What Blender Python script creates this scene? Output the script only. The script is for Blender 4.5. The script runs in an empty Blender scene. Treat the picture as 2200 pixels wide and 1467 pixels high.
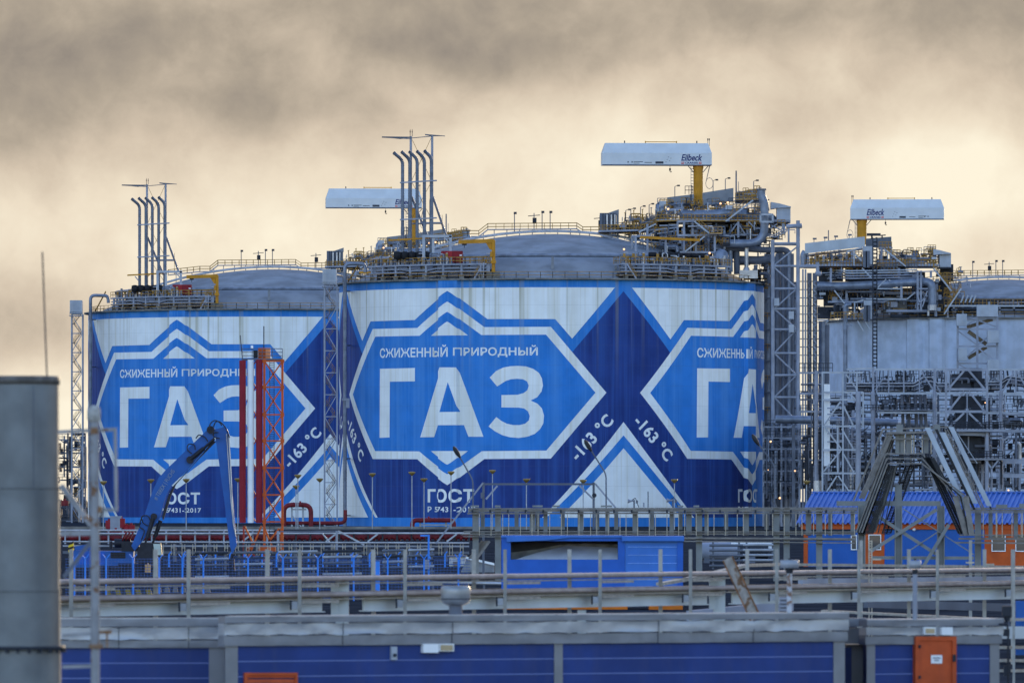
import bpy, bmesh, math, random
from mathutils import Vector, Matrix
from mathutils.geometry import tessellate_polygon
SC = bpy.context.scene
COL = SC.collection
rad = math.radians
RND = random.Random(11)
# ---------------------------------------------------------------- camera
F = 16160.0        # focal length in pixels of the 2200 px wide photograph
H0 = 1070.0        # horizon row of the photograph
CZ = 5.5           # camera height in metres
cam_d = bpy.data.cameras.new('camera')
cam = bpy.data.objects.new('camera', cam_d); COL.objects.link(cam)
cam.location = (0, 0, CZ); cam.rotation_euler = (rad(90), 0, 0)
cam_d.sensor_width = 36.0; cam_d.lens = 36.0 * F / 2200.0
cam_d.shift_x = 0.0; cam_d.shift_y = (H0 - 733.5) / 2200.0
cam_d.clip_start = 1.0; cam_d.clip_end = 30000.0
cam_d.dof.use_dof = True; cam_d.dof.focus_distance = 1480.0; cam_d.dof.aperture_fstop = 4.6
SC.camera = cam
SC.view_settings.view_transform = 'Standard'; SC.view_settings.look = 'None'
EXPO = 1.98; SC.view_settings.exposure = EXPO; SC.view_settings.gamma = 1.0
SC.cycles.max_bounces = 6
# ---------------------------------------------------------------- sun
SUN_EL, SUN_AZ = 9.0, 14.0        # low sun behind the plant, to the right of the view (degrees right of +Y)
sd = bpy.data.lights.new('sun', 'SUN'); so = bpy.data.objects.new('sun', sd); COL.objects.link(so)
sd.energy = 0.6; sd.angle = rad(12); sd.color = (1.0, 0.78, 0.5)
sv = Vector((math.sin(rad(SUN_AZ)) * math.cos(rad(SUN_EL)), math.cos(rad(SUN_AZ)) * math.cos(rad(SUN_EL)), math.sin(rad(SUN_EL))))
so.rotation_euler = sv.to_track_quat('Z', 'Y').to_euler(); so.location = (300, 300, 200)
# ---------------------------------------------------------------- sky
W = bpy.data.worlds.new('World'); SC.world = W; W.use_nodes = True
nt = W.node_tree; nt.nodes.clear()
def N(t, **kw):
    n = nt.nodes.new(t)
    for k, v in kw.items(): setattr(n, k, v)
    return n
def lk(a, b): nt.links.new(a, b)
def M(op, a, b=None, c=None, clamp=False):
    n = N('ShaderNodeMath', operation=op); n.use_clamp = clamp
    for i, x in enumerate((a, b, c)):
        if x is None: continue
        if isinstance(x, (int, float)): n.inputs[i].default_value = x
        else: lk(x, n.inputs[i])
    return n.outputs[0]
def MIX(f, a, b):
    n = N('ShaderNodeMix', data_type='RGBA'); n.clamp_factor = True
    for s, x in ((n.inputs[0], f), (n.inputs[6], a), (n.inputs[7], b)):
        if isinstance(x, (int, float)): s.default_value = x
        elif isinstance(x, tuple): s.default_value = (*x, 1)
        else: lk(x, s)
    return n.outputs[2]
def MR(v, a, b, c=0.0, d=1.0, smooth=True):
    n = N('ShaderNodeMapRange', interpolation_type='SMOOTHSTEP' if smooth else 'LINEAR')
    lk(v, n.inputs[0])
    for i, x in enumerate((a, b, c, d)): n.inputs[i + 1].default_value = x
    return n.outputs[0]
sky = N('ShaderNodeTexSky', sky_type='NISHITA'); sky.sun_disc = False
sky.sun_elevation = rad(SUN_EL); sky.sun_rotation = rad(SUN_AZ)
SKY_STRENGTH = 0.15; sky.ozone_density = 2.2; sky.dust_density = 0.6
tc = N('ShaderNodeTexCoord'); sx = N('ShaderNodeSeparateXYZ'); lk(tc.outputs['Generated'], sx.inputs[0])
dx, dy, dz = sx.outputs
dyc = M('MAXIMUM', dy, 0.05)
# cloud deck: a direction-space noise that thickens to a grey shelf above and thins to a bright band above the plant
K = F / 2200.0
cu = M('MULTIPLY', M('DIVIDE', dx, dyc), K); cv = M('MULTIPLY', M('DIVIDE', dz, dyc), K)
cmb = N('ShaderNodeCombineXYZ'); lk(cu, cmb.inputs[0]); lk(cv, cmb.inputs[1])
def noise(scale, detail, rough, sxyz=(1, 1, 1), dist=0.0, off=(0, 0, 0)):
    mp = N('ShaderNodeMapping'); lk(cmb.outputs[0], mp.inputs[0]); mp.inputs['Scale'].default_value = sxyz; mp.inputs['Location'].default_value = off
    n = N('ShaderNodeTexNoise'); lk(mp.outputs[0], n.inputs['Vector'])
    n.inputs['Scale'].default_value = scale; n.inputs['Detail'].default_value = detail; n.inputs['Roughness'].default_value = rough; n.inputs['Distortion'].default_value = dist
    return n.outputs['Fac']
big = noise(2.6, 7, 0.52, (1, 1.15, 1), 0.15, (3.1, 0.4, 0))
mid = noise(7.5, 7, 0.58, (1, 1.05, 1), 0.2, (1.7, 5.2, 0))
fin = noise(19.0, 6, 0.6, (1, 1, 1), 0.3, (7.7, 2.2, 0))
def blob(px, py, rx, ry, amp):
    a = M('DIVIDE', M('SUBTRACT', cu, (px - 1100) / 2200.0), rx / 2200.0)
    b = M('DIVIDE', M('SUBTRACT', cv, (H0 - py) / 2200.0), ry / 2200.0)
    d = M('SQRT', M('ADD', M('MULTIPLY', a, a), M('MULTIPLY', b, b)))
    return M('MULTIPLY', MR(d, 0.0, 1.0, 1.0, 0.0), amp)
val = M('ADD', M('MULTIPLY', M('SUBTRACT', big, 0.5), 0.46), M('MULTIPLY', M('SUBTRACT', mid, 0.5), 0.44))
val = M('ADD', val, M('MULTIPLY', M('SUBTRACT', fin, 0.5), 0.24))
val = M('ADD', val, MR(cv, 0.22, 0.49, 0.90, 0.46))
for bl in [
        (60, 190, 700, 330, -0.27), (640, 235, 330, 100, -0.15), (1080, 110, 420, 110, -0.14), (1250, 325, 480, 190, 0.20), (1330, 310, 300, 140, 0.07), (2030, 350, 420, 230, 0.21), (2060, 370, 300, 170, 0.05), (500, 480, 420, 190, 0.08),
        (1790, 470, 260, 120, -0.14), (2170, 540, 240, 130, -0.15), (40, 690, 430, 230, -0.27), (150, 900, 320, 180, 0.20), (1900, 130, 480, 150, 0.12), (900, 280, 150, 90, -0.05)]:
    val = M('ADD', val, blob(*bl))
rp = N('ShaderNodeValToRGB'); lk(val, rp.inputs[0])
el = rp.color_ramp.elements
stops = [(0.0, (0.125, 0.112, 0.108)), (0.22, (0.235, 0.207, 0.186)), (0.42, (0.43, 0.365, 0.288)), (0.60, (0.66, 0.552, 0.428)), (0.78, (0.85, 0.735, 0.57)), (1.0, (1.0, 0.91, 0.72))]
el[0].position = stops[0][0]; el[0].color = (*stops[0][1], 1)
el[1].position = stops[-1][0]; el[1].color = (*stops[-1][1], 1)
for p, c in stops[1:-1]:
    e = el.new(p); e.color = (*c, 1)
front = M('MULTIPLY', MR(dy, 0.25, 0.75), MR(dz, 0.65, 0.25))
bgs = N('ShaderNodeBackground'); tint = N('ShaderNodeMix', data_type='RGBA', blend_type='MULTIPLY'); tint.inputs[0].default_value = 1.0; lk(sky.outputs[0], tint.inputs[6]); tint.inputs[7].default_value = (1.14, 1.0, 1.06, 1); lk(tint.outputs[2], bgs.inputs[0]); bgs.inputs[1].default_value = SKY_STRENGTH
bgc = N('ShaderNodeBackground'); lk(rp.outputs[0], bgc.inputs[0]); bgc.inputs[1].default_value = 1.0 / 2 ** EXPO
mx = N('ShaderNodeMixShader'); lk(front, mx.inputs[0]); lk(bgs.outputs[0], mx.inputs[1]); lk(bgc.outputs[0], mx.inputs[2])
ow = N('ShaderNodeOutputWorld'); lk(mx.outputs[0], ow.inputs[0])
# ---------------------------------------------------------------- helpers
def P(px, py, Y): return Vector(((px - 1100) / F * Y, Y, CZ + (H0 - py) / F * Y))
def PX(px, Y): return (px - 1100) / F * Y
def PZ(py, Y): return CZ + (H0 - py) / F * Y
def S(n, Y): return n / F * Y
BASE = {}; CH = {}
class MB:
    """collects shapes in world coordinates; build() links them as ONE mesh object"""
    def __init__(s): s.v = []; s.f = []; s.m = []; s.s = []; s.pc = []; s.thick = 0
    def add(s, vs, fs, m=0, smooth=False):
        o = len(s.v); s.v.extend([tuple(x) for x in vs]); s.pc.append((o, len(s.f), len(s.f) + len(fs)))
        for f in fs: s.f.append([i + o for i in f]); s.m.append(m); s.s.append(smooth)
        return s
    def box(s, c, d, rz=0.0, m=0):
        hx, hy, hz = d[0] / 2, d[1] / 2, d[2] / 2; ca, sa = math.cos(rz), math.sin(rz)
        vs = []
        for z in (-hz, hz):
            for x, y in ((-hx, -hy), (hx, -hy), (hx, hy), (-hx, hy)):
                vs.append((c[0] + x * ca - y * sa, c[1] + x * sa + y * ca, c[2] + z))
        return s.add(vs, [(0, 3, 2, 1), (4, 5, 6, 7), (0, 1, 5, 4), (1, 2, 6, 5), (2, 3, 7, 6), (3, 0, 4, 7)], m)
    def beam(s, p, q, w, h=None, m=0):
        p, q = Vector(p), Vector(q); d = (q - p)
        if d.length < 1e-6: return s
        d.normalize(); h = w if h is None else h
        up = Vector((0, 0, 1)) if abs(d.z) < 0.95 else Vector((0, 1, 0))
        a = d.cross(up).normalized(); b = a.cross(d).normalized()
        a = a * (w / 2); b = b * (h / 2)
        vs = [p - a - b, p + a - b, p + a + b, p - a + b, q - a - b, q + a - b, q + a + b, q - a + b]
        return s.add(vs, [(0, 3, 2, 1), (4, 5, 6, 7), (0, 1, 5, 4), (1, 2, 6, 5), (2, 3, 7, 6), (3, 0, 4, 7)], m)
    def path(s, pts, r, n=8, m=0, caps=True, r_list=None):
        pts = [Vector(p) for p in pts]; L = len(pts); rings = []; ref = None
        for i, p in enumerate(pts):
            d = (pts[min(i + 1, L - 1)] - pts[max(i - 1, 0)]).normalized()
            if ref is None:
                up = Vector((0, 0, 1)) if abs(d.z) < 0.9 else Vector((1, 0, 0))
                ref = d.cross(up).normalized()
            a = (ref - d * ref.dot(d)).normalized(); ref = a; b = d.cross(a)
            k = 1.0
            if 0 < i < L - 1:
                d1 = (p - pts[i - 1]).normalized(); c = max(0.5, d.dot(d1)); k = 1 / c if c < 0.999 else 1
                k = min(k, 1.15)
            rr = (r_list[i] if r_list else r) * k
            rings.append([p + (a * math.cos(2 * math.pi * j / n) + b * math.sin(2 * math.pi * j / n)) * rr for j in range(n)])
        vs = [x for rg in rings for x in rg]; fs = []
        for i in range(L - 1):
            for j in range(n): fs.append((i * n + j, i * n + (j + 1) % n, (i + 1) * n + (j + 1) % n, (i + 1) * n + j))
        s.add(vs, fs, m, True)
        if caps: s.add(rings[0], [tuple(range(n))[::-1]], m); s.add(rings[-1], [tuple(range(n))], m)
        return s
    def tube(s, p, q, r, n=8, m=0, r2=None, caps=True): return s.path([p, q], r, n, m, caps, [r, r2 if r2 is not None else r])
    def pipe(s, pts, r, n=8, m=0, bend=None, k=5):
        return s.path(rounded(pts, bend if bend else 2.2 * r, k), r, n, m)
    def lathe(s, prof, c, n=24, m=0, smooth=True, a0=0.0, a1=2 * math.pi):
        vs = []; full = abs(a1 - a0 - 2 * math.pi) < 1e-6; k = n if full else n + 1
        for (r, z) in prof:
            for j in range(k):
                a = a0 + (a1 - a0) * j / n; vs.append((c[0] + r * math.cos(a), c[1] + r * math.sin(a), c[2] + z))
        fs = []
        for i in range(len(prof) - 1):
            for j in range(n):
                j2 = (j + 1) % k; fs.append((i * k + j, i * k + j2, (i + 1) * k + j2, (i + 1) * k + j))
        return s.add(vs, fs, m, smooth)
    def prism(s, poly, vec, m=0):
        """poly: list of 3D points (planar), extruded by vec"""
        poly = [Vector(p) for p in poly]; n = len(poly); vec = Vector(vec)
        vs = poly + [p + vec for p in poly]
        fs = [tuple(range(n))[::-1], tuple(range(n, 2 * n))] + [(i, (i + 1) % n, n + (i + 1) % n, n + i) for i in range(n)]
        return s.add(vs, fs, m)
    def rail(s, p, q, h=1.1, step=1.5, t=0.07, m=0, rails=2, post_only=False):
        p, q = Vector(p), Vector(q); L = (q - p).length; n = max(1, int(round(L / step)))
        if s.thick: t = max(t, s.thick)
        for i in range(n + 1):
            a = p.lerp(q, i / n); s.beam(a, a + Vector((0, 0, h)), t, m=m)
        for k in range(rails):
            z = Vector((0, 0, h * (k + 1) / rails)); s.beam(p + z, q + z, t, m=m)
        return s
    def sheet(s, quad, m=0): return s.add(quad, [(0, 1, 2, 3)], m)
    def pieces(s):
        """shapes that touch (by their boxes) belong to one piece"""
        bb = []
        for i, (o, f0, f1) in enumerate(s.pc):
            e = s.pc[i + 1][0] if i + 1 < len(s.pc) else len(s.v); q = s.v[o:e]
            bb.append([min(x[k] for x in q) - 0.03 for k in range(3)] + [max(x[k] for x in q) + 0.03 for k in range(3)])
        par = list(range(len(bb)))
        def find(i):
            while par[i] != i: par[i] = par[par[i]]; i = par[i]
            return i
        order = sorted(range(len(bb)), key=lambda i: bb[i][0]); act = []
        for i in order:
            b = bb[i]; act = [j for j in act if bb[j][3] >= b[0]]
            for j in act:
                c = bb[j]
                if c[1] <= b[4] and b[1] <= c[4] and c[2] <= b[5] and b[2] <= c[5]: par[find(i)] = find(j)
            act.append(i)
        gr = {}
        for i in range(len(bb)): gr.setdefault(find(i), []).append(i)
        out = []
        for ids in gr.values():
            m = MB()
            for i in sorted(ids):
                o, f0, f1 = s.pc[i]; e = s.pc[i + 1][0] if i + 1 < len(s.pc) else len(s.v); n = len(m.v)
                m.pc.append((n, len(m.f), len(m.f) + f1 - f0)); m.v.extend(s.v[o:e])
                for f in range(f0, f1): m.f.append([x - o + n for x in s.f[f]]); m.m.append(s.m[f]); m.s.append(s.s[f])
            out.append(m)
        return sorted(out, key=lambda m: -len(m.v))
    def build(s, name, mats, parent=None, base=None, split=True):
        if parent is not None and split and 1 < len(s.pc) < 4000:
            ps = s.pieces()
            if 1 < len(ps) <= 100:
                return [p.build(name, mats, parent, base, False) for p in ps][0]
        mats = mats if isinstance(mats, (list, tuple)) else [mats]
        b = Vector(BASE[parent.name]) if parent is not None else (Vector(base) if base is not None else s.bottom())
        me = bpy.data.meshes.new(name)
        me.from_pydata([(x[0] - b.x, x[1] - b.y, x[2] - b.z) for x in s.v], [], s.f)
        for mm in mats: me.materials.append(mm)
        me.polygons.foreach_set('material_index', s.m); me.polygons.foreach_set('use_smooth', s.s)
        me.update()
        o = bpy.data.objects.new(name, me); COL.objects.link(o); BASE[o.name] = tuple(b)
        if parent is not None: o.parent = parent; CH.setdefault(parent.name, []).append(o)
        else: o.location = b
        return o
    def bottom(s):
        xs = [x[0] for x in s.v]; ys = [x[1] for x in s.v]; zs = [x[2] for x in s.v]
        return Vector(((min(xs) + max(xs)) / 2, (min(ys) + max(ys)) / 2, min(zs)))
def rounded(pts, r, k=5):
    pts = [Vector(p) for p in pts]; out = [pts[0]]
    for i in range(1, len(pts) - 1):
        a, b, c = pts[i - 1], pts[i], pts[i + 1]
        d1 = (a - b); d2 = (c - b); t = min(r, d1.length * 0.49, d2.length * 0.49)
        p1 = b + d1.normalized() * t; p2 = b + d2.normalized() * t
        for j in range(k + 1):
            u = j / k; out.append((1 - u) ** 2 * p1 + 2 * u * (1 - u) * b + u * u * p2)
    out.append(pts[-1]); return out
def tag(o, label=None, cat=None, group=None, kind=None):
    if label: o['label'] = label
    if cat: o['category'] = cat
    if group: o['group'] = group
    if kind: o['kind'] = kind
    return o
def thing(name, label, cat, base, group=None):
    o = bpy.data.objects.new(name, None); COL.objects.link(o); o.location = base; BASE[o.name] = tuple(base)
    o.empty_display_size = 0.5
    return tag(o, label, cat, group)
def copy_tree(o, shift, label=None, group=None, parent=None):
    c = o.copy(); COL.objects.link(c)
    if parent is not None:
        c.parent = parent; CH.setdefault(parent.name, []).append(c)
    else:
        c.location = Vector(o.location) + Vector(shift)
        if label: c['label'] = label
        if group: c['group'] = group
    BASE[c.name] = tuple(Vector(BASE[o.name]) + Vector(shift))
    for ch in list(CH.get(o.name, [])): copy_tree(ch, shift, parent=c)
    return c
# ---------------------------------------------------------------- materials
MATS = {}
def mat(name, col, rough=0.6, metal=0.0, var=0.18, scale=1.5, streak=0.0, streak_col=None, streak_scale=1.2, stretch=(1, 1, 0.04), rust=0.0, rust_col=(0.16, 0.075, 0.03), rust_scale=3.0, bump=0.0, bscale=8.0, emit=None, estr=0.0, spec=0.22, fine=0.0, fine_col=None, joints=False, stain=0.0):
    if name in MATS: return MATS[name]
    m = bpy.data.materials.new(name); m.use_nodes = True; t = m.node_tree; nd = t.nodes
    b = nd['Principled BSDF']; b.inputs['Roughness'].default_value = rough; b.inputs['Metallic'].default_value = metal; b.inputs['Specular IOR Level'].default_value = spec
    tcn = nd.new('ShaderNodeTexCoord'); base = None
    def nz(sc, det, stv=(1, 1, 1)):
        mp = nd.new('ShaderNodeMapping'); mp.inputs['Scale'].default_value = stv; t.links.new(tcn.outputs['Object'], mp.inputs[0])
        n = nd.new('ShaderNodeTexNoise'); n.inputs['Scale'].default_value = sc; n.inputs['Detail'].default_value = det; t.links.new(mp.outputs[0], n.inputs['Vector']); return n.outputs['Fac']
    def ramp(fac, a, bb, c0, c1):
        r = nd.new('ShaderNodeMapRange'); r.interpolation_type = 'SMOOTHSTEP'; t.links.new(fac, r.inputs[0])
        r.inputs[1].default_value = a; r.inputs[2].default_value = bb; r.inputs[3].default_value = c0; r.inputs[4].default_value = c1; return r.outputs[0]
    def mix(fac, a, bb):
        x = nd.new('ShaderNodeMix'); x.data_type = 'RGBA'
        t.links.new(fac, x.inputs[0])
        for sck, vv in ((x.inputs[6], a), (x.inputs[7], bb)):
            if isinstance(vv, tuple): sck.default_value = (*vv, 1)
            else: t.links.new(vv, sck)
        return x.outputs[2]
    lo = tuple(max(0, c * (1 - var)) for c in col); hi = tuple(min(1, c * (1 + var)) for c in col)
    out = mix(ramp(nz(scale, 5), 0.3, 0.7, 0, 1), lo, hi)
    if streak > 0:
        sc = streak_col or tuple(c * 0.6 for c in col)
        out = mix(ramp(nz(streak_scale, 4, stretch), 0.46, 0.68, 0, streak), out, sc)
        if fine: out = mix(ramp(nz(streak_scale * 5, 4, stretch), 0.5, 0.72, 0, streak * fine), out, fine_col or sc)
    if joints or stain:
        sp = nd.new('ShaderNodeSeparateXYZ'); t.links.new(tcn.outputs['Object'], sp.inputs[0])
    if stain > 0:      # run-off below the rim: narrow vertical streaks that thin out downwards
        ms = nd.new('ShaderNodeMath'); ms.operation = 'MULTIPLY'
        t.links.new(ramp(sp.outputs[2], 24.0, 48.0, 0, stain), ms.inputs[0]); t.links.new(ramp(nz(0.85, 5, (1, 1, 0.004)), 0.56, 0.70, 0, 1), ms.inputs[1])
        out = mix(ms.outputs[0], out, (0.30, 0.28, 0.17))
    if joints:         # pour joints of the wall
        fr = nd.new('ShaderNodeMath'); fr.operation = 'FRACT'; dv = nd.new('ShaderNodeMath'); dv.operation = 'DIVIDE'; dv.inputs[1].default_value = 3.9
        t.links.new(sp.outputs[2], dv.inputs[0]); t.links.new(dv.outputs[0], fr.inputs[0]); dk = nd.new('ShaderNodeMapRange'); t.links.new(fr.outputs[0], dk.inputs[0])
        dk.inputs[1].default_value = 0.025; dk.inputs[2].default_value = 0.03; dk.inputs[3].default_value = 0.13; dk.inputs[4].default_value = 0.0
        out = mix(dk.outputs[0], out, (0.10, 0.11, 0.13))
    if rust > 0:
        out = mix(ramp(nz(rust_scale, 6), 0.62 - 0.25 * rust, 0.70 - 0.2 * rust, 0, 0.9), out, rust_col)
    t.links.new(out, b.inputs['Base Color'])
    if bump > 0:
        bp = nd.new('ShaderNodeBump'); bp.inputs['Strength'].default_value = bump; bp.inputs['Distance'].default_value = 0.1
        t.links.new(nz(bscale, 4), bp.inputs['Height']); t.links.new(bp.outputs[0], b.inputs['Normal'])
    if emit:
        b.inputs['Emission Color'].default_value = (*emit, 1); b.inputs['Emission Strength'].default_value = estr
    MATS[name] = m; return m
galv = mat('galvanised_steel', (0.30, 0.325, 0.37), 0.5, 0.25, 0.18, 0.8)
steel = mat('grey_painted_steel', (0.235, 0.26, 0.325), 0.5, 0.0, 0.18, 0.5, streak=0.3, streak_col=(0.30, 0.31, 0.33))
steel_white = mat('pale_painted_steel', (0.33, 0.365, 0.42), 0.5, 0.0, 0.12, 0.5, streak=0.25, streak_col=(0.45, 0.45, 0.45))
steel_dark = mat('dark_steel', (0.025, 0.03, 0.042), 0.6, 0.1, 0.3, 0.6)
steel_mid = mat('slate_grey_paint', (0.10, 0.115, 0.15), 0.55, 0.0, 0.2, 0.5)
pipe_blue = mat('insulated_pipe_cladding', (0.16, 0.19, 0.25), 0.42, 0.3, 0.22, 0.7)
pipe_light = mat('bright_pipe_cladding', (0.38, 0.39, 0.42), 0.35, 0.45, 0.2, 0.7)
yellow = mat('safety_yellow_paint', (0.44, 0.20, 0.010), 0.5, 0, 0.15, 0.6, streak=0.3, streak_col=(0.42, 0.2, 0.03))
ochre = mat('weathered_yellow_rail', (0.30, 0.165, 0.035), 0.65, 0, 0.3, 1.2)
black = mat('black_rubber_insulation', (0.012, 0.013, 0.017), 0.7, 0, 0.3, 2)
white = mat('white_paint', (0.74, 0.77, 0.80), 0.45, 0, 0.05, 0.6)
red = mat('red_cabin_paint', (0.22, 0.008, 0.018), 0.5, 0, 0.15, 0.8)
redpipe = mat('dark_red_pipe_paint', (0.13, 0.009, 0.016), 0.5, 0, 0.25, 1.5)
orange = mat('orange_paint', (0.45, 0.075, 0.010), 0.5, 0, 0.15, 1.0)
concrete = mat('dome_concrete', (0.21, 0.225, 0.25), 0.85, 0, 0.22, 0.16, streak=0.35, streak_col=(0.16, 0.16, 0.16), streak_scale=0.4, stretch=(1, 1, 3), bump=0.2, bscale=0.5)
concrete_rim = mat('rim_concrete', (0.17, 0.165, 0.155), 0.9, 0, 0.3, 0.5)
glow = mat('lit_lamp_glass', (1, 0.8, 0.5), 0.4, 0, 0, 1, emit=(1.0, 0.42, 0.12), estr=0.5)
# ---------------------------------------------------------------- ground
gm = mat('gravel_yard', (0.030, 0.034, 0.042), 1.0, 0, 0.4, 0.25, bump=0.4, bscale=1.5, spec=0.0)
g = MB(); nx, ny = 24, 30
for j in range(ny):
    for i in range(nx):
        x0, x1 = -6000 + 12000 * i / nx, -6000 + 12000 * (i + 1) / nx; y0, y1 = -200 + 12000 * (j / ny) ** 2, -200 + 12000 * ((j + 1) / ny) ** 2
        g.add([(x0, y0, 0), (x1, y0, 0), (x1, y1, 0), (x0, y1, 0)], [(0, 1, 2, 3)])
tag(g.build('ground', gm, base=(0, 0, 0)), kind='structure')
# ---------------------------------------------------------------- storage tanks
TR, TH = 42.3, 47.85
D2 = 1500.0; C2 = Vector((PX(1185, D2), D2, 0))
D1 = 1714.0; C1 = Vector((PX(589, D1), D1, -0.5))
D3 = 1790.0; C3 = Vector((PX(2155, D3), D3, -0.6))
def hit(px, py, C=C2, R=TR):
    """pixel -> (angle, height) on the near wall of a tank"""
    a = (px - 1100) / F
    A = 1 + a * a; B = -2 * (a * C.x + C.y); Cc = C.x ** 2 + C.y ** 2 - R * R
    disc = max(0.0, B * B - 4 * A * Cc); Y = (-B - math.sqrt(disc)) / (2 * A)
    return math.atan2(a * Y - C.x, C.y - Y), CZ + (H0 - py) / F * Y
A0 = hit(965, 850)[0]; A1 = hit(1608, 850)[0]; XM = (A0 + A1) / 2; PER = A1 - A0
HALF = rad(2.7)
def rr(th):
    for c in (A0 - PER, A0, A1):
        d = abs(th - c)
        if d < HALF: return TR + 0.75
        if d < HALF + rad(0.5): return TR + 0.75 * (1 - (d - HALF) / rad(0.5))
    return TR
def c2(x, y): return hit(680 + x / 2.717, 600 + y / 2.717)
def c3(x, y): return hit(1180 + x / 2.717, 600 + y / 2.717)
CUTS = sorted(set([round(k * 1.0, 3) for k in range(-180, 181)] + [round(math.degrees(c + s * h), 3) for c in (A0 - PER, A0, A1) for s in (-1, 1) for h in (HALF, HALF + rad(0.5))]))
CUTS = [rad(c) for c in CUTS]
class Mural:
    """flat (angle*R, height) polygons cut into narrow strips and wrapped on the wall, a couple of centimetres proud"""
    def __init__(s): s.items = []
    def tri(s, verts, faces, m, lay):
        bm = bmesh.new(); vs = [bm.verts.new((x * TR, z, 0)) for x, z in verts]
        for f in faces:
            try: bm.faces.new([vs[i] for i in f])
            except ValueError: pass
        lo = min(x for x, z in verts); hi = max(x for x, z in verts)
        for c in CUTS:
            if lo < c < hi:
                bmesh.ops.bisect_plane(bm, geom=bm.verts[:] + bm.edges[:] + bm.faces[:], dist=1e-5, plane_co=(c * TR, 0, 0), plane_no=(1, 0, 0))
        bm.verts.index_update()
        s.items.append(([(v.co.x / TR, v.co.y) for v in bm.verts], [[v.index for v in f.verts] for f in bm.faces], m, lay)); bm.free()
    def poly(s, loops, m, lay):
        pts = [Vector((x, z, 0)) for lp in loops for x, z in lp]
        s.tri([(p.x, p.y) for p in pts], tessellate_polygon([[Vector((x * TR, z, 0)) for x, z in lp] for lp in loops]), m, lay)
    def sym(s, half, c, m, lay):
        s.poly([[(c + a, z) for a, z in half] + [(c - a, z) for a, z in reversed(half) if a > 1e-6]], m, lay)
    def write(s, mb, C):
        for vs, fs, m, lay in s.items:
            out = []
            for th, z in vs:
                r = rr(th) + 0.02 * lay; out.append((C.x + r * math.sin(th), C.y - r * math.cos(th), C.z + z))
            mb.add(out, fs, m)
def dense(pts, n=10):
    out = []
    for i, (x, y) in enumerate(pts[:-1]):
        x2, y2 = pts[i + 1]
        for k in range(n): out.append((x + (x2 - x) * k / n, y + (y2 - y) * k / n))
    out.append(pts[-1]); return out
def half_rel(f, pts, c, n=10): return [(max(0.0, f(*p)[0] - c), f(*p)[1]) for p in dense(pts, n)]
def text2d(txt, bold=0.02, space=1.0):
    cu_ = bpy.data.curves.new('lettering', 'FONT'); cu_.body = txt; cu_.size = 1.0; cu_.offset = bold; cu_.space_character = space; cu_.resolution_u = 4
    ob = bpy.data.objects.new('lettering', cu_); COL.objects.link(ob)
    dg = bpy.context.evaluated_depsgraph_get(); dg.update()
    me = ob.evaluated_get(dg).to_mesh()
    vs = [(v.co.x, v.co.y) for v in me.vertices]; fs = [list(p.vertices) for p in me.polygons]
    ob.evaluated_get(dg).to_mesh_clear(); bpy.data.objects.remove(ob); bpy.data.curves.remove(cu_)
    xs = [v[0] for v in vs]; ys = [v[1] for v in vs]; x0, x1, y0, y1 = min(xs), max(xs), min(ys), max(ys)
    return [((x - x0) / (x1 - x0), (y - y0) / (y1 - y0)) for x, y in vs], fs, (x1 - x0) / (y1 - y0)
BLUE, NAVY, WHT = 0, 1, 2
MU = Mural()
em_out = half_rel(c2, [(778, 130), (980, 279), (1368, 277), (1692, 661), (1368, 1045), (980, 1048), (779, 1200)], A0)
em_in = half_rel(c2, [(778, 190), (963, 325), (1340, 323), (1628, 661), (1342, 998), (965, 1002), (779, 1136)], A0)
em_t = half_rel(c2, [(778, 247), (885, 327)], A0); em_b = half_rel(c2, [(885, 1001), (779, 1081)], A0)
for L_ in (em_out, em_in): L_[0] = (0.0, L_[0][1]); L_[-1] = (0.0, L_[-1][1])
em_t[0] = (0.0, em_t[0][1]); em_b[-1] = (0.0, em_b[-1][1])
ztop = c2(1400, 47)[1]; zband = c2(1200, 1390)[1]
field = half_rel(c2, [(778, 68), (998, 232), (1393, 232), (1492, 346)], A0); field[0] = (0.0, field[0][1])
cend = c3(383, 49)[0] - A0
fe = [(field[-1][0] + (cend - field[-1][0]) * k / 10, field[-1][1] + (ztop - field[-1][1]) * k / 10) for k in range(1, 11)]
field = field + fe + [(0.0, ztop)]
nv = [(XM - hit(1180 + x / 2.717, 600 + y / 2.717)[0], hit(1180 + x / 2.717, 600 + y / 2.717)[1]) for x, y in dense([(434, 70), (100, 465)], 8)]
nv[0] = (0.0, nv[0][1])
zmid = c2(1692, 661)[1]
navy_half = nv + [(PER / 2, zmid), (PER / 2, zband), (0.0, zband)]
def chev(pts):
    h = [(max(0, c3(*p)[0] - XM), c3(*p)[1]) for p in dense(pts, 10)]; h[0] = (0.0, h[0][1])
    (a1, z1), (a2, z2) = h[-2], h[-1]; k = (zband - z2) / (z2 - z1)
    h.append((a2 + (a2 - a1) * k, zband)); h.append((0.0, zband)); return h
ch_w = chev([(434, 832), (805, 1335)]); ch_b = chev([(434, 910), (776, 1335)][:1] + [(782, 1335)]); ch_i = chev([(434, 985), (722, 1335)])
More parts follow.
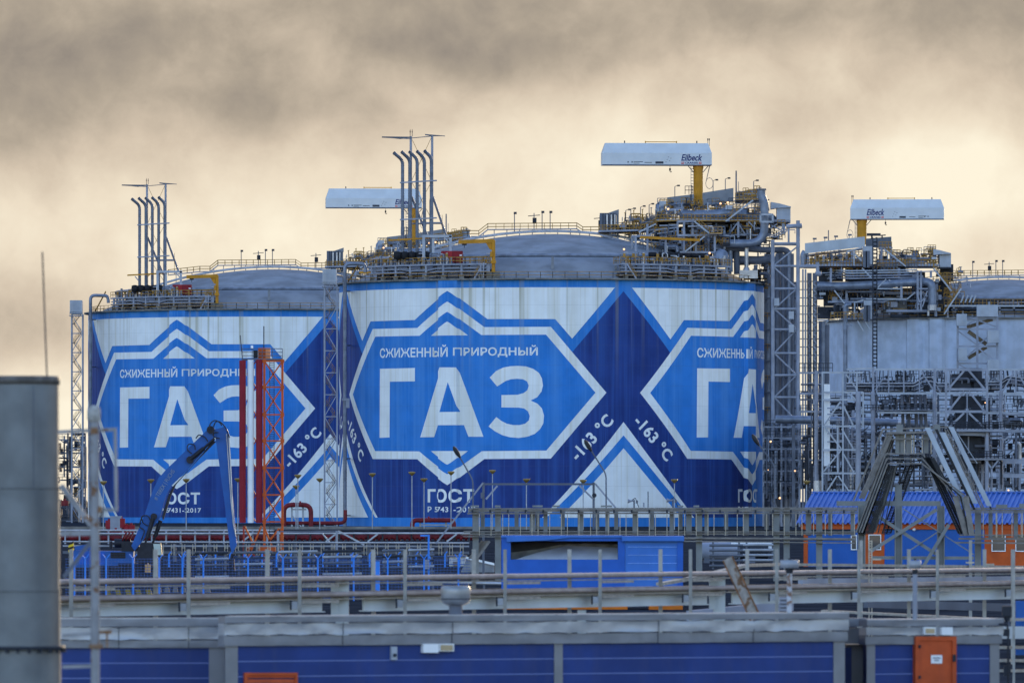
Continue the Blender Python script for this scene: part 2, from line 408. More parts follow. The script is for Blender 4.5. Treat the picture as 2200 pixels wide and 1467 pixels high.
gaz = {'G': [[(372, 522), (576, 517), (576, 595), (430, 597), (428, 922), (370, 924)]],
       'A': [[(730, 514), (826, 514), (975, 918), (888, 918), (862, 850), (710, 851), (688, 920), (607, 921)], [(778, 600), (730, 774), (840, 773)]],
       'Z': [[(1012, 573), (1048, 535), (1090, 515), (1130, 507), (1175, 505), (1222, 508), (1265, 522), (1298, 545), (1316, 578), (1322, 620), (1313, 655), (1288, 688), (1250, 707),
              (1290, 725), (1316, 753), (1328, 795), (1324, 840), (1305, 874), (1275, 901), (1230, 918), (1180, 925), (1130, 921), (1085, 909), (1042, 886), (1005, 858), (1050, 803),
              (1080, 826), (1112, 842), (1150, 850), (1185, 850), (1218, 842), (1240, 822), (1245, 797), (1235, 770), (1212, 753), (1180, 748), (1080, 747), (1080, 675), (1175, 673), (1210, 663),
              (1232, 645), (1239, 620), (1230, 596), (1206, 583), (1170, 580), (1135, 583), (1105, 593), (1055, 625)]]}
def emblem(c, full=True):
    MU.sym(field, c, WHT, 2)
    MU.sym(em_out, c, WHT, 2); MU.sym(em_in, c, BLUE, 3); MU.sym(em_t, c, WHT, 4); MU.sym(em_b, c, WHT, 4)
    sh = c - A0
    for k in gaz:
        MU.poly([[(c2(*p)[0] + sh, c2(*p)[1]) for p in (dense(lp + lp[:1], 4)[:-1] if k != 'Z' else lp)] for lp in gaz[k]], WHT, 4)
    def put(txt, xa, xb, ytop, ybot, bold, space=1.0, lay=4):
        v, f, _ = text2d(txt, bold, space); ta, tb = c2(xa, ytop)[0] + sh, c2(xb, ytop)[0] + sh; zb, zt = c2((xa + xb) / 2, ybot)[1], c2((xa + xb) / 2, ytop)[1]
        MU.tri([(ta + (tb - ta) * x, zb + (zt - zb) * y) for x, y in v], f, WHT, lay)
    put('СЖИЖЕННЫЙ', 372, 778, 384, 455, 0.022, 1.02); put('ПРИРОДНЫЙ', 808, 1292, 384, 454, 0.022, 1.02)
    put('ГОСТ', 650, 920, 1222, 1302, 0.035, 1.1, 3); put('Р 57431-2017', 650, 928, 1325, 1358, 0.022, 1.1, 3)
def saltire(c):
    MU.sym(navy_half, c, NAVY, 1); MU.sym(ch_w, c, WHT, 2); MU.sym(ch_b, c, BLUE, 3); MU.sym(ch_i, c, WHT, 4)
    for sgn, ctr in ((-1, c3(248, 920)), (1, c3(612, 925))):
        v, f, asp = text2d('-163 °C', 0.03, 1.08); hh = 2.55; ww = hh * asp * 0.97; a = rad(47) * -sgn
        u0 = (ctr[0] - XM + c) * TR; z0 = ctr[1]
        MU.tri([((u0 + (x - 0.5) * ww * math.cos(a) - (y - 0.5) * hh * math.sin(a)) / TR, z0 + (x - 0.5) * ww * math.sin(a) + (y - 0.5) * hh * math.cos(a)) for x, y in v], f, WHT, 3)
emblem(A0); emblem(A1); saltire(XM); saltire(XM - PER); MU.sym(field, A0 - PER, WHT, 2); MU.sym(em_out, A0 - PER, WHT, 2); MU.sym(em_in, A0 - PER, BLUE, 3)
w_blue = mat('mural_blue', (0.028, 0.182, 0.55), 0.55, 0, 0.10, 0.25, streak=0.55, streak_col=(0.075, 0.25, 0.60), streak_scale=0.45, stretch=(1, 1, 0.02), spec=0.06, fine=0.9, joints=True, stain=0.35)
w_navy = mat('mural_navy', (0.020, 0.044, 0.19), 0.55, 0, 0.12, 0.25, streak=0.55, streak_col=(0.035, 0.10, 0.34), streak_scale=0.5, stretch=(1, 1, 0.02), spec=0.06, fine=0.9, joints=True, stain=0.35)
w_white = mat('mural_white', (0.73, 0.77, 0.79), 0.6, 0, 0.05, 0.3, streak=0.38, streak_col=(0.56, 0.55, 0.46), streak_scale=0.5, stretch=(1, 1, 0.015), spec=0.06, fine=0.9, fine_col=(0.52, 0.50, 0.38), joints=True, stain=0.75)
w_conc = mat('tank_concrete', (0.42, 0.485, 0.60), 0.8, 0, 0.13, 0.35, streak=0.3, streak_col=(0.34, 0.35, 0.37), streak_scale=0.5, stretch=(1, 1, 0.03), bump=0.1, bscale=0.4)
DOME_R = 85.0; DOME_TOP = 58.1
def dome_z(r): return DOME_TOP - (DOME_R - math.sqrt(DOME_R ** 2 - r * r))
def build_tank(C, label, painted):
    t = thing('storage_tank', label, 'storage tank', C, 'domed gas storage tanks')
    w = MB(); th = [c for c in CUTS[:-1]]
    if not painted:
        pil = [rad(-29 + 90 * k) for k in range(-1, 3)]
    ring = []
    for z in (0.0, TH):
        for a in th:
            r = rr(a) if painted else TR + (0.75 if any(abs(a - p) < rad(2.6) for p in PIL3) else 0)
            ring.append((C.x + r * math.sin(a), C.y - r * math.cos(a), C.z + z))
    n = len(th); w.add(ring, [(i, (i + 1) % n, n + (i + 1) % n, n + i) for i in range(n)], 0)
    if painted: MU.write(w, C)
    w.build('wall', [w_blue, w_navy, w_white] if painted else w_conc, t)
    r = MB()
    r.lathe([(TR - 1.2, TH - 0.02), (TR + 0.95, TH - 0.02), (TR + 0.95, TH + 0.28), (TR - 0.6, TH + 0.28), (TR - 0.6, TH + 0.05), (40.0, TH + 0.05)], C, 120, smooth=False)
    r.build('rim', concrete_rim, t)
    d = MB(); d.lathe([(rd, dome_z(rd)) for rd in (40.2, 38, 35, 31, 27, 22, 17, 12, 8, 4, 0.01)], C, 96)
    d.lathe([(40.2, TH), (40.2, dome_z(40.2))], C, 96)
    d.build('dome_roof', concrete, t)
    p = MB(); n = 72
    ringp = [Vector((C.x + 36 * math.sin(2 * math.pi * k / n), C.y - 36 * math.cos(2 * math.pi * k / n), C.z + 52.75)) for k in range(n + 1)]
    p.path(ringp, 0.36, 8, 0, caps=False)
    for k in range(0, n, 4): p.beam(ringp[k] - Vector((0, 0, 2.7)), ringp[k] - Vector((0, 0, 0.2)), 0.5, 0.5, 1)
    p.build('ring_pipe', [pipe_blue, concrete], t)
    f = MB(); n = 110
    for k in range(n):
        a, b = 2 * math.pi * k / n, 2 * math.pi * (k + 1) / n
        pa = Vector((C.x + 41.6 * math.sin(a), C.y - 41.6 * math.cos(a), C.z + TH + 0.3)); pb = Vector((C.x + 41.6 * math.sin(b), C.y - 41.6 * math.cos(b), C.z + TH + 0.3))
        f.rail(pa, pb, 1.25, 2.4, 0.1)
    f.build('edge_railing', ochre, t)
    # walkway over the dome crown, with railings
    k = MB(); kr = MB()
    prof = [(-24, 56.7), (-16.8, 57.5), (-14.5, 57.5), (-12.7, 58.9), (5.0, 59.05), (6.2, 58.25), (22, 58.4)]
    pts = []
    Y0 = -3.0
    for x, up in prof: pts.append(Vector((C.x + x, C.y + Y0, C.z + up)))
    for a, b in zip(pts[:-1], pts[1:]):
        k.beam(a, b, 1.6, 0.18, 0)
        nn = max(1, int((b - a).length / 2.5))
        for i in range(nn):
            q = a.lerp(b, (i + .5) / nn); zz = C.z + dome_z(math.hypot(q.x - C.x, Y0))
            k.beam((q.x, q.y, zz - 0.1), (q.x, q.y, q.z - 0.05), 0.16, m=0)
        for yy in (-0.75, 0.75): kr.rail(a + Vector((0, yy, 0)), b + Vector((0, yy, 0)), 1.2, 1.6, 0.1)
    k.build('crown_walkway', steel, t); kr.build('walkway_railing', ochre, t)
    q = MB()   # pipes laid over the dome under the walkway
    for yy, up in ((-5.5, 0.5), (-4.6, 0.7), (-1.0, 0.6)):
        q.path([(C.x + x, C.y + yy, C.z + dome_z(math.hypot(x, yy)) + up) for x in range(-34, 24, 3)], 0.16, 6)
    q.build('dome_pipe', pipe_light, t)
    return t
PIL3 = [rad(-33), rad(57), rad(147), rad(-123), math.asin(max(-1, min(1, (1993 - 2155) / 381.0)))]
tank_mid = build_tank(C2, 'nearest painted domed tank, blue and white, showing two emblems with a dark blue cross between', True)
tank_left = build_tank(C1, 'blue and white painted domed tank at the left, partly behind the nearer painted tank', True)
tank_far = build_tank(C3, 'unpainted pale concrete domed tank cut by the right edge of the photo', False)
# ---------------------------------------------------------------- things on the tank roofs
def K(ox, oy, s): return lambda x, y: (ox + x / s, oy + y / s)
k2 = K(680, 260, 3.667); k3 = K(1240, 280, 4.075); k4 = K(1640, 400, 3.861); k5 = K(1640, 760, 3.861)
def pol(C, th, r, z): return Vector((C.x + r * math.sin(th), C.y - r * math.cos(th), C.z + z))
def flat_text(mb, txt, o, ux, uz, w, h, bold=0.02, m=0, shear=0.0, space=1.0):
    v, f, _ = text2d(txt, bold, space); o = Vector(o); ux = Vector(ux); uz = Vector(uz)
    mb.add([o + ux * (x * w + shear * y * h) + uz * (y * h) for x, y in v], f, m)
def stairs(mst, mrl, p, q, w=1.0, m=0, n=None, across=Vector((0, 1, 0))):
    p, q = Vector(p), Vector(q); a = across * (w / 2); n = n or max(4, int((q - p).length / 0.42))
    for sg in (-1, 1): mst.beam(p + a * sg, q + a * sg, 0.09, 0.28, m); mrl.rail(p + a * sg, q + a * sg, 1.1, 1.3, 0.07)
    for i in range(n):
        c = p.lerp(q, (i + .5) / n); mst.box(c, (0.3, w, 0.05), m=m)
T2 = lambda k, Y: (lambda x, y, dy=0.0: P(*k(x, y), Y + dy))
# ---- five-pipe vent stack with its supporting mast
def build_stack():
    Y = 1473.0; v = T2(k2, Y)
    b = v(800, 1100); t = thing('vent_stack', 'five bent vent pipes on a grey mast', 'vent stack', b, 'five-pipe vent stacks on the tank roofs')
    bx = [678, 735, 793, 850, 905]; ty = [310, 305, 300, 295, 290]; tip = [(610, 252), (672, 245), (733, 243), (793, 240), (852, 237)]
    for i in range(5):
        m = MB(); m.pipe([v(bx[i], 1085), v(bx[i], ty[i]), v(*tip[i], -1.2)], 0.33, 10, 0, 0.9)
        d = (v(*tip[i], -1.2) - v(bx[i], ty[i])).normalized(); m.tube(v(*tip[i], -1.2) - d * 0.25, v(*tip[i], -1.2) + d * 0.02, 0.36, 10)
        m.tube(v(*tip[i], -1.2) + d * 0.0, v(*tip[i], -1.2) + d * 0.03, 0.26, 10, 1)
        for yy in range(330, 1050, 20): m.tube(v(bx[i], yy), v(bx[i], yy + 5), 0.365, 10)
        m.build('vent_pipe', [mat('vent_pipe_paint', (0.13, 0.155, 0.205), 0.5, 0.1, 0.2, 0.8), black], t)
        vb = MB(); c = v(bx[i] - 40, 1058, -2.0); vb.lathe([(0.25, -0.85), (0.72, -0.7), (0.78, 0), (0.72, 0.6), (0.25, 0.75)], c, 14); vb.tube(c - Vector((0, 0, 1.3)), c, 0.2, 8)
        vb.build('relief_valve', black, t)
    m = MB()
    for x, y0 in ((743, 122), (911, 116)):
        m.tube(v(x, y0, 1.2), v(x, 1110, 1.2), 0.25, 10)
        m.tube(v(x - 14, 620, 1.1), v(x - 14, 1110, 1.1), 0.2, 8)
    for a, c in (((750, 600), (885, 935)), ((918, 600), (1022, 905))): m.tube(v(*a, 1.3), v(*c, 5.5), 0.24, 8)
    m.tube(v(850, 805, 3.5), v(985, 805, 3.5), 0.2, 8); m.tube(v(755, 810, 3), v(985, 805, 3.5), 0.16, 8)
    m.build('mast', steel, t)
    m = MB()
    for y0, y1 in ((487, 470), (778, 764)):
        for dy in (-0.5, 0.5): m.beam(v(657, y0, dy), v(948, y1, dy), 0.16, 0.28)
    m.build('tie_beam', steel, t)
    m = MB()
    for a, c in (((515, 130), (745, 142)), ((515, 126), (745, 128)), ((745, 136), (900, 122)), ((855, 107), (1012, 120)), ((855, 110), (911, 120))): m.beam(v(*a, 1), v(*c, 1), 0.14, 0.14)
    m.add([v(515, 128, 1), v(660, 144, 1), v(745, 134, 1), v(745, 127, 1)], [(0, 1, 2, 3)]); m.add([v(855, 107, 1), v(911, 122, 1), v(1012, 121, 1), v(1012, 119, 1)], [(0, 1, 2, 3)])
    m.build('wind_arm', steel_mid, t)
    m = MB()
    for a, c in (((755, 150), (905, 470)), ((905, 130), (750, 470)), ((750, 480), (905, 770)), ((905, 480), (750, 770)), ((755, 780), (900, 1000)), ((990, 740), (990, 900))): m.tube(v(*a, 1.3), v(*c, 1.3), 0.045, 5)
    m.build('stay_cable', ochre, t)
    m = MB()
    for x in (738, 754): m.tube(v(x, 122, 1), v(x, 92, 1), 0.06, 6); m.tube(v(x, 92, 1), v(x, 66, 1), 0.11, 8, r2=0.03)
    m.build('lightning_rod', steel_dark, t)
    m = MB()
    m.beam(v(832, 908, -3), v(1068, 908, -3), 0.5); m.beam(v(845, 905, -3), v(845, 1232, -3), 0.55); m.beam(v(1055, 905, -3), v(1055, 1110, -3), 0.5); m.beam(v(919, 912, -2.6), v(919, 1110, -2.6), 0.5)
    m.beam(v(1005, 915, -3), v(1048, 960, -3), 0.25); m.beam(v(850, 1060, -3), v(885, 1125, -3), 0.2); m.beam(v(840, 1060, -3), v(805, 1120, -3), 0.2)
    m.build('portal_frame', steel_white, t)
    m = MB(); m.beam(v(570, 940, -2), v(900, 922, -2), 0.35, 0.3); m.beam(v(640, 950, -2), v(668, 985, -2), 0.22, m=1); m.beam(v(752, 950, -2), v(790, 920, -2), 0.22); m.build('hoist_beam', [yellow, steel], t)
    return t
SH = C1 - C2
stack = build_stack(); stack['label'] = 'taller five-pipe vent stack with wind arms, on the nearest painted tank'
# ---- pipe deck curved along the rim
def arc_deck(name, label, group, th0, th1, zd, legs, extra=None):
    C = C2; t = thing(name, label, 'pipe deck', pol(C, (th0 + th1) / 2, 39, TH), group)
    n = 14; angs = [th0 + (th1 - th0) * i / n for i in range(n + 1)]
    m = MB()
    for a, b in zip(angs[:-1], angs[1:]):
        ps = [pol(C, a, 41.3, zd), pol(C, b, 41.3, zd), pol(C, b, 37, zd), pol(C, a, 37, zd)]
        m.prism(ps, (0, 0, -0.3))
    m.build('deck', steel, t)
    for i in range(legs):
        m = MB(); a = th0 + (th1 - th0) * (i + 0.3) / (legs - 0.4)
        for r in (41.0, 37.8): m.tube(pol(C, a, r, TH + 0.2), pol(C, a, r, zd - 0.25), 0.24, 8)
        m.box(pol(C, a, 41.0, TH + 0.65), (0.9, 0.9, 0.9), 0, 1)
        m.build('leg', [steel, concrete_rim], t)
    m = MB()
    for r, dz in ((41.0, -0.9), (41.1, -1.5), (40.2, -0.7), (39.4, -1.1), (38.5, -1.9), (40.6, -2.3)):
        m.path([pol(C, a, r, zd + dz - (0.35 if (i % 9) > 5 else 0)) for i, a in enumerate(angs)], 0.11 + 0.05 * RND.random(), 6, 0)
    m.build('pipe_run', steel, t)
    m = MB()
    for i in range(26):
        a = th0 + (th1 - th0) * RND.random(); r = 37.5 + 2.6 * RND.random()
        m.box(pol(C, a, r, TH + 0.4 + 1.6 * RND.random()), (0.5 + RND.random() * 1.6, 0.8, 0.4 + RND.random() * 1.0), -a)
    m.build('equipment_under_deck', steel_dark, t)
    m = MB()
    for a, b in zip(angs[:-1], angs[1:]): m.rail(pol(C, a, 41.2, zd), pol(C, b, 41.2, zd), 1.25, 0.9, 0.12); m.rail(pol(C, a, 37.1, zd), pol(C, b, 37.1, zd), 1.25, 1.1, 0.12)
    m.build('railing', ochre, t)
    m = MB(); my = MB()
    for i in range(90):
        a = th0 + (th1 - th0) * RND.random(); r = 37.6 + 3.0 * RND.random()
        if math.radians(-31) < a < math.radians(-19): continue
        p = pol(C, a, r, zd); h = 0.5 + RND.random() * 1.7
        if RND.random() < 0.5: m.tube(p, p + Vector((0, 0, h)), 0.1 + 0.16 * RND.random(), 7, RND.choice((0, 0, 1)))
        else: m.pipe([p, p + Vector((0, 0, h)), p + Vector((RND.uniform(-1.6, 1.6), 0, h))], 0.1 + 0.08 * RND.random(), 6, RND.choice((0, 1)))
        if RND.random() < 0.45: my.box(p + Vector((0, 0, h * 0.8)), (0.5, 0.4, 0.6))
    m.build('pipework', [pipe_blue, pipe_light], t); my.build('valve_actuator', ochre, t)
    if extra: extra(t)
    return t
def thp(px, r=41): return hit(px, 600, C2, r)[0]
ZD = 51.1
def ex_left(t):
    m = MB(); mr = MB(); C = C2
    stairs(m, mr, pol(C, thp(1036), 40.5, ZD), pol(C, thp(1019), 41, TH + 0.3), 1.0)
    m.build('stair', steel, t); mr.build('stair_railing', ochre, t)
    m = MB()
    stairs(m, MB(), pol(C, thp(772), 40.5, ZD + 1.5), pol(C, thp(746), 41, TH + 0.3), 1.2)
    m.build('stair', ochre, t)
deck_l = arc_deck('pipe_deck', 'curved pipe deck under the vent stack on the nearest painted tank', 'pipe decks along the tank rims', thp(793), thp(1046), ZD, 8, ex_left)
def ex_right(t):
    m = MB(); mr = MB(); C = C2
    stairs(m, mr, pol(C, thp(1347), 40.8, ZD), pol(C, thp(1366), 41.2, TH + 0.3), 1.0)
    m.build('stair', steel, t); mr.build('stair_railing', ochre, t)
    for x in (660, 738, 815, 885, 955, 1020, 1085):
        m = MB(); c = pol(C, thp(k3(x, 0)[0], 38.5), 38.5, ZD + 2.0); m.lathe([(0.3, -0.55), (0.8, -0.5), (0.85, 0.2), (0.6, 0.35)], c, 12); m.tube(c - Vector((0, 0, 1.9)), c, 0.3, 8, 1); m.build('relief_valve', [black, pipe_blue], t)
deck_r = arc_deck('pipe_deck', 'pipe deck with black valves below the tall process platform of the nearest tank', 'pipe decks along the tank rims', thp(1333), thp(1567), ZD, 8, ex_right)
# ---- red cabin, yellow jib crane
def build_cabin():
    v = T2(k2, 1468.0); t = thing('equipment_cabin', 'dark red cabin', 'cabin', v(1065, 1117), 'red cabins on the pipe decks')
    m = MB(); a, b = v(982, 1116), v(1152, 1024); m.box(((a.x + b.x) / 2, a.y + 1.6, (a.z + b.z) / 2), (b.x - a.x, 3.2, b.z - a.z))
    for i in range(1, 9): x = a.x + (b.x - a.x) * i / 9; m.box((x, a.y - 0.03, (a.z + b.z) / 2), (0.06, 0.06, b.z - a.z - 0.2))
    m.build('body', red, t)
    m = MB(); m.box((v(1047, 0).x, a.y - 0.05, a.z + 1.2), (1.0, 0.08, 2.0)); m.build('door', mat('dark_red_door', (0.30, 0.015, 0.02), 0.5), t)
    m = MB(); m.box((v(1137, 0).x, a.y - 0.06, v(0, 1058).z), (0.5, 0.05, 0.22)); m.build('nameplate', white, t)
    return t
cabin = build_cabin(); cabin['label'] = 'larger dark red cabin on the nearest painted tank, right of its vent stack'
def build_jib():
    v = T2(k2, 1461.0); t = thing('jib_crane', 'yellow jib crane', 'jib crane', v(1394, 1235), 'yellow jib cranes at the tank rims')
    m = MB(); m.tube(v(1394, 1190), v(1394, 938), 0.36, 12); m.box(v(1394, 1110, -0.4), (1.0, 0.5, 0.6)); m.box(v(1378, 1050, -0.4), (0.5, 0.5, 1.0)); m.build('post', yellow, t)
    m = MB(); m.beam(v(1118, 953), v(1400, 945), 0.45, 0.75); m.prism([v(1335, 962), v(1382, 945), v(1382, 1015), v(1365, 1012)], (0, 0.4, 0)); m.build('arm', yellow, t)
    m = MB(); m.box(v(1165, 973), (0.9, 0.5, 0.3)); m.tube(v(1165, 975), v(1165, 1000), 0.06, 5); m.build('hoist', black, t)
    m = MB(); a, b = v(1338, 1236), v(1444, 1186); m.box(((a.x + b.x) / 2, a.y + 1.2, (a.z + b.z) / 2), (b.x - a.x, 2.4, b.z - a.z)); m.build('plinth', concrete_rim, t)
    m = MB(); m.rail(v(1310, 1115), v(1372, 1115), 1.2, 0.8, 0.08); m.box(v(1340, 1118, 0.8), (1.7, 1.6, 0.15)); m.beam(v(1315, 1115), v(1315, 1235), 0.25, m=1); m.box(v(1352, 1165, 0.5), (0.7, 0.7, 2.2), 0, 1); m.build('access_platform', [ochre, steel], t)
    return t
jib = build_jib(); jib['label'] = 'larger yellow jib crane beside the dome of the nearest painted tank'
# ---- gooseneck riser pipe at the left of each painted tank
def build_riser():
    Y = 1481.0; t = thing('riser_pipe', 'x', 'pipe', P(741, 1131, Y), 'gooseneck riser pipes up the tank walls')
    m = MB(); m.pipe([P(741, 1131, Y), P(741, 566, Y), P(784, 567, Y), P(785, 585, Y)], 0.36, 12, 0, 1.1)
    for y in range(580, 1120, 7): m.tube(P(741, y, Y), P(741, y + 2, Y), 0.39, 12)
    m.build('pipe', pipe_blue, t)
    for y in (626, 742, 985, 1107):
        m = MB(); m.beam(P(741, y, Y), P(752, y, Y + 4), 0.25); m.build('bracket', steel_mid, t)
    m = MB(); m.box(P(743, 858, Y), (1.5, 0.9, 0.5)); m.box(P(747, 868, Y), (0.7, 0.6, 1.5)); m.build('clamp', steel, t)
    return t
riser = build_riser(); riser['label'] = 'tall ringed riser pipe with gooseneck top on the nearest painted tank'
# ---- lattice stair tower with white top boxes
def build_tower():
    Y = 1474.0; t = thing('stair_tower', 'x', 'stair tower', P(713, 1133, Y), 'lattice stair towers beside the tanks')
    X = [P(x, 0, Y).x for x in (697, 711, 724)]; ztop = PZ(612, Y)
    for i, x in enumerate((X[0], X[2])):
        for dy in (0, 2.6):
            m = MB(); m.beam((x, Y + dy, 0), (x, Y + dy, ztop), 0.26); m.build('post', steel, t)
    m = MB(); n = 11
    for k in range(n + 1):
        z = ztop * k / n
        m.beam((X[0], Y, z), (X[2], Y, z), 0.16); m.beam((X[0], Y + 2.6, z), (X[2], Y + 2.6, z), 0.16)
        if k < n:
            z2 = ztop * (k + 1) / n; a, b = ((X[0], X[2]) if k % 2 else (X[2], X[0]))
            m.beam((a, Y - 0.02, z), (b, Y - 0.02, z2), 0.15); m.beam((X[0] - 0.0, Y + (2.6 if k % 2 else 0), z), (X[0], Y + (0 if k % 2 else 2.6), z2), 0.13)
    m.build('bracing', steel, t)
    m = MB(); mr = MB()
    for k in range(2 * n):
        z, z2 = ztop * k / (2 * n), ztop * (k + 1) / (2 * n); a, b = ((X[0] + .4, X[2] - .4) if k % 2 else (X[2] - .4, X[0] + .4))
        m.beam((a, Y + 1.3, z), (b, Y + 1.3, z2), 0.55, 0.14); m.box((b, Y + 1.3, z2), (0.7, 1.8, 0.1))
        mr.rail((a, Y + 0.9, z), (b, Y + 0.9, z2), 1.0, 0.8, 0.06)
    m.build('stair_flight', steel_mid, t); mr.build('stair_railing', ochre, t)
    m = MB(); z0 = PZ(610, Y); z1 = PZ(578, Y); x0, x1 = PX(693, Y), PX(723, Y); m.box(((x0 + x1) / 2, Y + 1.3, (z0 + z1) / 2), (x1 - x0, 3.4, z1 - z0))
    for i in range(1, 8): m.box((x0 + (x1 - x0) * i / 8, Y - 0.43, (z0 + z1) / 2), (0.05, 0.06, z1 - z0))
    m.build('top_box', steel_white, t)
    m = MB(); m.rail((x0, Y - 0.5, PZ(616, Y)), (x1, Y - 0.5, PZ(616, Y)), 0.9, 0.7, 0.08); m.box(((x0 + x1) / 2, Y + 1.2, PZ(616, Y)), (x1 - x0 + .3, 3.6, 0.15)); m.build('landing', steel, t)
    return t
tower = build_tower(); tower['label'] = 'lattice stair tower with white top box between the two painted tanks'
# ---- copies for the left tank
copy_tree(stack, SH, 'smaller five-pipe vent stack with wind arms, on the left painted tank')
copy_tree(deck_l, SH, 'curved pipe deck under the vent stack on the left painted tank')
copy_tree(cabin, SH, 'smaller dark red cabin on the left painted tank below its vent stack')
copy_tree(jib, SH, 'smaller yellow jib crane on the left painted tank')
copy_tree(riser, SH, 'ringed riser pipe with gooseneck top on the left painted tank')
copy_tree(tower, SH, 'lattice stair tower at the far left edge of the left painted tank')
# ---- pedestal cranes
navy_ink = mat('navy_lettering', (0.02, 0.03, 0.13), 0.5, 0, 0.05); red_ink = mat('red_lettering', (0.5, 0.02, 0.03), 0.5, 0, 0.05); black_ink = mat('dark_lettering', (0.03, 0.04, 0.06), 0.5, 0, 0.05)
boom_w = mat('crane_housing_paint', (0.52, 0.555, 0.585), 0.42, 0, 0.05, 0.4, streak=0.15, streak_col=(0.5, 0.52, 0.53))
def crane(label, x0, x1, yt, ymid, yb, xp, ypb, Y, yaw, left_long):
    """x0..x1 boom ends, yt ridge row, ymid knuckle row, yb bottom row, xp pedestal column, ypb pedestal foot row"""
    base = P(xp, ypb, Y); t = thing('pedestal_crane', label, 'crane', base, 'pedestal cranes with white boom housings')
    L = S(x1 - x0, Y) * 0.985; cx = PX((x0 + x1) / 2, Y); cxp = PX(xp, Y)
    z0, z1, z2 = PZ(yb, Y), PZ(ymid, Y), PZ(yt, Y)
    ca, sa = math.cos(yaw), math.sin(yaw)
    def w(x, y, z): X = cx - cxp + x; return Vector((cxp + X * ca - y * sa, Y + X * sa + y * ca, z))
    hw = 1.7; h = L / 2; i1 = S(7, Y)
    vs = [w(-h, -hw, z0), w(h, -hw, z0), w(h, hw, z0), w(-h, hw, z0), w(-h, -hw, z1), w(h, -hw, z1), w(h, hw, z1), w(-h, hw, z1), w(-h + i1, -0.7, z2), w(h - i1, -0.7, z2), w(h - i1, 0.7, z2), w(-h + i1, 0.7, z2)]
    m = MB(); m.add(vs, [(0, 3, 2, 1), (0, 1, 5, 4), (1, 2, 6, 5), (2, 3, 7, 6), (3, 0, 4, 7), (4, 5, 9, 8), (5, 6, 10, 9), (6, 7, 11, 10), (7, 4, 8, 11), (8, 9, 10, 11)])
    nb = 10
    bo = m.build('boom_housing', boom_w, t)
    m = MB()
    m.beam(w(-h, -hw - 0.01, z0 + 0.08), w(h, -hw - 0.01, z0 + 0.08), 0.06, 0.16); m.build('bottom_flange', steel_mid, t)
    m = MB(); r = S(10.2, Y)
    m.tube(base - Vector((0, 0, 1.5)), (cxp, Y, z0), r, 24); m.tube((cxp, Y, z0 - 0.7), (cxp, Y, z0), r * 1.12, 24); m.build('pedestal', yellow, t)
    m = MB()
    for sg in (-1, 1): m.beam((cxp + sg * r, Y - 0.2, z0 - 1.3), (cxp + sg * (r + 1.1), Y - 0.2, z0), 0.16)
    for k in range(14): zz = base.z + (z0 - base.z) * k / 14; m.box((cxp - r - 0.3, Y - 0.3, zz), (0.5, 0.5, 0.08))
    m.beam((cxp - r - 0.5, Y - 0.3, base.z), (cxp - r - 0.5, Y - 0.3, z0), 0.08); m.build('ladder', steel_mid, t)
    m = MB(); m.beam(w(-h * 0.2, 0, z2 + 0.28), w(h * 0.37, 0, z2 + 0.28), 0.14)
    for f in (-0.2, 0.37): m.beam(w(h * f, 0, z2), w(h * f, 0, z2 + 0.45), 0.2)
    m.build('top_rail', yellow, t)
    m = MB()
    for f in (-0.58, 0.74): m.beam(w(h * f, 0, z2), w(h * f, 0, z2 + 0.5), 0.22)
    e = 1 if left_long else -1
    for q in (0, 0.3): m.tube(w(e * (h - 0.35 - q), 0, z1 + 1), w(e * (h - 0.35 - q), 0, z2 + 0.7), 0.05, 5); m.tube(w(e * (h - 0.35 - q), 0, z2 + 0.6), w(e * (h - 0.35 - q), 0, z2 + 1.0), 0.12, 6)
    m.build('beacon', steel_dark, t)
    m = MB(); hx = 0.25 * h * e; m.tube(w(hx, 0, z0), w(hx, 0, z0 - 0.6), 0.04, 5); m.box(w(hx, 0, z0 - 0.75), (0.35, 0.35, 0.5)); m.pipe([w(hx, 0, z0 - 0.9), w(hx, 0, z0 - 1.25), w(hx + 0.25, 0, z0 - 1.3), w(hx + .3, 0, z0 - 1.1)], 0.07, 6); m.build('hook', steel_dark, t)
    m = MB(); cxl = cxp + e * (r + 1.5); m.path([(cxl - .2, Y, z0)] + [Vector((cxl - 0.2 + 0.75 * math.sin(a), Y, z0 - 2.4 - 1.1 * (1 - math.cos(a)))) for a in [math.pi * q / 6 for q in range(-3, 10)]] + [(cxl - .1, Y, z0)], 0.05, 5); m.build('festoon_cable', steel_mid, t)
    # lettering on the camera side of the housing
    def at_(fx): return w(fx * h, -hw - 0.03, z0)
    ux = Vector((ca, sa, 0)); uz = Vector((0, 0, 1)); H = z1 - z0
    m = MB(); o = at_(0.44 if left_long else -0.65)
    flat_text(m, 'Eilbeck', o + uz * H * 0.36, ux, uz, 4.1, H * 0.54, 0.024, 0, 0.22)
    flat_text(m, 'CRANES', o + ux * 0.75 + uz * H * 0.12, ux, uz, 2.6, H * 0.16, 0.03, 0)
    for q in (0, 1):
        for z in (0.12, 0.22): p = o + ux * (0 if q == 0 else 3.5) + uz * H * z; m.add([p, p + ux * 0.6, p + ux * 0.6 + uz * H * 0.055, p + uz * H * 0.055], [(0, 1, 2, 3)], 1)
    m.build('maker_lettering', [navy_ink, red_ink], t)
    m = MB(); o = at_(-0.03 if left_long else -0.03)
    def bar(dx_, z, ww, hh): p = o + ux * dx_ + uz * H * z; m.add([p, p + ux * ww, p + ux * ww + uz * hh, p + uz * hh], [(0, 1, 2, 3)])
    sgn = 1 if left_long else -1
    if left_long:
        bar(0, 0.13, 1.6, 0.45); marks = (-4.4, -3.6, -2.2, 2.0)
    else:
        bar(0.9, 0.13, 1.5, 0.42); marks = (6.4, 5.6, 3.2, -0.8)
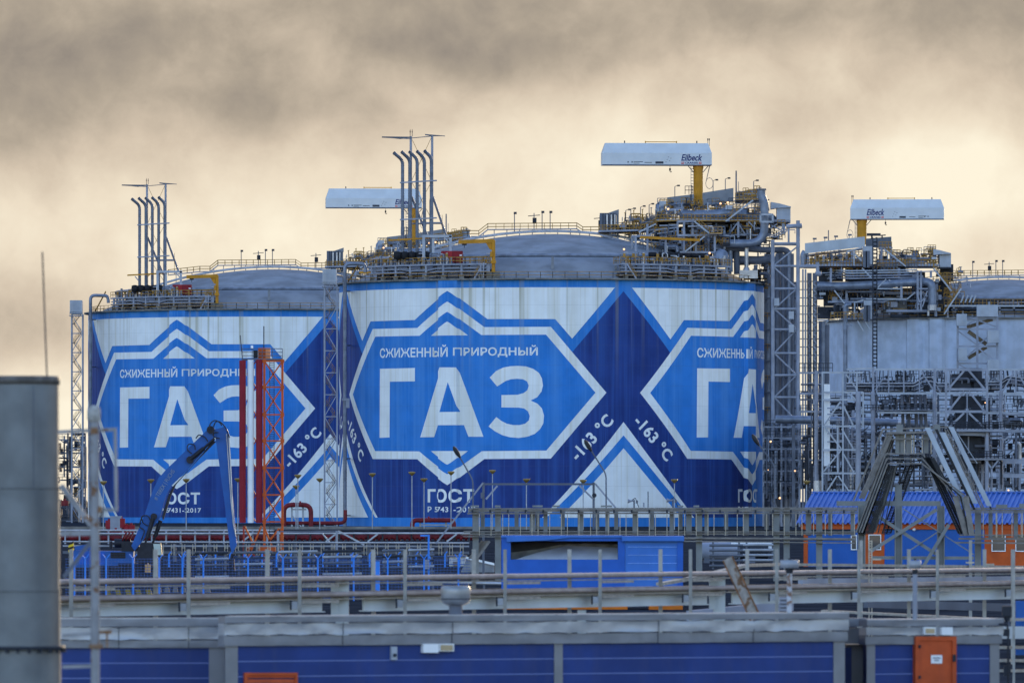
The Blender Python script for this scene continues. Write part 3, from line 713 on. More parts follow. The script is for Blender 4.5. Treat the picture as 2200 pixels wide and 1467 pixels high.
    for q in marks[:2]: bar(q - 1.2 * sgn, 0.2, 0.22, 0.3)
    bar(marks[2] - 2.2 * sgn, 0.26, 1.9, 0.12); bar(marks[2] - 2.2 * sgn, 0.14, 1.2, 0.1); bar(marks[2], 0.2, 1.5, 0.12)
    for q in range(5): bar(marks[3] + 0.25 * q, 0.25 + 0.1 * ((q * 2) % 5), 0.2, 0.09)
    m.build('data_plate', black_ink, t)
    return t
crane('white crane housing highest above the platform of the nearest painted tank', 1290, 1529.5, 308.5, 330, 356.5, 1500, 447, 1506.0, rad(4), True)
crane('white crane housing half hidden behind the taller vent stack', 698, 907, 406, 427, 448, 887, 532, 1735.0, rad(4), True)
crane('white crane housing over the unpainted tank, its boom reaching right', 1825.5, 2029.5, 429, 447.5, 472.5, 1851.5, 512, 1795.0, rad(-4), False)
# ---------------------------------------------------------------- process platforms on the tanks
def pw(t, name, mats, fn):
    m = MB(); fn(m); return m.build(name, mats, t)
def lamps(v, spots, h, label, group, cat='lamp post'):
    """thin lamp posts standing on a platform; a post, an arm and a small head each"""
    first = None
    for i, (x, y, dy) in enumerate(spots):
        b = v(x, y, dy)
        if first is None:
            t = thing('lamp_post', label, cat, b, group); first = t
            m = MB(); m.tube(b, b + Vector((0, 0, h)), 0.09, 6); m.build('post', steel_mid, t)
            m = MB(); m.beam(b + Vector((0, 0, h)), b + Vector((0.6, 0, h + 0.25)), 0.1); m.box(b + Vector((0.75, 0, h + 0.2)), (0.55, 0.35, 0.3)); m.build('lamp_head', steel_dark, t)
        else:
            copy_tree(first, b - Vector(BASE[first.name]))
def sign_masts(C, spots):
    for i, (x, y, up, lab) in enumerate(spots):
        b = Vector((C.x + x, C.y + y, C.z + 58.3)); t = thing('roof_mast', lab, 'mast', b, 'masts on the dome walkways')
        pw(t, 'pole', steel_mid, lambda m: m.tube(b, b + Vector((0, 0, up)), 0.1, 6))
        if i in (0, 4): pw(t, 'cross_arm', steel_dark, lambda m: (m.beam(b + Vector((-1.2, 0, up - 0.6)), b + Vector((1.2, 0, up - 0.4)), 0.14), m.box(b + Vector((0.1, 0, up - 1.5)), (0.8, 0.5, 1.1))))
        else: pw(t, 'lamp_head', steel_dark, lambda m: m.box(b + Vector((0.15, 0, up)), (0.6, 0.35, 0.45)))
for C, nm in ((C2, 'nearest painted'), (C1, 'left painted'), (C3, 'unpainted')):
    sign_masts(C, [(-3.5, -3.0, 3.9, 'mast with cross arm and box near the crown of the %s tank' % nm), (-7.4, -3.0, 3.9, 'slim lamp mast left of the dome crown on the %s tank' % nm),
                   (-1.9, -3.0, 4.1, 'slim lamp mast just left of the dome centre on the %s tank' % nm), (-0.3, -3.0, 4.1, 'slim lamp mast at the dome centre of the %s tank' % nm)] + ([(9.6, -3.0, 3.4, 'cross-armed mast right of the dome crown on the %s tank' % nm)] if C is not C3 else []))
OCH = ochre
def pipes_random(t, v, Y, box, n, mats, name='pipe', rmin=0.1, rmax=0.35, dy=(0, 8), vert=0.4, seed=1):
    rnd = random.Random(seed); x0, y0, x1, y1 = box
    for i in range(n):
        m = MB(); x = rnd.uniform(x0, x1); y = rnd.uniform(y0, y1); d = rnd.uniform(*dy); r = rnd.uniform(rmin, rmax)
        if rnd.random() < vert: m.tube(v(x, y, d), v(x, min(y1, y + rnd.uniform(0.25, 0.9) * (y1 - y0)), d), r, 7)
        else:
            x2 = min(x1, x + rnd.uniform(0.15, 0.5) * (x1 - x0)); pts = [v(x, y, d), v(x2, y, d)]
            if rnd.random() < 0.5: pts.append(v(x2, min(y1, y + rnd.uniform(0.1, 0.5) * (y1 - y0)), d))
            m.pipe(pts, r, 7)
        m.build(name, rnd.choice(mats), t)
def dense_gear(t, v, Y, box, n, seed, dy, och=True):
    """tangled small gear of a platform: short pipe runs with drops, valves with wheels, cable trays, stub rails"""
    rn = random.Random(seed); x0, y0, x1, y1 = box; h = y1 - y0
    cols = [steel, steel_mid, pipe_blue, pipe_light, ochre, ochre, steel_dark, steel_white]
    if not och: cols = [steel, steel_mid, pipe_blue, steel_dark, steel_dark, steel_mid, steel]
    for i in range(n):
        x, y, d = rn.uniform(x0, x1), rn.uniform(y0, y1), rn.uniform(*dy); k_ = rn.random(); mm = rn.choice(cols); m = MB()
        if k_ < 0.32:
            m.rail(v(x, y, d), v(min(x1, x + rn.uniform(40, 130)), y, d), 1.2, 0.7, 0.12); m.build('stub_railing', rn.choice([ochre, ochre, steel_mid] if och else [steel_mid, steel_dark]), t, split=False)
        elif k_ < 0.55:
            dx_ = rn.uniform(30, 120); m.path([v(x, y, d), v(x + dx_, y, d), v(x + dx_, min(y1, y + rn.uniform(20, 70)), d)], rn.uniform(.07, .16), 6); m.build('branch_pipe', mm, t)
        elif k_ < 0.75:
            c = v(x, y, d); r = rn.uniform(.2, .42); m.tube(c - Vector((r * 1.6, 0, 0)), c + Vector((r * 1.6, 0, 0)), r * .7, 8); m.tube(c, c + Vector((0, 0, r * 3)), r * .35, 6); m.tube(c + Vector((0, 0, r * 3)), c + Vector((0, 0, r * 3.3)), r, 8); m.build('valve', rn.choice([pipe_blue, steel_mid, steel_dark, ochre if och else steel_dark]), t)
        elif k_ < 0.9:
            m.beam(v(x, y, d), v(x, max(y0 - 10, y - rn.uniform(30, 100)), d), rn.uniform(.1, .2)); m.build('conduit', mm, t)
        else:
            m.box(v(x, y, d), (rn.uniform(.5, 1.6), .6, rn.uniform(.5, 1.3))); m.build('junction_box', rn.choice([steel_mid, steel_dark, steel, steel_white]), t)
def build_platform2():
    Y = 1492.0; v = T2(k3, Y)
    t = thing('process_platform', 'tall process platform with ochre stairs and big pipes on the nearest painted tank', 'platform', v(1300, 1240), None)
    # main deck in two levels
    pw(t, 'deck', steel, lambda m: (m.beam(v(185, 890, 4), v(690, 878, 4), 9, 0.35), m.beam(v(690, 802, 5), v(1000, 792, 5), 14, 0.4), m.beam(v(1000, 797, 5), v(1850, 806, 5), 16, 0.45)))
    pw(t, 'deck', steel, lambda m: m.beam(v(1385, 612, 4), v(1600, 608, 4), 8, 0.35))
    pw(t, 'deck', steel, lambda m: m.beam(v(1160, 908, -9), v(1268, 908, -9), 4, 0.25))
    # columns, trusses below the deck
    for x, a, b, d in ((290, 890, 955, 2), (355, 890, 965, 2), (470, 890, 1010, 2), (615, 820, 1110, -8), (775, 930, 1150, -10), (880, 795, 980, -6), (935, 795, 1070, -7), (1010, 800, 920, -6), (1040, 930, 1140, -9),
                       (1205, 915, 1150, -9), (1410, 800, 940, -4), (1490, 800, 1010, -2), (1150, 930, 1090, -4), (1290, 880, 1040, -6), (480, 925, 1120, -10), (512, 925, 1255, -12)):
        pw(t, 'column', steel, lambda m: m.beam(v(x, a, d), v(x, b, d), 0.42))
    pw(t, 'frame_beam', steel, lambda m: (m.beam(v(478, 928, -11), v(640, 925, -11), 0.4), m.beam(v(880, 920, -8), v(1215, 916, -8), 0.4), m.beam(v(900, 1065, -9), v(1210, 1068, -9), 0.35), m.beam(v(880, 800, -7), v(1040, 792, -7), 0.45)))
    pw(t, 'truss', steel, lambda m: [m.beam(v(*a, -3), v(*b, -3), 0.28) for a, b in (((1290, 915), (1640, 918)), ((1330, 910), (1400, 815)), ((1410, 815), (1470, 910)), ((1500, 800), (1560, 860)), ((1560, 860), (1640, 855)), ((560, 960), (700, 870)), ((700, 870), (880, 850)), ((530, 965), (880, 1000)), ((250, 925), (470, 985)), ((200, 915), (500, 1000)), ((700, 905), (870, 880)), ((720, 835), (880, 830)))])
    pw(t, 'hoist_beam', yellow, lambda m: m.beam(v(550, 936, -12), v(1075, 962, -12), 0.5, 0.5))
    # stairs
    for p, q, w_, d in (((1025, 797), (1160, 905), 1.2, -9), ((1115, 930), (945, 1062), 1.2, -10), ((1300, 797), (1540, 612), 1.3, -5), ((690, 820), (540, 892), 1.2, -2)):
        m = MB(); mr = MB(); stairs(m, mr, v(*p, d), v(*q, d), w_)
        for s_ in (-w_ / 2, w_ / 2): mr.beam(v(*p, d + s_) + Vector((0, 0, .55)), v(*q, d + s_) + Vector((0, 0, .55)), 0.07)
        m.build('stair', steel_white, t); mr.build('stair_railing', ochre, t)
    # railings along deck edges
    for a, b, d in (((190, 888), (690, 876), 0), ((190, 870), (690, 862), 8), ((690, 800), (1000, 790), -2), ((1000, 795), (1300, 797), -3), ((1340, 797), (1600, 800), -3), ((1385, 610), (1600, 606), 0), ((1385, 606), (1600, 602), 8), ((1160, 905), (1268, 905), -11), ((800, 1000), (890, 1000), -2), ((690, 796), (1000, 786), 11)):
        pw(t, 'railing', ochre, lambda m: (m.rail(v(*a, d), v(*b, d), 1.3, 0.75, 0.13), m.beam(v(*a, d) + Vector((0, 0, .1)), v(*b, d) + Vector((0, 0, .1)), 0.06, 0.25)))
    # wind walls
    wall = mat('wind_wall_sheet', (0.19, 0.205, 0.23), 0.6, 0.0, 0.1, 0.5, streak=0.2, streak_col=(0.25, 0.26, 0.28))
    wall_d = mat('dark_wind_wall_sheet', (0.10, 0.115, 0.14), 0.6, 0.0, 0.15, 0.5)
    for pts, d, mm in (([(788, 588), (1022, 560), (1022, 690), (788, 700)], 12, wall), ([(1098, 548), (1368, 505), (1368, 625), (1098, 668)], 6, wall), ([(1395, 540), (1612, 512), (1612, 640), (1395, 640)], 10, wall_d), ([(202, 748), (365, 692), (365, 735), (202, 800)], 6, wall), ([(345, 742), (364, 730), (364, 835), (345, 835)], 3, wall_d)):
        pw(t, 'wind_wall', mm, lambda m: m.prism([v(*p, d) for p in pts], (0, 0.2, 0)))
        n = int((pts[1][0] - pts[0][0]) / 45)
    for x in range(215, 345, 22): pw(t, 'equipment_rack', steel_mid, lambda m: m.box(v(x, 805, 5), (0.8, 1.5, 3.6)))
    for x in (262, 300, 330): pw(t, 'equipment_rack', pipe_light, lambda m: m.box(v(x, 805, 4), (0.3, 0.5, 3.0)))
    # white shed with overhanging roof
    s = MB(); a, b = v(1748, 812), v(1868, 672); s.box(((a.x + b.x) / 2, a.y + 2, (a.z + b.z) / 2), (b.x - a.x, 4, b.z - a.z))
    for i in range(1, 7): s.box((a.x + (b.x - a.x) * i / 7, a.y - .03, (a.z + b.z) / 2), (0.06, 0.06, b.z - a.z))
    sh = s.build('shed', steel_white, t)
    pw(t, 'shed_roof', steel_white, lambda m: m.prism([v(1698, 628, -0.5), v(1768, 640, -0.5), v(1872, 668, -0.5), v(1872, 676, -0.5), v(1745, 680, -0.5), v(1698, 688, -0.5)], (0, 5, 0)))
    # the big pipes
    pw(t, 'main_pipe', pipe_blue, lambda m: (m.pipe([v(1612, 520, -6), v(1612, 570, -6), v(1640, 640, -6), v(1640, 990, -6), v(1300, 992, -6)], 0.82, 16, 0, 3.2)))
    pw(t, 'pipe_cap', steel_mid, lambda m: m.tube(v(1612, 512, -6), v(1612, 525, -6), 1.0, 16))
    pw(t, 'main_pipe', pipe_blue, lambda m: m.pipe([v(905, 742, 0), v(1240, 735, 0), v(1300, 722, 0), v(1480, 735, 0)], 0.95, 14))
    pw(t, 'main_pipe', pipe_blue, lambda m: m.pipe([v(1330, 745, 3), v(1720, 762, 3), v(1722, 860, 3)], 0.8, 14))
    pw(t, 'main_pipe', steel_mid, lambda m: m.pipe([v(1180, 1022, -5), v(1700, 1050, -2), v(1860, 1042, -2), v(1862, 1480, -2), v(1862, 3480, -2)], 0.62, 14, 0, 2.6))
    pw(t, 'main_pipe', steel_mid, lambda m: m.pipe([v(1420, 1135, -2), v(1600, 1140, -2), v(1700, 1128, -2), v(1745, 1150, -2), v(1745, 3480, -2)], 0.85, 14, 0, 2.5))
    pw(t, 'main_pipe', pipe_blue, lambda m: m.pipe([v(1340, 1000, -4), v(1345, 1240, -4)], 0.42, 12))
    pw(t, 'main_pipe', steel_mid, lambda m: m.pipe([v(1395, 1030, -3), v(1400, 1260, -3)], 0.62, 12))
    pw(t, 'main_pipe', pipe_light, lambda m: (m.tube(v(1482, 1000, -5), v(1482, 1240, -5), 0.42, 14), m.tube(v(1482, 1200, -5), v(1482, 1240, -5), 0.5, 14, r2=0.85), m.box(v(1500, 1262, -5), (3.6, 2.5, 1.6))))
    pw(t, 'main_pipe', pipe_blue, lambda m: m.pipe([v(720, 1025, -6), v(875, 1015, -6), v(880, 1065, -6)], 0.42, 10))
    pw(t, 'vessel', pipe_blue, lambda m: m.lathe([(0.01, 2.9), (0.5, 2.75), (0.95, 2.1), (1.0, 1.2), (1.0, -1.5)], v(728, 752, 6), 16))
    pw(t, 'vessel', pipe_blue, lambda m: m.lathe([(0.01, 1.6), (0.6, 1.5), (1.3, 0.9), (1.5, 0), (1.5, -1.8)], v(1262, 1110, -11), 18))
    pw(t, 'vessel', steel_mid, lambda m: m.tube(v(1180, 850, 2), v(1280, 850, 2), 0.7, 12))
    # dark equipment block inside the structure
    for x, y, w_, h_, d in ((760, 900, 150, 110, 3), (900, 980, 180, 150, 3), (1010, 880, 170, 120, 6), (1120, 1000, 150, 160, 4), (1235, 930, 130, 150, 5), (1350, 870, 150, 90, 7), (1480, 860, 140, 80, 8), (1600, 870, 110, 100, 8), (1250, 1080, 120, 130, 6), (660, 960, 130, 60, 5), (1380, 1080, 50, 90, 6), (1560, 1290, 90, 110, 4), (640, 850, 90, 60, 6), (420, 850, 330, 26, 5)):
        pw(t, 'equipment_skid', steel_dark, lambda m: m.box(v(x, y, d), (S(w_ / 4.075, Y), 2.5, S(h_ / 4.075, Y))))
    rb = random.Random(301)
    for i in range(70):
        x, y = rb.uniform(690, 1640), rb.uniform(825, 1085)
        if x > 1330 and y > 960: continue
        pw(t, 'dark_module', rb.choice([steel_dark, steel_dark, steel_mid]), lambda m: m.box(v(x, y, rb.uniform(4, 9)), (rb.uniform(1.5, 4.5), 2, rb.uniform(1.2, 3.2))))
    pipes_random(t, v, Y, (700, 810, 1330, 1060), 34, [pipe_blue, steel, steel_mid, pipe_light], 'small_pipe', 0.08, 0.26, (-7, 2), 0.45, 3)
    pipes_random(t, v, Y, (1330, 815, 1650, 960), 16, [steel, steel_mid, pipe_light], 'small_pipe', 0.08, 0.2, (-4, 3), 0.35, 4)
    pipes_random(t, v, Y, (740, 640, 1300, 780), 30, [pipe_blue, steel_mid, pipe_light, steel, ochre], 'deck_pipe', 0.08, 0.34, (-1, 9), 0.6, 5)
    pipes_random(t, v, Y, (410, 760, 690, 870), 18, [pipe_blue, steel_mid, ochre], 'deck_pipe', 0.1, 0.34, (1, 7), 0.6, 6)
    pipes_random(t, v, Y, (1400, 1150, 1680, 1350), 14, [steel_dark, steel_mid], 'lower_pipe', 0.12, 0.4, (-6, 2), 0.5, 8)
    for i in range(24):
        rn = random.Random(100 + i); x = 420 + i * 38; y = 800 - (i * 38) * 0.07 + rn.uniform(-10, 15); h_ = rn.uniform(30, 120)
        pw(t, 'standpipe', rn.choice([steel_mid, ochre, steel, pipe_light]), lambda m: (m.beam(v(x, y, rn.uniform(-2, 6)), v(x, y - h_, 1), 0.16), m.beam(v(x - 8, y - h_, 1), v(x + 10, y - h_ - 4, 1), 0.14)))
    pw(t, 'cantilever_frame', steel_white, lambda m: [m.beam(v(*a, -8), v(*b, -8), 0.36) for a, b in (((1602, 738), (1715, 738)), ((1602, 802), (1715, 802)), ((1605, 735), (1605, 805)), ((1712, 735), (1712, 805)))])
    pw(t, 'mast', steel_mid, lambda m: (m.beam(v(1392, 640, 5), v(1392, 380, 5), 0.28), m.tube(v(1392, 380, 5), v(1392, 355, 5), 0.15, 6), m.beam(v(1412, 620, 5), v(1412, 450, 5), 0.1)))
    pw(t, 'ladder_cage', steel_dark, lambda m: (m.rail(v(945, 560, 2), v(1012, 560, 2), 1.6, 0.9, 0.12), m.beam(v(1000, 690, 2), v(1000, 480, 2), 0.15), m.beam(v(990, 690, 2), v(990, 560, 2), 0.15)))
    pw(t, 'support_bracket', steel, lambda m: [m.beam(v(*a, -4), v(*b, -4), 0.22) for a, b in (((1660, 905), (1720, 920)), ((1720, 920), (1830, 865)), ((1660, 925), (1735, 935)), ((1735, 935), (1840, 880)), ((1700, 830), (1790, 880)), ((1690, 860), (1750, 820)), ((1780, 880), (1820, 830)))])
    for x, y in ((410, 1042), (797, 690), (1255, 642), (1318, 634), (1140, 1100), (1160, 1075)):
        pw(t, 'lit_lamp', glow, lambda m: m.lathe([(0.01, 0.2), (0.18, 0.12), (0.2, 0), (0.15, -0.15), (0.01, -0.2)], v(x, y, -14), 8))
        pw(t, 'lamp_pole', steel_mid, lambda m: m.beam(v(x, y + 4, -14), v(x, y + 60, -14), 0.1))
    dense_gear(t, v, Y, (700, 640, 1310, 790), 95, 71, (-2, 10)); dense_gear(t, v, Y, (390, 770, 700, 880), 60, 72, (0, 8)); dense_gear(t, v, Y, (1300, 640, 1620, 790), 50, 73, (-2, 8))
    dense_gear(t, v, Y, (540, 880, 1330, 1090), 90, 74, (-8, 2)); dense_gear(t, v, Y, (1330, 810, 1820, 960), 60, 75, (-4, 4)); dense_gear(t, v, Y, (1560, 960, 1720, 1380), 40, 76, (-3, 3)); dense_gear(t, v, Y, (1390, 540, 1600, 610), 24, 77, (0, 7)); dense_gear(t, v, Y, (200, 880, 700, 960), 46, 78, (0, 6))
    lamps(v, [(855, 590, 11), (1190, 540, 6), (1297, 525, 6), (425, 800, 3), (470, 790, 3), (555, 770, 3), (630, 750, 3), (690, 745, 4), (800, 740, 2), (1545, 545, 3)], 2.2, 'small dark lamp post on the tall platform of the nearest tank', 'lamp posts on the tall platform')
    return t
plat2 = build_platform2()
copy_tree(plat2, C1 - C2 + Vector((2.5, 0, 0)), 'process platform of the left painted tank, mostly hidden by the nearest tank')
# ---------------------------------------------------------------- unpainted tank roof
def build_platform3():
    Y = 1757.0; v = T2(k4, Y); sc = 3.861
    t = thing('process_platform', 'dark multi-level process platform on the unpainted tank', 'platform', v(900, 1090), None)
    wallp = mat('pale_wind_wall_sheet', (0.38, 0.42, 0.46), 0.55, 0, 0.12, 0.35, streak=0.25, streak_col=(0.32, 0.34, 0.37))
    pw(t, 'wind_wall', wallp, lambda m: m.prism([v(*p, 0) for p in ((345, 474), (842, 418), (842, 503), (345, 560))], (0, 0.25, 0)))
    pw(t, 'wind_wall', mat('dark_wind_wall_sheet', (0.16, 0.18, 0.215)), lambda m: m.prism([v(*p, 4) for p in ((850, 436), (1062, 419), (1062, 520), (850, 505))], (0, 0.25, 0)))
    pw(t, 'deck', steel, lambda m: (m.beam(v(345, 664, 6), v(1440, 664, 6), 18, 0.5), m.beam(v(960, 516, 5), v(1065, 516, 5), 8, 0.35), m.beam(v(355, 575, 6), v(820, 522, 6), 8, 0.3)))
    for x, y0, y1, d in ((372, 585, 660, 0), (430, 580, 660, 2), (500, 575, 660, 0), (570, 570, 660, 2), (640, 560, 660, 0), (735, 545, 660, 0), (690, 550, 660, 1), (980, 520, 660, 0), (1060, 525, 660, 2), (690, 850, 1000, -2), (1125, 680, 850, -4), (1145, 770, 930, -6), (1280, 700, 1030, -8), (1307, 700, 1030, -8), (1390, 700, 760, -6), (1440, 810, 950, -4), (890, 850, 950, 0), (560, 680, 800, -4)):
        pw(t, 'column', steel, lambda m: m.beam(v(x, y0, d), v(x, y1, d), 0.5))
    for y in (703, 722, 745, 766):
        pw(t, 'pipe_rail', steel_white if y < 740 else steel, lambda m: m.path([v(515, y - 10, 4), v(720, y, -6), v(1250, y - 8, -6), v(1270, y - 10, -4)], 0.17, 6))
    pw(t, 'main_pipe', pipe_blue, lambda m: m.pipe([v(430, 822, -1), v(620, 830, -3), v(900, 818, -5), v(1290, 795, -6), v(1400, 795, -7), v(1400, 985, -7)], 0.98, 16, 0, 5.5))
    pw(t, 'pipe_end', pipe_light, lambda m: (m.tube(v(1400, 985, -7), v(1400, 1030, -7), 1.15, 16), m.tube(v(1370, 1030, -7), v(1368, 1075, -7), 0.3, 8)))
    pw(t, 'main_pipe', pipe_blue, lambda m: m.pipe([v(335, 655, 3), v(335, 570, 3), v(352, 545, 3)], 0.85, 12))
    pw(t, 'main_pipe', pipe_blue, lambda m: m.pipe([v(540, 650, 0), v(640, 640, 0), v(810, 625, 1)], 0.6, 12))
    pw(t, 'main_pipe', pipe_blue, lambda m: m.pipe([v(940, 630, 2), v(1340, 636, 2)], 0.55, 12))
    pw(t, 'vessel', pipe_blue, lambda m: m.lathe([(0.01, 2.2), (0.7, 2.0), (1.05, 1.2), (1.05, -1.6)], v(1265, 610, 3), 14))
    for x, y, w_, h_, d in ((560, 735, 200, 110, 4), (800, 735, 240, 110, 5), (1050, 735, 260, 110, 5), (1260, 760, 160, 90, 6), (600, 930, 200, 130, 6), (780, 920, 190, 160, 6), (960, 920, 220, 160, 7), (1150, 920, 220, 150, 8), (1330, 900, 200, 150, 9), (520, 1050, 140, 100, 4), (640, 1040, 110, 110, 3), (1480, 880, 120, 190, 6), (470, 880, 60, 120, 5), (540, 860, 220, 20, 4), (1090, 640, 40, 50, 4), (620, 615, 60, 60, 4), (460, 620, 40, 70, 4)):
        pw(t, 'equipment_skid', steel_dark, lambda m: m.box(v(x, y, d), (S(w_ / sc, Y), 2.5, S(h_ / sc, Y))))
    pw(t, 'plinth', concrete_rim, lambda m: m.box(v(1092, 985, 2), (5.5, 3, 3.6)))
    # white cabins on the front
    for x0, y0, x1, y1 in ((818, 505, 900, 655), (824, 952, 890, 1108)):
        pw(t, 'white_cabin', steel_white, lambda m: (m.box(((v(x0, 0).x + v(x1, 0).x) / 2, Y - 5, (v(0, y0).z + v(0, y1).z) / 2), (S((x1 - x0) / sc, Y), 2.5, S((y1 - y0) / sc, Y))),))
        pw(t, 'cabin_door', steel_mid, lambda m: [m.box(v(x0 + q, (y0 + y1) / 2 + 25, -6.4), (0.9, 0.15, 3.8)) for q in (25, 48)])
    pw(t, 'frame', steel_white, lambda m: [m.beam(v(*a, -6), v(*b, -6), 0.3) for a, b in (((752, 530), (752, 660)), ((690, 545), (820, 508)), ((755, 560), (815, 620)), ((755, 965), (830, 945)), ((757, 965), (757, 1105)), ((945, 850), (1140, 852)), ((950, 840), (1018, 772)), ((1040, 775), (1110, 840)), ((820, 680), (890, 755)), ((590, 865), (675, 975)), ((850, 935), (1190, 938)), ((1190, 938), (1260, 880)), ((780, 1115), (830, 1200)), ((840, 1115), (892, 1200)), ((450, 1110), (540, 1110)), ((540, 1110), (470, 1190)))])
    pw(t, 'scaffold', steel, lambda m: [m.beam(v(*a, -9), v(*b, -9), 0.26) for a, b in (((1272, 710), (1440, 705)), ((1275, 850), (1365, 850)), ((1280, 985), (1360, 905)), ((1280, 905), (1310, 1015)), ((1320, 1000), (1360, 870)))])
    for p, q, d in (((1000, 520), (1180, 665), -4), ((1410, 680), (1560, 870), -7), ((1640, 850), (1500, 1060), -10)):
        m = MB(); mr = MB(); stairs(m, mr, v(*p, d), v(*q, d), 1.3)
        m.build('stair', steel_white, t); mr.build('stair_railing', ochre, t)
    for a, b, d in (((345, 660), (820, 660), -3), ((940, 660), (1440, 660), -3), ((345, 655), (1440, 655), 14), ((960, 512), (1065, 512), 1), ((755, 1105), (820, 1105), -8), ((1440, 770), (1640, 770), -4), ((1500, 810), (1600, 812), -5), ((560, 1100), (750, 1092), -12)):
        pw(t, 'railing', ochre, lambda m: m.rail(v(*a, d), v(*b, d), 1.4, 0.75, 0.14))
    pipes_random(t, v, Y, (360, 575, 820, 660), 26, [pipe_blue, steel_mid, steel_dark, ochre], 'deck_pipe', 0.12, 0.4, (-1, 8), 0.6, 15)
    pipes_random(t, v, Y, (940, 560, 1430, 660), 26, [pipe_blue, steel_mid, steel_dark, ochre], 'deck_pipe', 0.12, 0.4, (-1, 8), 0.6, 16)
    pipes_random(t, v, Y, (460, 860, 1430, 1080), 30, [steel_mid, steel_dark, pipe_blue, steel], 'lower_pipe', 0.12, 0.4, (-6, 4), 0.45, 17)
    dense_gear(t, v, Y, (360, 570, 820, 665), 70, 81, (-2, 9)); dense_gear(t, v, Y, (930, 530, 1430, 665), 80, 82, (-2, 9)); dense_gear(t, v, Y, (460, 680, 1280, 770), 60, 83, (-5, 3)); dense_gear(t, v, Y, (460, 850, 1300, 1080), 90, 84, (-4, 4)); dense_gear(t, v, Y, (1420, 700, 1640, 1060), 60, 85, (-6, 3))
    pw(t, 'shed', steel_white, lambda m: (m.box(((v(1460, 0).x + v(1555, 0).x) / 2, Y + 1, (v(0, 560).z + v(0, 672).z) / 2), (S(95 / sc, Y), 4, S(112 / sc, Y))), m.prism([v(1412, 522, -2), v(1460, 530, -2), v(1556, 555, -2), v(1556, 562, -2), v(1458, 566, -2), v(1412, 572, -2)], (0, 5, 0))))
    pw(t, 'shed_support', steel_dark, lambda m: (m.rail(v(1380, 650, 2), v(1450, 650, 2), 2.4, 1, 0.2, rails=4), m.box(v(1520, 720, 2), (3, 3, 4.0)), m.beam(v(1440, 680, 0), v(1560, 680, 0), 4, 0.4)))
    for x in (420, 510, 597, 712): pw(t, 'lamp_pole', steel_mid, lambda m: (m.beam(v(x, 505 - (x - 345) * 0.11, 1), v(x, 445 - (x - 345) * 0.11, 1), 0.16), m.box(v(x + 6, 445 - (x - 345) * 0.11, 1), (0.9, 0.4, 0.4))))
    pw(t, 'mast', steel_mid, lambda m: m.beam(v(540, 470, 2), v(540, 365, 2), 0.22))
    pw(t, 'top_gear', steel_dark, lambda m: (m.box(v(915, 402, -4), (3.2, 1, 0.6)), m.beam(v(900, 440, -4), v(900, 395, -4), 0.4), m.beam(v(985, 430, 4), v(985, 405, 4), 0.3), m.beam(v(965, 410, 4), v(1015, 406, 4), 0.25)))
    return t
build_platform3()
def build_mast3():
    Y = 1744.0; v = T2(k4, Y); b = v(925, 2780); t = thing('ladder_mast', 'dark lattice ladder mast up the unpainted tank wall', 'mast', b)
    for x in (908, 942): pw(t, 'rail', steel_dark, lambda m: m.beam(v(x, 2780), v(x, 425), 0.26))
    pw(t, 'rungs', steel_dark, lambda m: ([m.beam(v(908, y), v(942, y + (14 if k % 2 else -14)), 0.2) for k, y in enumerate(range(440, 2780, 16))]))
    return t
build_mast3()
def build_side_pipes3():
    Y = 1748.0; v = T2(k4, Y); t = thing('wall_pipe', 'slim grey pipe standing before the left part of the unpainted tank', 'pipe', v(680, 2780))
    pw(t, 'pipe', pipe_blue, lambda m: (m.pipe([v(680, 2780), v(680, 985), v(730, 982)], 0.5, 10), m.box(v(695, 1148), (2.2, 0.6, 0.5))))
build_side_pipes3()
def build_rimdeck3():
    Y = 1752.0; v = T2(k4, Y); t = thing('pipe_deck', 'pipe deck with slanted white struts at the right of the unpainted tank', 'pipe deck', v(1860, 1085))
    pw(t, 'deck', steel_white, lambda m: m.beam(v(1500, 995, 2), v(2300, 995, 2), 5, 0.4))
    for x in (1530, 1580, 1655, 1735, 1860, 1960, 2080, 2180): pw(t, 'leg', steel, lambda m: m.beam(v(x, 1000), v(x, 1088), 0.4))
    pw(t, 'railing', ochre, lambda m: m.rail(v(1500, 992), v(2300, 992), 1.5, 0.9, 0.1)); pw(t, 'railing', ochre, lambda m: m.rail(v(1700, 992, 5), v(2300, 992, 5), 1.5, 0.9, 0.1))
    for x in (1650, 1685, 1720, 1750): pw(t, 'strut', steel_white, lambda m: m.beam(v(x - 12, 965), v(x + 12, 905), 0.34))
    pipes_random(t, v, Y, (1760, 945, 2280, 990), 20, [pipe_blue, ochre, steel], 'deck_pipe', 0.12, 0.3, (0, 5), 0.7, 18)
    pipes_random(t, v, Y, (1560, 1010, 2280, 1080), 26, [steel_dark, steel_mid, steel_dark], 'lower_pipe', 0.15, 0.4, (-1, 4), 0.4, 19)
    pw(t, 'pipe_run', steel_mid, lambda m: m.beam(v(1560, 1025), v(2300, 1025), 0.4)); pw(t, 'dark_skid', steel_dark, lambda m: m.box(v(1930, 1045, 3), (36, 1.5, 6)))
build_rimdeck3()
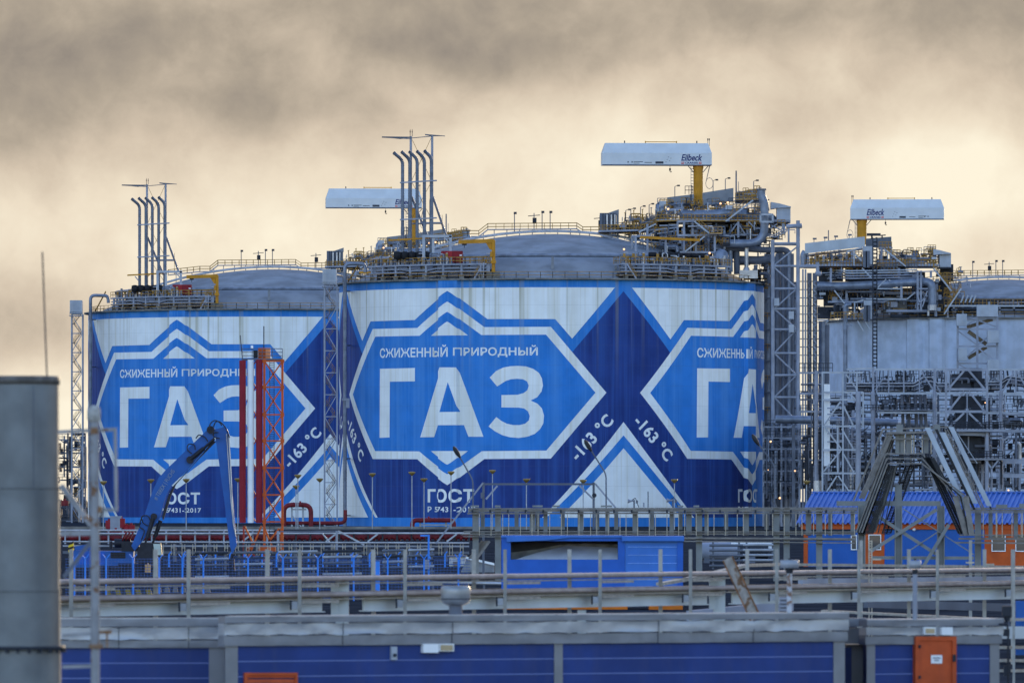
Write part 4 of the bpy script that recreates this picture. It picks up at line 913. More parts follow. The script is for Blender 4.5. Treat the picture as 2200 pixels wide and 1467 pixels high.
def build_tower3():
    Y = 1738.0; v = T2(k4, Y); sc = 3.861; t = thing('stair_tower', 'open stair tower with pale boxes before the unpainted tank', 'stair tower', v(1775, 2784))
    for x in (1612, 1775, 1940): pw(t, 'post', steel, lambda m: m.beam(v(x, 2784), v(x, 1085), 0.5))
    for y in (1095, 1185, 1328, 1470, 1560, 1800, 2050, 2300, 2550): pw(t, 'beam', steel, lambda m: m.beam(v(1605, y), v(1945, y), 0.42))
    for a, b in (((1690, 1150), (1765, 1110)), ((1785, 1115), (1930, 1165)), ((1620, 1205), (1770, 1315)), ((1930, 1200), (1780, 1315)), ((1690, 1415), (1770, 1340)), ((1785, 1345), (1935, 1455)), ((1625, 1480), (1770, 1560)), ((1930, 1480), (1780, 1560))): pw(t, 'brace', steel, lambda m: m.beam(v(*a), v(*b), 0.32))
    for a, b in (((1700, 1205), (1850, 1310)), ((1700, 1425), (1850, 1335)), ((1690, 1170), (1900, 1105))):
        pw(t, 'stair_flight', mat('brown_stair_underside', (0.17, 0.13, 0.085), 0.7), lambda m: m.beam(v(*a, 2.5), v(*b, 2.5), 2.2, 0.8))
    for x0, y0, x1, y1, d in ((1602, 1060, 1686, 1160, -1), (1770, 985, 1944, 1082, 0), (1857, 1200, 1952, 1300, -1), (1616, 1342, 1686, 1448, -1), (1857, 1440, 1950, 1540, -1)):
        def bx(m):
            a, b = v(x0, y1, d), v(x1, y0, d); m.box(((a.x + b.x) / 2, a.y, (a.z + b.z) / 2), (b.x - a.x, 2.4, b.z - a.z))
            for i in range(1, 6): m.box((a.x + (b.x - a.x) * i / 6, a.y - 1.22, (a.z + b.z) / 2), (0.07, 0.06, b.z - a.z - .2))
        pw(t, 'clad_box', steel_white, bx)
build_tower3()
# ---------------------------------------------------------------- tubular pipe tower beside the nearest tank
def build_pipe_tower():
    Y = 1480.0; v = T2(k4, Y); t = thing('pipe_tower', 'tall tubular lattice tower right of the nearest painted tank', 'tower', v(183, 2830))
    for x, y0, d in ((78, 445, 0), (288, 285, 0), (78, 470, 7), (288, 470, 7)): pw(t, 'post', steel, lambda m: m.tube(v(x, 2560 if d == 0 else 2700, d), v(x, y0, d), 0.38, 12))
    ys = [475, 663, 850, 1018, 1188, 1385, 1567, 1750, 1950, 2100, 2260, 2480, 2545]
    for y in ys: pw(t, 'cross_tube', steel, lambda m: m.tube(v(78, y), v(288, y), 0.24 if y < 2500 else 0.34, 10))
    for y in ys[:-1:2]: pw(t, 'cross_tube', steel, lambda m: m.tube(v(78, y + 10, 7), v(288, y + 10, 7), 0.2, 8))
    for i in range(1, len(ys) - 2):
        a, b = ((90, ys[i]), (278, ys[i + 1])) if i % 2 else ((278, ys[i]), (90, ys[i + 1]))
        if ys[i] == 663: a, b = (90, 675), (278, 845)
        pw(t, 'diagonal', steel, lambda m: m.tube(v(*a), v(*b), 0.17, 8))
    pw(t, 'diagonal', steel, lambda m: m.tube(v(278, 505), v(90, 655), 0.15, 8))
    pw(t, 'top_arm', steel, lambda m: (m.tube(v(190, 335), v(293, 330), 0.42, 12), m.lathe([(0.01, -0.5), (0.55, -0.45), (0.62, 0), (0.55, 0.45), (0.01, 0.5)], v(297, 330), 12), m.tube(v(210, 340), v(210, 470), 0.2, 8)))
    for a, b in (((70, 2560), (160, 2830)), ((295, 2560), (225, 2830)), ((188, 2550), (188, 2830))): pw(t, 'base_strut', steel, lambda m: m.tube(v(*a), v(*b), 0.3, 10))
    pw(t, 'flange', steel, lambda m: m.tube(v(108, 1950, -1.2), v(108, 1950, 0), 0.6, 14))
    for x, r, mm in ((115, 0.42, steel_mid), (165, 0.34, steel_mid), (212, 0.4, pipe_blue), (245, 0.22, steel_mid)):
        pw(t, 'riser', mm, lambda m: m.tube(v(x, 2825, 4), v(x, 560, 4), r, 10))
    pw(t, 'side_arm', steel, lambda m: (m.tube(v(290, 668), v(445, 664), 0.34, 10), m.tube(v(448, 630), v(452, 740), 0.36, 10), m.lathe([(0.01, -0.5), (0.6, -0.4), (0.65, 0), (0.6, 0.4), (0.01, 0.5)], v(455, 728), 12)))
    for y in (1090, 1200, 1310): pw(t, 'junction_box', steel_white, lambda m: m.box(v(110 if y < 1100 else 232, y - 130, -0.5), (1.0, 0.6, 1.5)))
    return t
build_pipe_tower()
def build_hangers():
    Y = 1500.0; v = T2(k4, Y); t = thing('cable_riser', 'hanging bundle of white rails and plaited cable ladders beside the pipe tower', 'cable riser', v(380, 2820))
    for x in (328, 350): pw(t, 'rail', steel_white, lambda m: m.beam(v(x, 2820), v(x, 688), 0.34))
    for x in (382, 428):
        def pl(m):
            w = 9 if x == 382 else 15; y = 760
            while y < 2760:
                m.add([v(x - w, y), v(x + w, y + 26), v(x - w, y + 52), v(x - w + 2, y + 26, 0.5)], [(0, 1, 3), (1, 2, 3)], 0); m.add([v(x + w, y + 26), v(x + w, y + 78), v(x - w, y + 52), v(x + w - 2, y + 50, 0.4)], [(0, 1, 3), (1, 2, 3), (2, 0, 3)], 1)
                y += 52
        pw(t, 'cable_ladder', [steel_white, pipe_light], pl)
        pw(t, 'ladder_core', steel_mid, lambda m: m.beam(v(x, 2820, 0.8), v(x, 720, 0.8), 0.9, 0.5))
    for y in range(790, 1500, 68): pw(t, 'cross_bar', steel_mid, lambda m: m.beam(v(300, y, 1), v(470, y, 1), 0.18))
build_hangers()
def build_riser_group():
    Y = 1510.0; v = T2(k4, Y); t = thing('pipe_rack_tower', 'dark vertical pipe bank between the nearest tank and the pipe tower', 'pipe bank', v(30, 2815))
    for x, y0, r in ((-18, 1000, 0.6), (12, 800, 0.8), (35, 560, 0.7), (60, 700, 0.5), (135, 520, 0.7), (182, 560, 0.75), (262, 800, 0.4), (490, 1120, 0.8), (520, 1150, 0.7)):
        pw(t, 'riser', RND.choice([steel_dark, steel_mid, pipe_blue]), lambda m: m.tube(v(x, 2815), v(x, y0), r, 10))
    for y in range(800, 2700, 130): pw(t, 'tie_beam', steel_mid, lambda m: m.beam(v(-25, y, -1.5), v(290, y, -1.5), 0.3))
    for y in range(840, 2600, 260): pw(t, 'landing', ochre, lambda m: m.rail(v(0, y, -2), v(70, y, -2), 1.2, 0.9, 0.1))
    pipes_random(t, v, Y, (-20, 2000, 300, 2650), 30, [steel_dark, steel_mid, steel, ochre], 'pipe', 0.1, 0.4, (-3, 3), 0.5, 22)
build_riser_group()
# ---------------------------------------------------------------- steel racks in front of the unpainted tank
def quick(name, label, cat, base, parts, group=None):
    t = thing(name, label, cat, base, group)
    for nm, mm, fn in parts: pw(t, nm, mm, fn)
    return t
def build_rack_main():
    Y = 1400.0; v = T2(k5, Y); t = thing('pipe_rack', 'long pipe rack with trussed top level before the unpainted tank', 'pipe rack', v(1420, 1440))
    for x, y0 in ((910, 110), (1420, 120), (1970, 130)):
        pw(t, 'column', steel, lambda m: (m.tube(v(x, 1440), v(x, 310), 0.38, 12), m.beam(v(x, 310), v(x, y0), 0.42), [m.tube(v(x, y), v(x, y - 6), 0.45, 12) for y in range(340, 1400, 62)]))
    for d in (0, 7):
        pw(t, 'chord', steel_white if d == 0 else steel, lambda m: (m.beam(v(690, 128, d), v(910, 120, d), 0.3), m.beam(v(910, 128, d), v(2400, 132, d), 0.32), m.beam(v(940, 327, d), v(2400, 330, d), 0.42), m.beam(v(950, 487, d), v(2400, 492, d), 0.36)))
    xs = [940, 1040, 1165, 1295, 1420, 1545, 1690, 1820, 1975, 2095, 2210, 2330]
    for i, x in enumerate(xs): pw(t, 'strut', steel, lambda m: m.beam(v(x, 128), v(x, 325), 0.24))
    for a, b in (((930, 300), (985, 215)), ((1310, 145), (1410, 300)), ((1440, 270), (1470, 320)), ((1985, 310), (2080, 150)), ((1640, 320), (1545, 140)), ((2110, 150), (2200, 320))): pw(t, 'diagonal', steel, lambda m: m.beam(v(*a), v(*b), 0.26))
    for i, y in enumerate((244, 256, 268, 280, 292, 304, 314)):
        pw(t, 'rack_pipe', (pipe_light, steel_dark, pipe_light, steel_dark, steel_mid, pipe_light, steel_dark)[i], lambda m: m.pipe([v(690, y, 1 + i), v(1250, y, 1 + i), v(1330, y - 50 + i * 4, 1 + i), v(1400, y - 50 + i * 4, 1 + i), v(1440, y, 1 + i), v(1960, y - 14, 1 + i), v(2030, y - 60, 1 + i), v(2300, y - 20, 1 + i)], 0.13, 6))
    for i, x in enumerate(range(700, 2200, 37)):
        rn = random.Random(i); pw(t, 'rack_pipe', rn.choice([steel_mid, steel_dark, pipe_blue]), lambda m: m.tube(v(x + rn.uniform(-10, 10), 140, 4), v(x, 250 + rn.uniform(-40, 30), 4), 0.1 + 0.12 * rn.random(), 6))
    pw(t, 'deck', steel, lambda m: (m.beam(v(950, 468, 3), v(1400, 468, 3), 7, 0.2), m.beam(v(1990, 500, 3), v(2400, 505, 3), 7, 0.4), m.beam(v(2000, 640, 3), v(2400, 650, 3), 6, 0.5)))
    pw(t, 'railing', steel_dark, lambda m: m.rail(v(820, 465, -1), v(1400, 465, -1), 0.95, 1, 0.12)); pw(t, 'railing', steel_dark, lambda m: m.rail(v(1990, 455, -1), v(2400, 455, -1), 0.8, 0.8, 0.1))
    for x in (1150, 1200, 1260, 1300, 1340): pw(t, 'drop_pipe', steel_mid, lambda m: m.tube(v(x, 330, 3), v(x + 10, 620, 3), 0.3, 8))
    pipes_random(t, v, Y, (940, 335, 1400, 470), 16, [steel_mid, steel_dark, steel], 'small_pipe', 0.1, 0.3, (2, 7), 0.6, 31)
    return t
RM = build_rack_main()
for bx_, n_, sd_ in (((700, 190, 930, 320), 24, 91), ((930, 180, 1420, 322), 60, 92), ((1430, 180, 1520, 300), 12, 93), ((1860, 180, 2250, 322), 40, 94), ((930, 380, 1420, 470), 36, 95), ((1980, 400, 2250, 640), 30, 96)): dense_gear(RM, T2(k5, 1402.0), 1402.0, bx_, n_, sd_, (1, 6), False)
def build_frame_left():
    Y = 1385.0; v = T2(k5, Y); t = thing('steel_frame', 'white open steel frame with diagonal braces and a tall white duct', 'steel frame', v(660, 1445))
    for x, y0, y1 in ((490, 150, 1445), (660, 155, 1445), (617, 600, 995), (775, 155, 320), (828, 318, 600)): pw(t, 'post', steel_white, lambda m: m.beam(v(x, y1), v(x, y0), 0.3))
    pw(t, 'post', steel, lambda m: m.tube(v(787, 1445), v(787, 310), 0.48, 12))
    for y, x1 in ((155, 825), (318, 830), (380, 825), (600, 830), (795, 830), (990, 850)): pw(t, 'beam', steel_white, lambda m: m.beam(v(490, y), v(x1, y), 0.32))
    for y in (450, 500, 548, 660, 728): pw(t, 'ladder_rung', steel, lambda m: m.beam(v(530, y), v(660, y), 0.2))
    for a, b in (((640, 395), (505, 590)), ((665, 430), (745, 590)), ((510, 610), (645, 785)), ((650, 620), (745, 785)), ((640, 805), (500, 975)), ((665, 830), (750, 980)), ((685, 170), (775, 290)), ((690, 320), (760, 370)), ((830, 440), (795, 530)), ((795, 530), (825, 590)), ((820, 810), (795, 880)), ((610, 1010), (500, 1180)), ((620, 1010), (720, 1150))): pw(t, 'brace', steel_white, lambda m: m.beam(v(*a), v(*b), 0.26))
    pw(t, 'duct', white, lambda m: (m.box(((v(530, 0)).x, Y + 1.5, (v(0, 250).z + v(0, 930).z) / 2), (S(48 / 3.861, Y), 1.0, v(0, 250).z - v(0, 930).z)), m.beam(v(530, 250, 0.9), v(530, 930, 0.9), 0.08)))
    pipes_random(t, v, Y, (500, 330, 830, 1120), 26, [steel_mid, steel_dark, steel, pipe_blue], 'pipe', 0.1, 0.35, (3, 9), 0.5, 33)
build_frame_left()
def build_rack_post():
    Y = 1392.0; v = T2(k5, Y); t = thing('pipe_rack', 'short pipe rack bay with ringed column beside the tubular tower', 'pipe rack', v(440, 1445))
    pw(t, 'column', steel, lambda m: (m.tube(v(440, 1100), v(440, 140), 0.36, 12), [m.tube(v(440, y), v(440, y - 6), 0.43, 12) for y in range(300, 1080, 62)]))
    pw(t, 'column', pipe_light, lambda m: m.tube(v(450, 1445), v(450, 1050), 0.75, 12))
    for y in (158, 330, 478): pw(t, 'beam', steel, lambda m: m.beam(v(300, y, 1), v(490, y, 1), 0.34))
    pw(t, 'railing', steel_dark, lambda m: m.rail(v(300, 150, 0), v(575, 150, 2), 1.6, 0.9, 0.12))
    pipes_random(t, v, Y, (300, 170, 480, 330), 16, [steel_mid, steel_dark, steel], 'pipe', 0.08, 0.2, (1, 4), 0.35, 35); pipes_random(t, v, Y, (300, 340, 480, 1120), 22, [steel_mid, steel_dark, steel_dark], 'pipe', 0.1, 0.3, (2, 8), 0.5, 36)
build_rack_post()
def build_tower_a():
    Y = 1378.0; v = T2(k5, Y); t = thing('steel_frame', 'grey steel tower with stacked A-shaped braces behind the peaked cable bridge', 'steel frame', v(1690, 1450))
    for x, y1 in ((1515, 620), (1855, 1450), (1690, 620)): pw(t, 'post', steel, lambda m: m.beam(v(x, y1), v(x, 125 if x != 1690 else 310), 0.42 if x != 1690 else 0.2))
    for y in (132, 295, 478): pw(t, 'beam', steel, lambda m: m.beam(v(1505, y), v(1865, y), 0.46))
    for y0, y1 in ((140, 285), (310, 470), (490, 610)):
        for s_ in (-1, 1): pw(t, 'a_brace', steel, lambda m: m.beam(v(1685 + s_ * 20, y0), v(1685 + s_ * 145, y1), 0.36))
    pw(t, 'deck', steel, lambda m: (m.beam(v(1590, 632, 2), v(2000, 636, 2), 6, 0.55), m.beam(v(1700, 872, 2), v(1985, 872, 2), 5, 0.4)))
    pw(t, 'deck_girder', steel, lambda m: m.beam(v(1620, 662, 2), v(1840, 668, 2), 3, 0.6))
    for a, b, y in ((1540, 2000, 625), (1690, 1985, 868)): pw(t, 'railing', steel_dark, lambda m: (m.rail(v(a, y, -1), v(b, y, -1), 1.35, 0.7, 0.13, rails=3)))
    pw(t, 'column', steel, lambda m: m.tube(v(1855, 1450, 1), v(1855, 640, 1), 0.4, 12))
    pw(t, 'ladder', steel_dark, lambda m: (m.beam(v(1678, 330), v(1678, 620), 0.12), m.beam(v(1705, 330), v(1705, 620), 0.12), [m.beam(v(1678, y), v(1705, y), 0.1) for y in range(340, 620, 22)]))
    pw(t, 'equipment', steel_dark, lambda m: [m.box(v(x, y, d), (w_, 2, h_)) for x, y, d, w_, h_ in ((1640, 235, 3, 3.4, 3), (1720, 215, 4, 4, 4.2), (1790, 250, 3, 2, 2), (1620, 420, 4, 2.2, 3), (1740, 400, 5, 3, 2.2), (1660, 560, 4.2, 3, 3.2), (1760, 545, 5.3, 2.5, 4), (1720, 740, 5.6, 4, 3), (1800, 800, 6.1, 3, 5), (1690, 900, 6.5, 3, 3))])
    for a, b in (((1840, 880), (1895, 950)), ((1950, 880), (1895, 950)), ((1895, 950), (1895, 1020))): pw(t, 'knee_brace', steel, lambda m: m.beam(v(*a), v(*b), 0.3))
    pipes_random(t, v, Y, (1520, 200, 1850, 300), 14, [steel_mid, steel_dark, steel], 'pipe', 0.1, 0.25, (1, 5), 0.3, 41); pipes_random(t, v, Y, (1620, 670, 1980, 1120), 20, [steel_mid, steel_dark, steel], 'pipe', 0.1, 0.3, (3, 8), 0.5, 42)
    pw(t, 'side_deck', steel, lambda m: (m.beam(v(1990, 1010), v(2300, 1012), 0.7), m.beam(v(1985, 890, 3), v(2300, 895, 3), 0.9), m.beam(v(2000, 715), v(2110, 620), 0.3)))
build_tower_a()
def build_big_pipe():
    Y = 1430.0; v = T2(k5, Y); t = thing('transfer_pipe', 'thick grey transfer pipe running level between the racks', 'pipe', v(700, 1440))
    pw(t, 'pipe', pipe_blue, lambda m: (m.path([v(100, 540), v(690, 552), v(1380, 585)], 0.72, 16), [m.tube(v(x, 540 + (x - 100) * .034), v(x + 5, 540 + (x - 100) * .034), 0.76, 16) for x in range(120, 1360, 30)]))
    pw(t, 'collar', pipe_light, lambda m: m.tube(v(1115, 572), v(1180, 575), 0.78, 16))
    for x in (250, 700, 1200): pw(t, 'support', steel_mid, lambda m: m.beam(v(x, 1440), v(x, 590), 0.6))
    t = thing('transfer_pipe', 'dark thick pipe ending at the right edge of the photo', 'pipe', v(2100, 1440))
    pw(t, 'pipe', steel_mid, lambda m: m.tube(v(1990, 565), v(2400, 565), 1.0, 16)); pw(t, 'collar', pipe_light, lambda m: m.tube(v(2130, 565), v(2150, 565), 1.05, 16)); pw(t, 'support', steel_mid, lambda m: m.beam(v(2200, 1440), v(2200, 600), 0.5))
build_big_pipe()
# darker process units farther back between the racks and the tank
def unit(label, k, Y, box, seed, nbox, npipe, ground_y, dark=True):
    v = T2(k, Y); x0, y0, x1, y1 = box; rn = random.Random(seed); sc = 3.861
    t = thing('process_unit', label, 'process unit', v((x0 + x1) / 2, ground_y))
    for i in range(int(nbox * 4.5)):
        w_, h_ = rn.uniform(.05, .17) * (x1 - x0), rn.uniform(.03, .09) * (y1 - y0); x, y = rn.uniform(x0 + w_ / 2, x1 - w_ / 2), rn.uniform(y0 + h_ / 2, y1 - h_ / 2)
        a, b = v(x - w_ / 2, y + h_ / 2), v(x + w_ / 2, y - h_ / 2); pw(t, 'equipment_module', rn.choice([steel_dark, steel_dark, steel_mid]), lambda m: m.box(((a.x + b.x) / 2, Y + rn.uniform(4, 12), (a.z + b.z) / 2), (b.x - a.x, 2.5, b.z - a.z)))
    n = max(2, int((x1 - x0) / 110))
    for i in range(n + 1): pw(t, 'column', rn.choice([steel_mid, steel]), lambda m: m.beam(v(x0 + (x1 - x0) * i / n, ground_y, 3), v(x0 + (x1 - x0) * i / n, y0, 3), 0.36))
    n = max(2, int((y1 - y0) / 90))
    for i in range(n): y = y0 + (y1 - y0) * (i + .5) / n; pw(t, 'floor_beam', rn.choice([steel_mid, steel]), lambda m: m.beam(v(x0, y, 3), v(x1, y, 3), 0.3)); pw(t, 'railing', steel_dark, lambda m: m.rail(v(x0, y - 4, 2), v(x1, y - 4, 2), 1.2, 1.4, 0.09))
    for i in range(n * 2):
        y = y0 + (y1 - y0) * rn.random(); x = rn.uniform(x0, x1 - 60); pw(t, 'brace', steel_mid, lambda m: m.beam(v(x, y, 3), v(x + 60, y + rn.choice((-50, 50)), 3), 0.2))
    pipes_random(t, v, Y, box, npipe, [steel_mid, steel_dark, steel, steel_mid, pipe_blue, pipe_light], 'pipe', 0.08, 0.38, (0, 8), 0.5, seed + 1)
    return t
unit('dark process unit behind the white open steel frame', k5, 1440, (300, 330, 900, 1130), 51, 16, 40, 1434)
unit('dark process unit under the middle of the long pipe rack', k5, 1446, (900, 600, 1480, 1130), 52, 14, 34, 1434)
unit('dark process unit behind the stacked A-brace tower', k5, 1450, (1450, 330, 2000, 1130), 53, 16, 36, 1434)
unit('dark process unit high under the middle of the long pipe rack', k5, 1444, (930, 340, 1450, 620), 61, 9, 22, 1434)
unit('dark process unit at the right edge under the pipe rack', k5, 1448, (1990, 560, 2260, 1130), 62, 10, 22, 1434)
unit('dark process unit behind the left legs of the peaked overpass', k5, 1432, (520, 640, 960, 1130), 63, 12, 26, 1434)
unit('dark process unit under the tubular tower', k5, 1470, (0, 560, 300, 1200), 55, 12, 30, 1434)
unit('far process unit with floors at the left edge beside the galvanised chimney', K(0, 880, 3.493), 1760, (380, 175, 640, 880), 56, 10, 26, 1080)
for i, (x, y, lab) in enumerate(((60, 727, 'glowing lamp on the tank side of the tubular tower'), (137, 1195, 'glowing lamp between the base struts of the tubular tower'), (262, 970, 'glowing lamp low at the right post of the tubular tower'), (2033, 1130, 'glowing lamp low at the right above the blue roof'), (1840, 405, 'small glowing lamp high on the A-brace tower'), (40, 962, 'small glowing lamp low beside the wall of the nearest tank'))):
    v = T2(k5, 1372); b = v(x, y + 60); t = thing('flood_lamp', lab, 'lamp', b, 'lit lamps in the plant')
    r = S((8, 9, 7, 7, 5, 4)[i] / 3.861, 1372)
    pw(t, 'lamp_glass', glow, lambda m: m.lathe([(0.01, r), (r * .8, r * .6), (r, 0), (r * .8, -r * .6), (0.01, -r)], v(x, y), 10)); pw(t, 'bracket', steel_dark, lambda m: m.beam(v(x, y + 8, 0.2), v(x, y + 60, 0.2), 0.15))
# ---------------------------------------------------------------- tank-foot pipework and lamp posts
k1 = K(180, 640, 2.934); k7 = K(0, 880, 3.493); kM = K(480, 1020, 3.667); kA = K(980, 1020, 3.667); kB = K(1400, 1020, 4.4); k6 = K(1640, 1080, 3.79)
def build_loop(label, Y, x0, x1, ytop, ybot, tail=None):
    t = thing('pipe_loop', label, 'pipe loop', P((x0 + x1) / 2, ybot + 4, Y), 'dark red expansion loops at the tank feet')
    pw(t, 'pipe', redpipe, lambda m: (m.pipe([P(x0, ybot, Y), P(x0, ytop, Y), P(x1, ytop, Y), P(x1, ybot, Y)], S(5, Y), 12, 0, S(17, Y)), [m.tube(P(x, ytop, Y), P(x + 2, ytop, Y), S(5.6, Y), 12) for x in range(int(x0) + 20, int(x1) - 18, 9)]))
    pw(t, 'support_frame', steel_white, lambda m: (m.beam(P(x0 + 17, ybot, Y + 1), P(x0 + 17, ytop, Y + 1), .3), m.beam(P(x1 - 17, ybot, Y + 1), P(x1 - 17, ytop - 5, Y + 1), .35), m.beam(P(x0 + 17, ytop + 10, Y + 1), P(x1 - 10, ytop + 10, Y + 1), .25), m.beam(P(x0 + 17, ytop + 22, Y + 1), P(x1 - 17, ybot, Y + 1), .2)))
    pw(t, 'valve', red, lambda m: m.tube(P(x0 + 35, ytop, Y), P(x0 + 35, ytop - 8, Y), S(2, Y), 8))
    if tail: pw(t, 'tail_pipe', redpipe, lambda m: m.pipe([P(q[0], q[1], Y + 1) for q in tail], S(4, Y), 10, 0, S(12, Y)))
build_loop('dark red pipe loop under the stair tower between the painted tanks', 1335, 610, 668, 1084, 1136, [(610, 1123), (742, 1123), (742, 1095)])
build_loop('dark red pipe loop at the foot of the nearest tank, below its standard number', 1330, 886, 975, 1117, 1137)
def build_red_main():
    Y = 905.0; t = thing('pipe_main', 'long dark red pipe main with pale frames running below the tanks', 'pipe main', P(560, 1168, Y))
    pw(t, 'pipe', redpipe, lambda m: (m.tube(P(120, 1155, Y), P(1020, 1152, Y), 0.30, 10), [m.tube(P(x, 1155, Y), P(x + 5, 1155, Y), 0.34, 10) for x in range(130, 1020, 11)]))
    pw(t, 'upper_pipe', steel_dark, lambda m: m.tube(P(590, 1139, Y + 2), P(1020, 1138, Y + 2), 0.15, 8)); pw(t, 'upper_pipe', pipe_light, lambda m: m.tube(P(120, 1139, Y + 2), P(600, 1139, Y + 2), 0.12, 8))
    pw(t, 'white_pipe', pipe_light, lambda m: m.tube(P(120, 1146, Y - 1), P(1010, 1145, Y - 1), 0.12, 8))
    for i, x in enumerate(range(140, 1020, 31)): pw(t, 'bent', steel_dark if x > 590 else steel, lambda m: (m.beam(P(x, 1168, Y - .6), P(x, 1138, Y - .6), 0.2)))
    for x in (520, 700, 790, 960): pw(t, 'brace', steel_white, lambda m: m.beam(P(x, 1163, Y - 1), P(x + 22, 1146, Y - 1), 0.2))
build_red_main()
def build_kerb_bank():
    m = MB(); Y = 1330; m.box((PX(560, Y), Y, 0.25), (S(1300, Y), 6, 0.5)); o = m.build('bund_wall', concrete_rim); tag(o, 'low concrete bund wall along the feet of the painted tanks', 'wall')
build_kerb_bank()
def build_red_gear():
    v = T2(k7, 1060); t = thing('valve_station', 'cluster of red valves and pipes at the foot of the left tank', 'valves', v(890, 935))
    for x, y, h_ in ((820, 860, 60), (910, 850, 70), (950, 890, 40), (985, 885, 45), (870, 900, 30), (485, 700, 40)): pw(t, 'valve', red if x != 485 else redpipe, lambda m: (m.tube(v(x, y + h_ / 2), v(x, y - h_ / 2), 0.55, 10), m.tube(v(x, y - h_ / 2), v(x, y - h_ / 2 - 14), 0.2, 8)))
    pw(t, 'pipe', redpipe, lambda m: m.tube(v(800, 912), v(1010, 912), 0.5, 10)); pw(t, 'pale_box', steel, lambda m: m.box(v(870, 850), (1.6, 1, 2.0)))
build_red_gear()
def lamp_posts():
    spots = [(222, 1037, 'slim lamp post at the left edge of the left tank'), (324, 1033, 'slim lamp post behind the blue crane boom'), (400, 1032, 'slim lamp post in front of the left tank emblem tip'), (511, 1031, 'slim lamp post beside the red flue tower'), (640, 1023, 'tall lamp post over the red pipe loop between the tanks'), (636, 1046, 'short lamp post over the red pipe loop between the tanks'), (687, 1031, 'slim lamp post left of the stair tower foot'),
             (800, 1020, 'slim lamp post left of the standard number, before the white stripe'), (885, 1017, 'slim lamp post just left of the letters on the nearest tank'), (911, 1031, 'short lamp post nearly at the first letter on the nearest tank'), (969, 1016, 'slim lamp post through the letters on the nearest tank'), (1058, 1013, 'slim lamp post right of the letters on the nearest tank'), (1131, 1032, 'lamp post on dark blue below the gantry bar'), (1253, 1034, 'lamp post over the white triangle under the gantry bar'), (1449, 1033, 'lamp post on the right stripe of the white triangle'), (1733, 1036, 'lamp post beside the tubular tower and the blue roof')]
    first = None
    for i, (x, y, lab) in enumerate(spots):
        Y = 1290.0 + 9 * (i % 4); g_ = P(x, 0, Y); zt = PZ(y, Y); b = Vector((g_.x, Y, 0))
        t = thing('lamp_post', lab, 'lamp post', b, 'bowl-headed lamp posts before the tanks')
        pw(t, 'pole', galv, lambda m: m.tube(b, (b.x, Y, zt), 0.1, 6)); pw(t, 'bowl', mat('brass_lamp_bowl', (0.24, 0.17, 0.06), 0.4, 0.3), lambda m: m.lathe([(0.05, -0.42), (0.42, -0.1), (0.64, 0.2), (0.55, 0.3), (0.01, 0.35)], (b.x, Y, zt), 12))
lamp_posts()
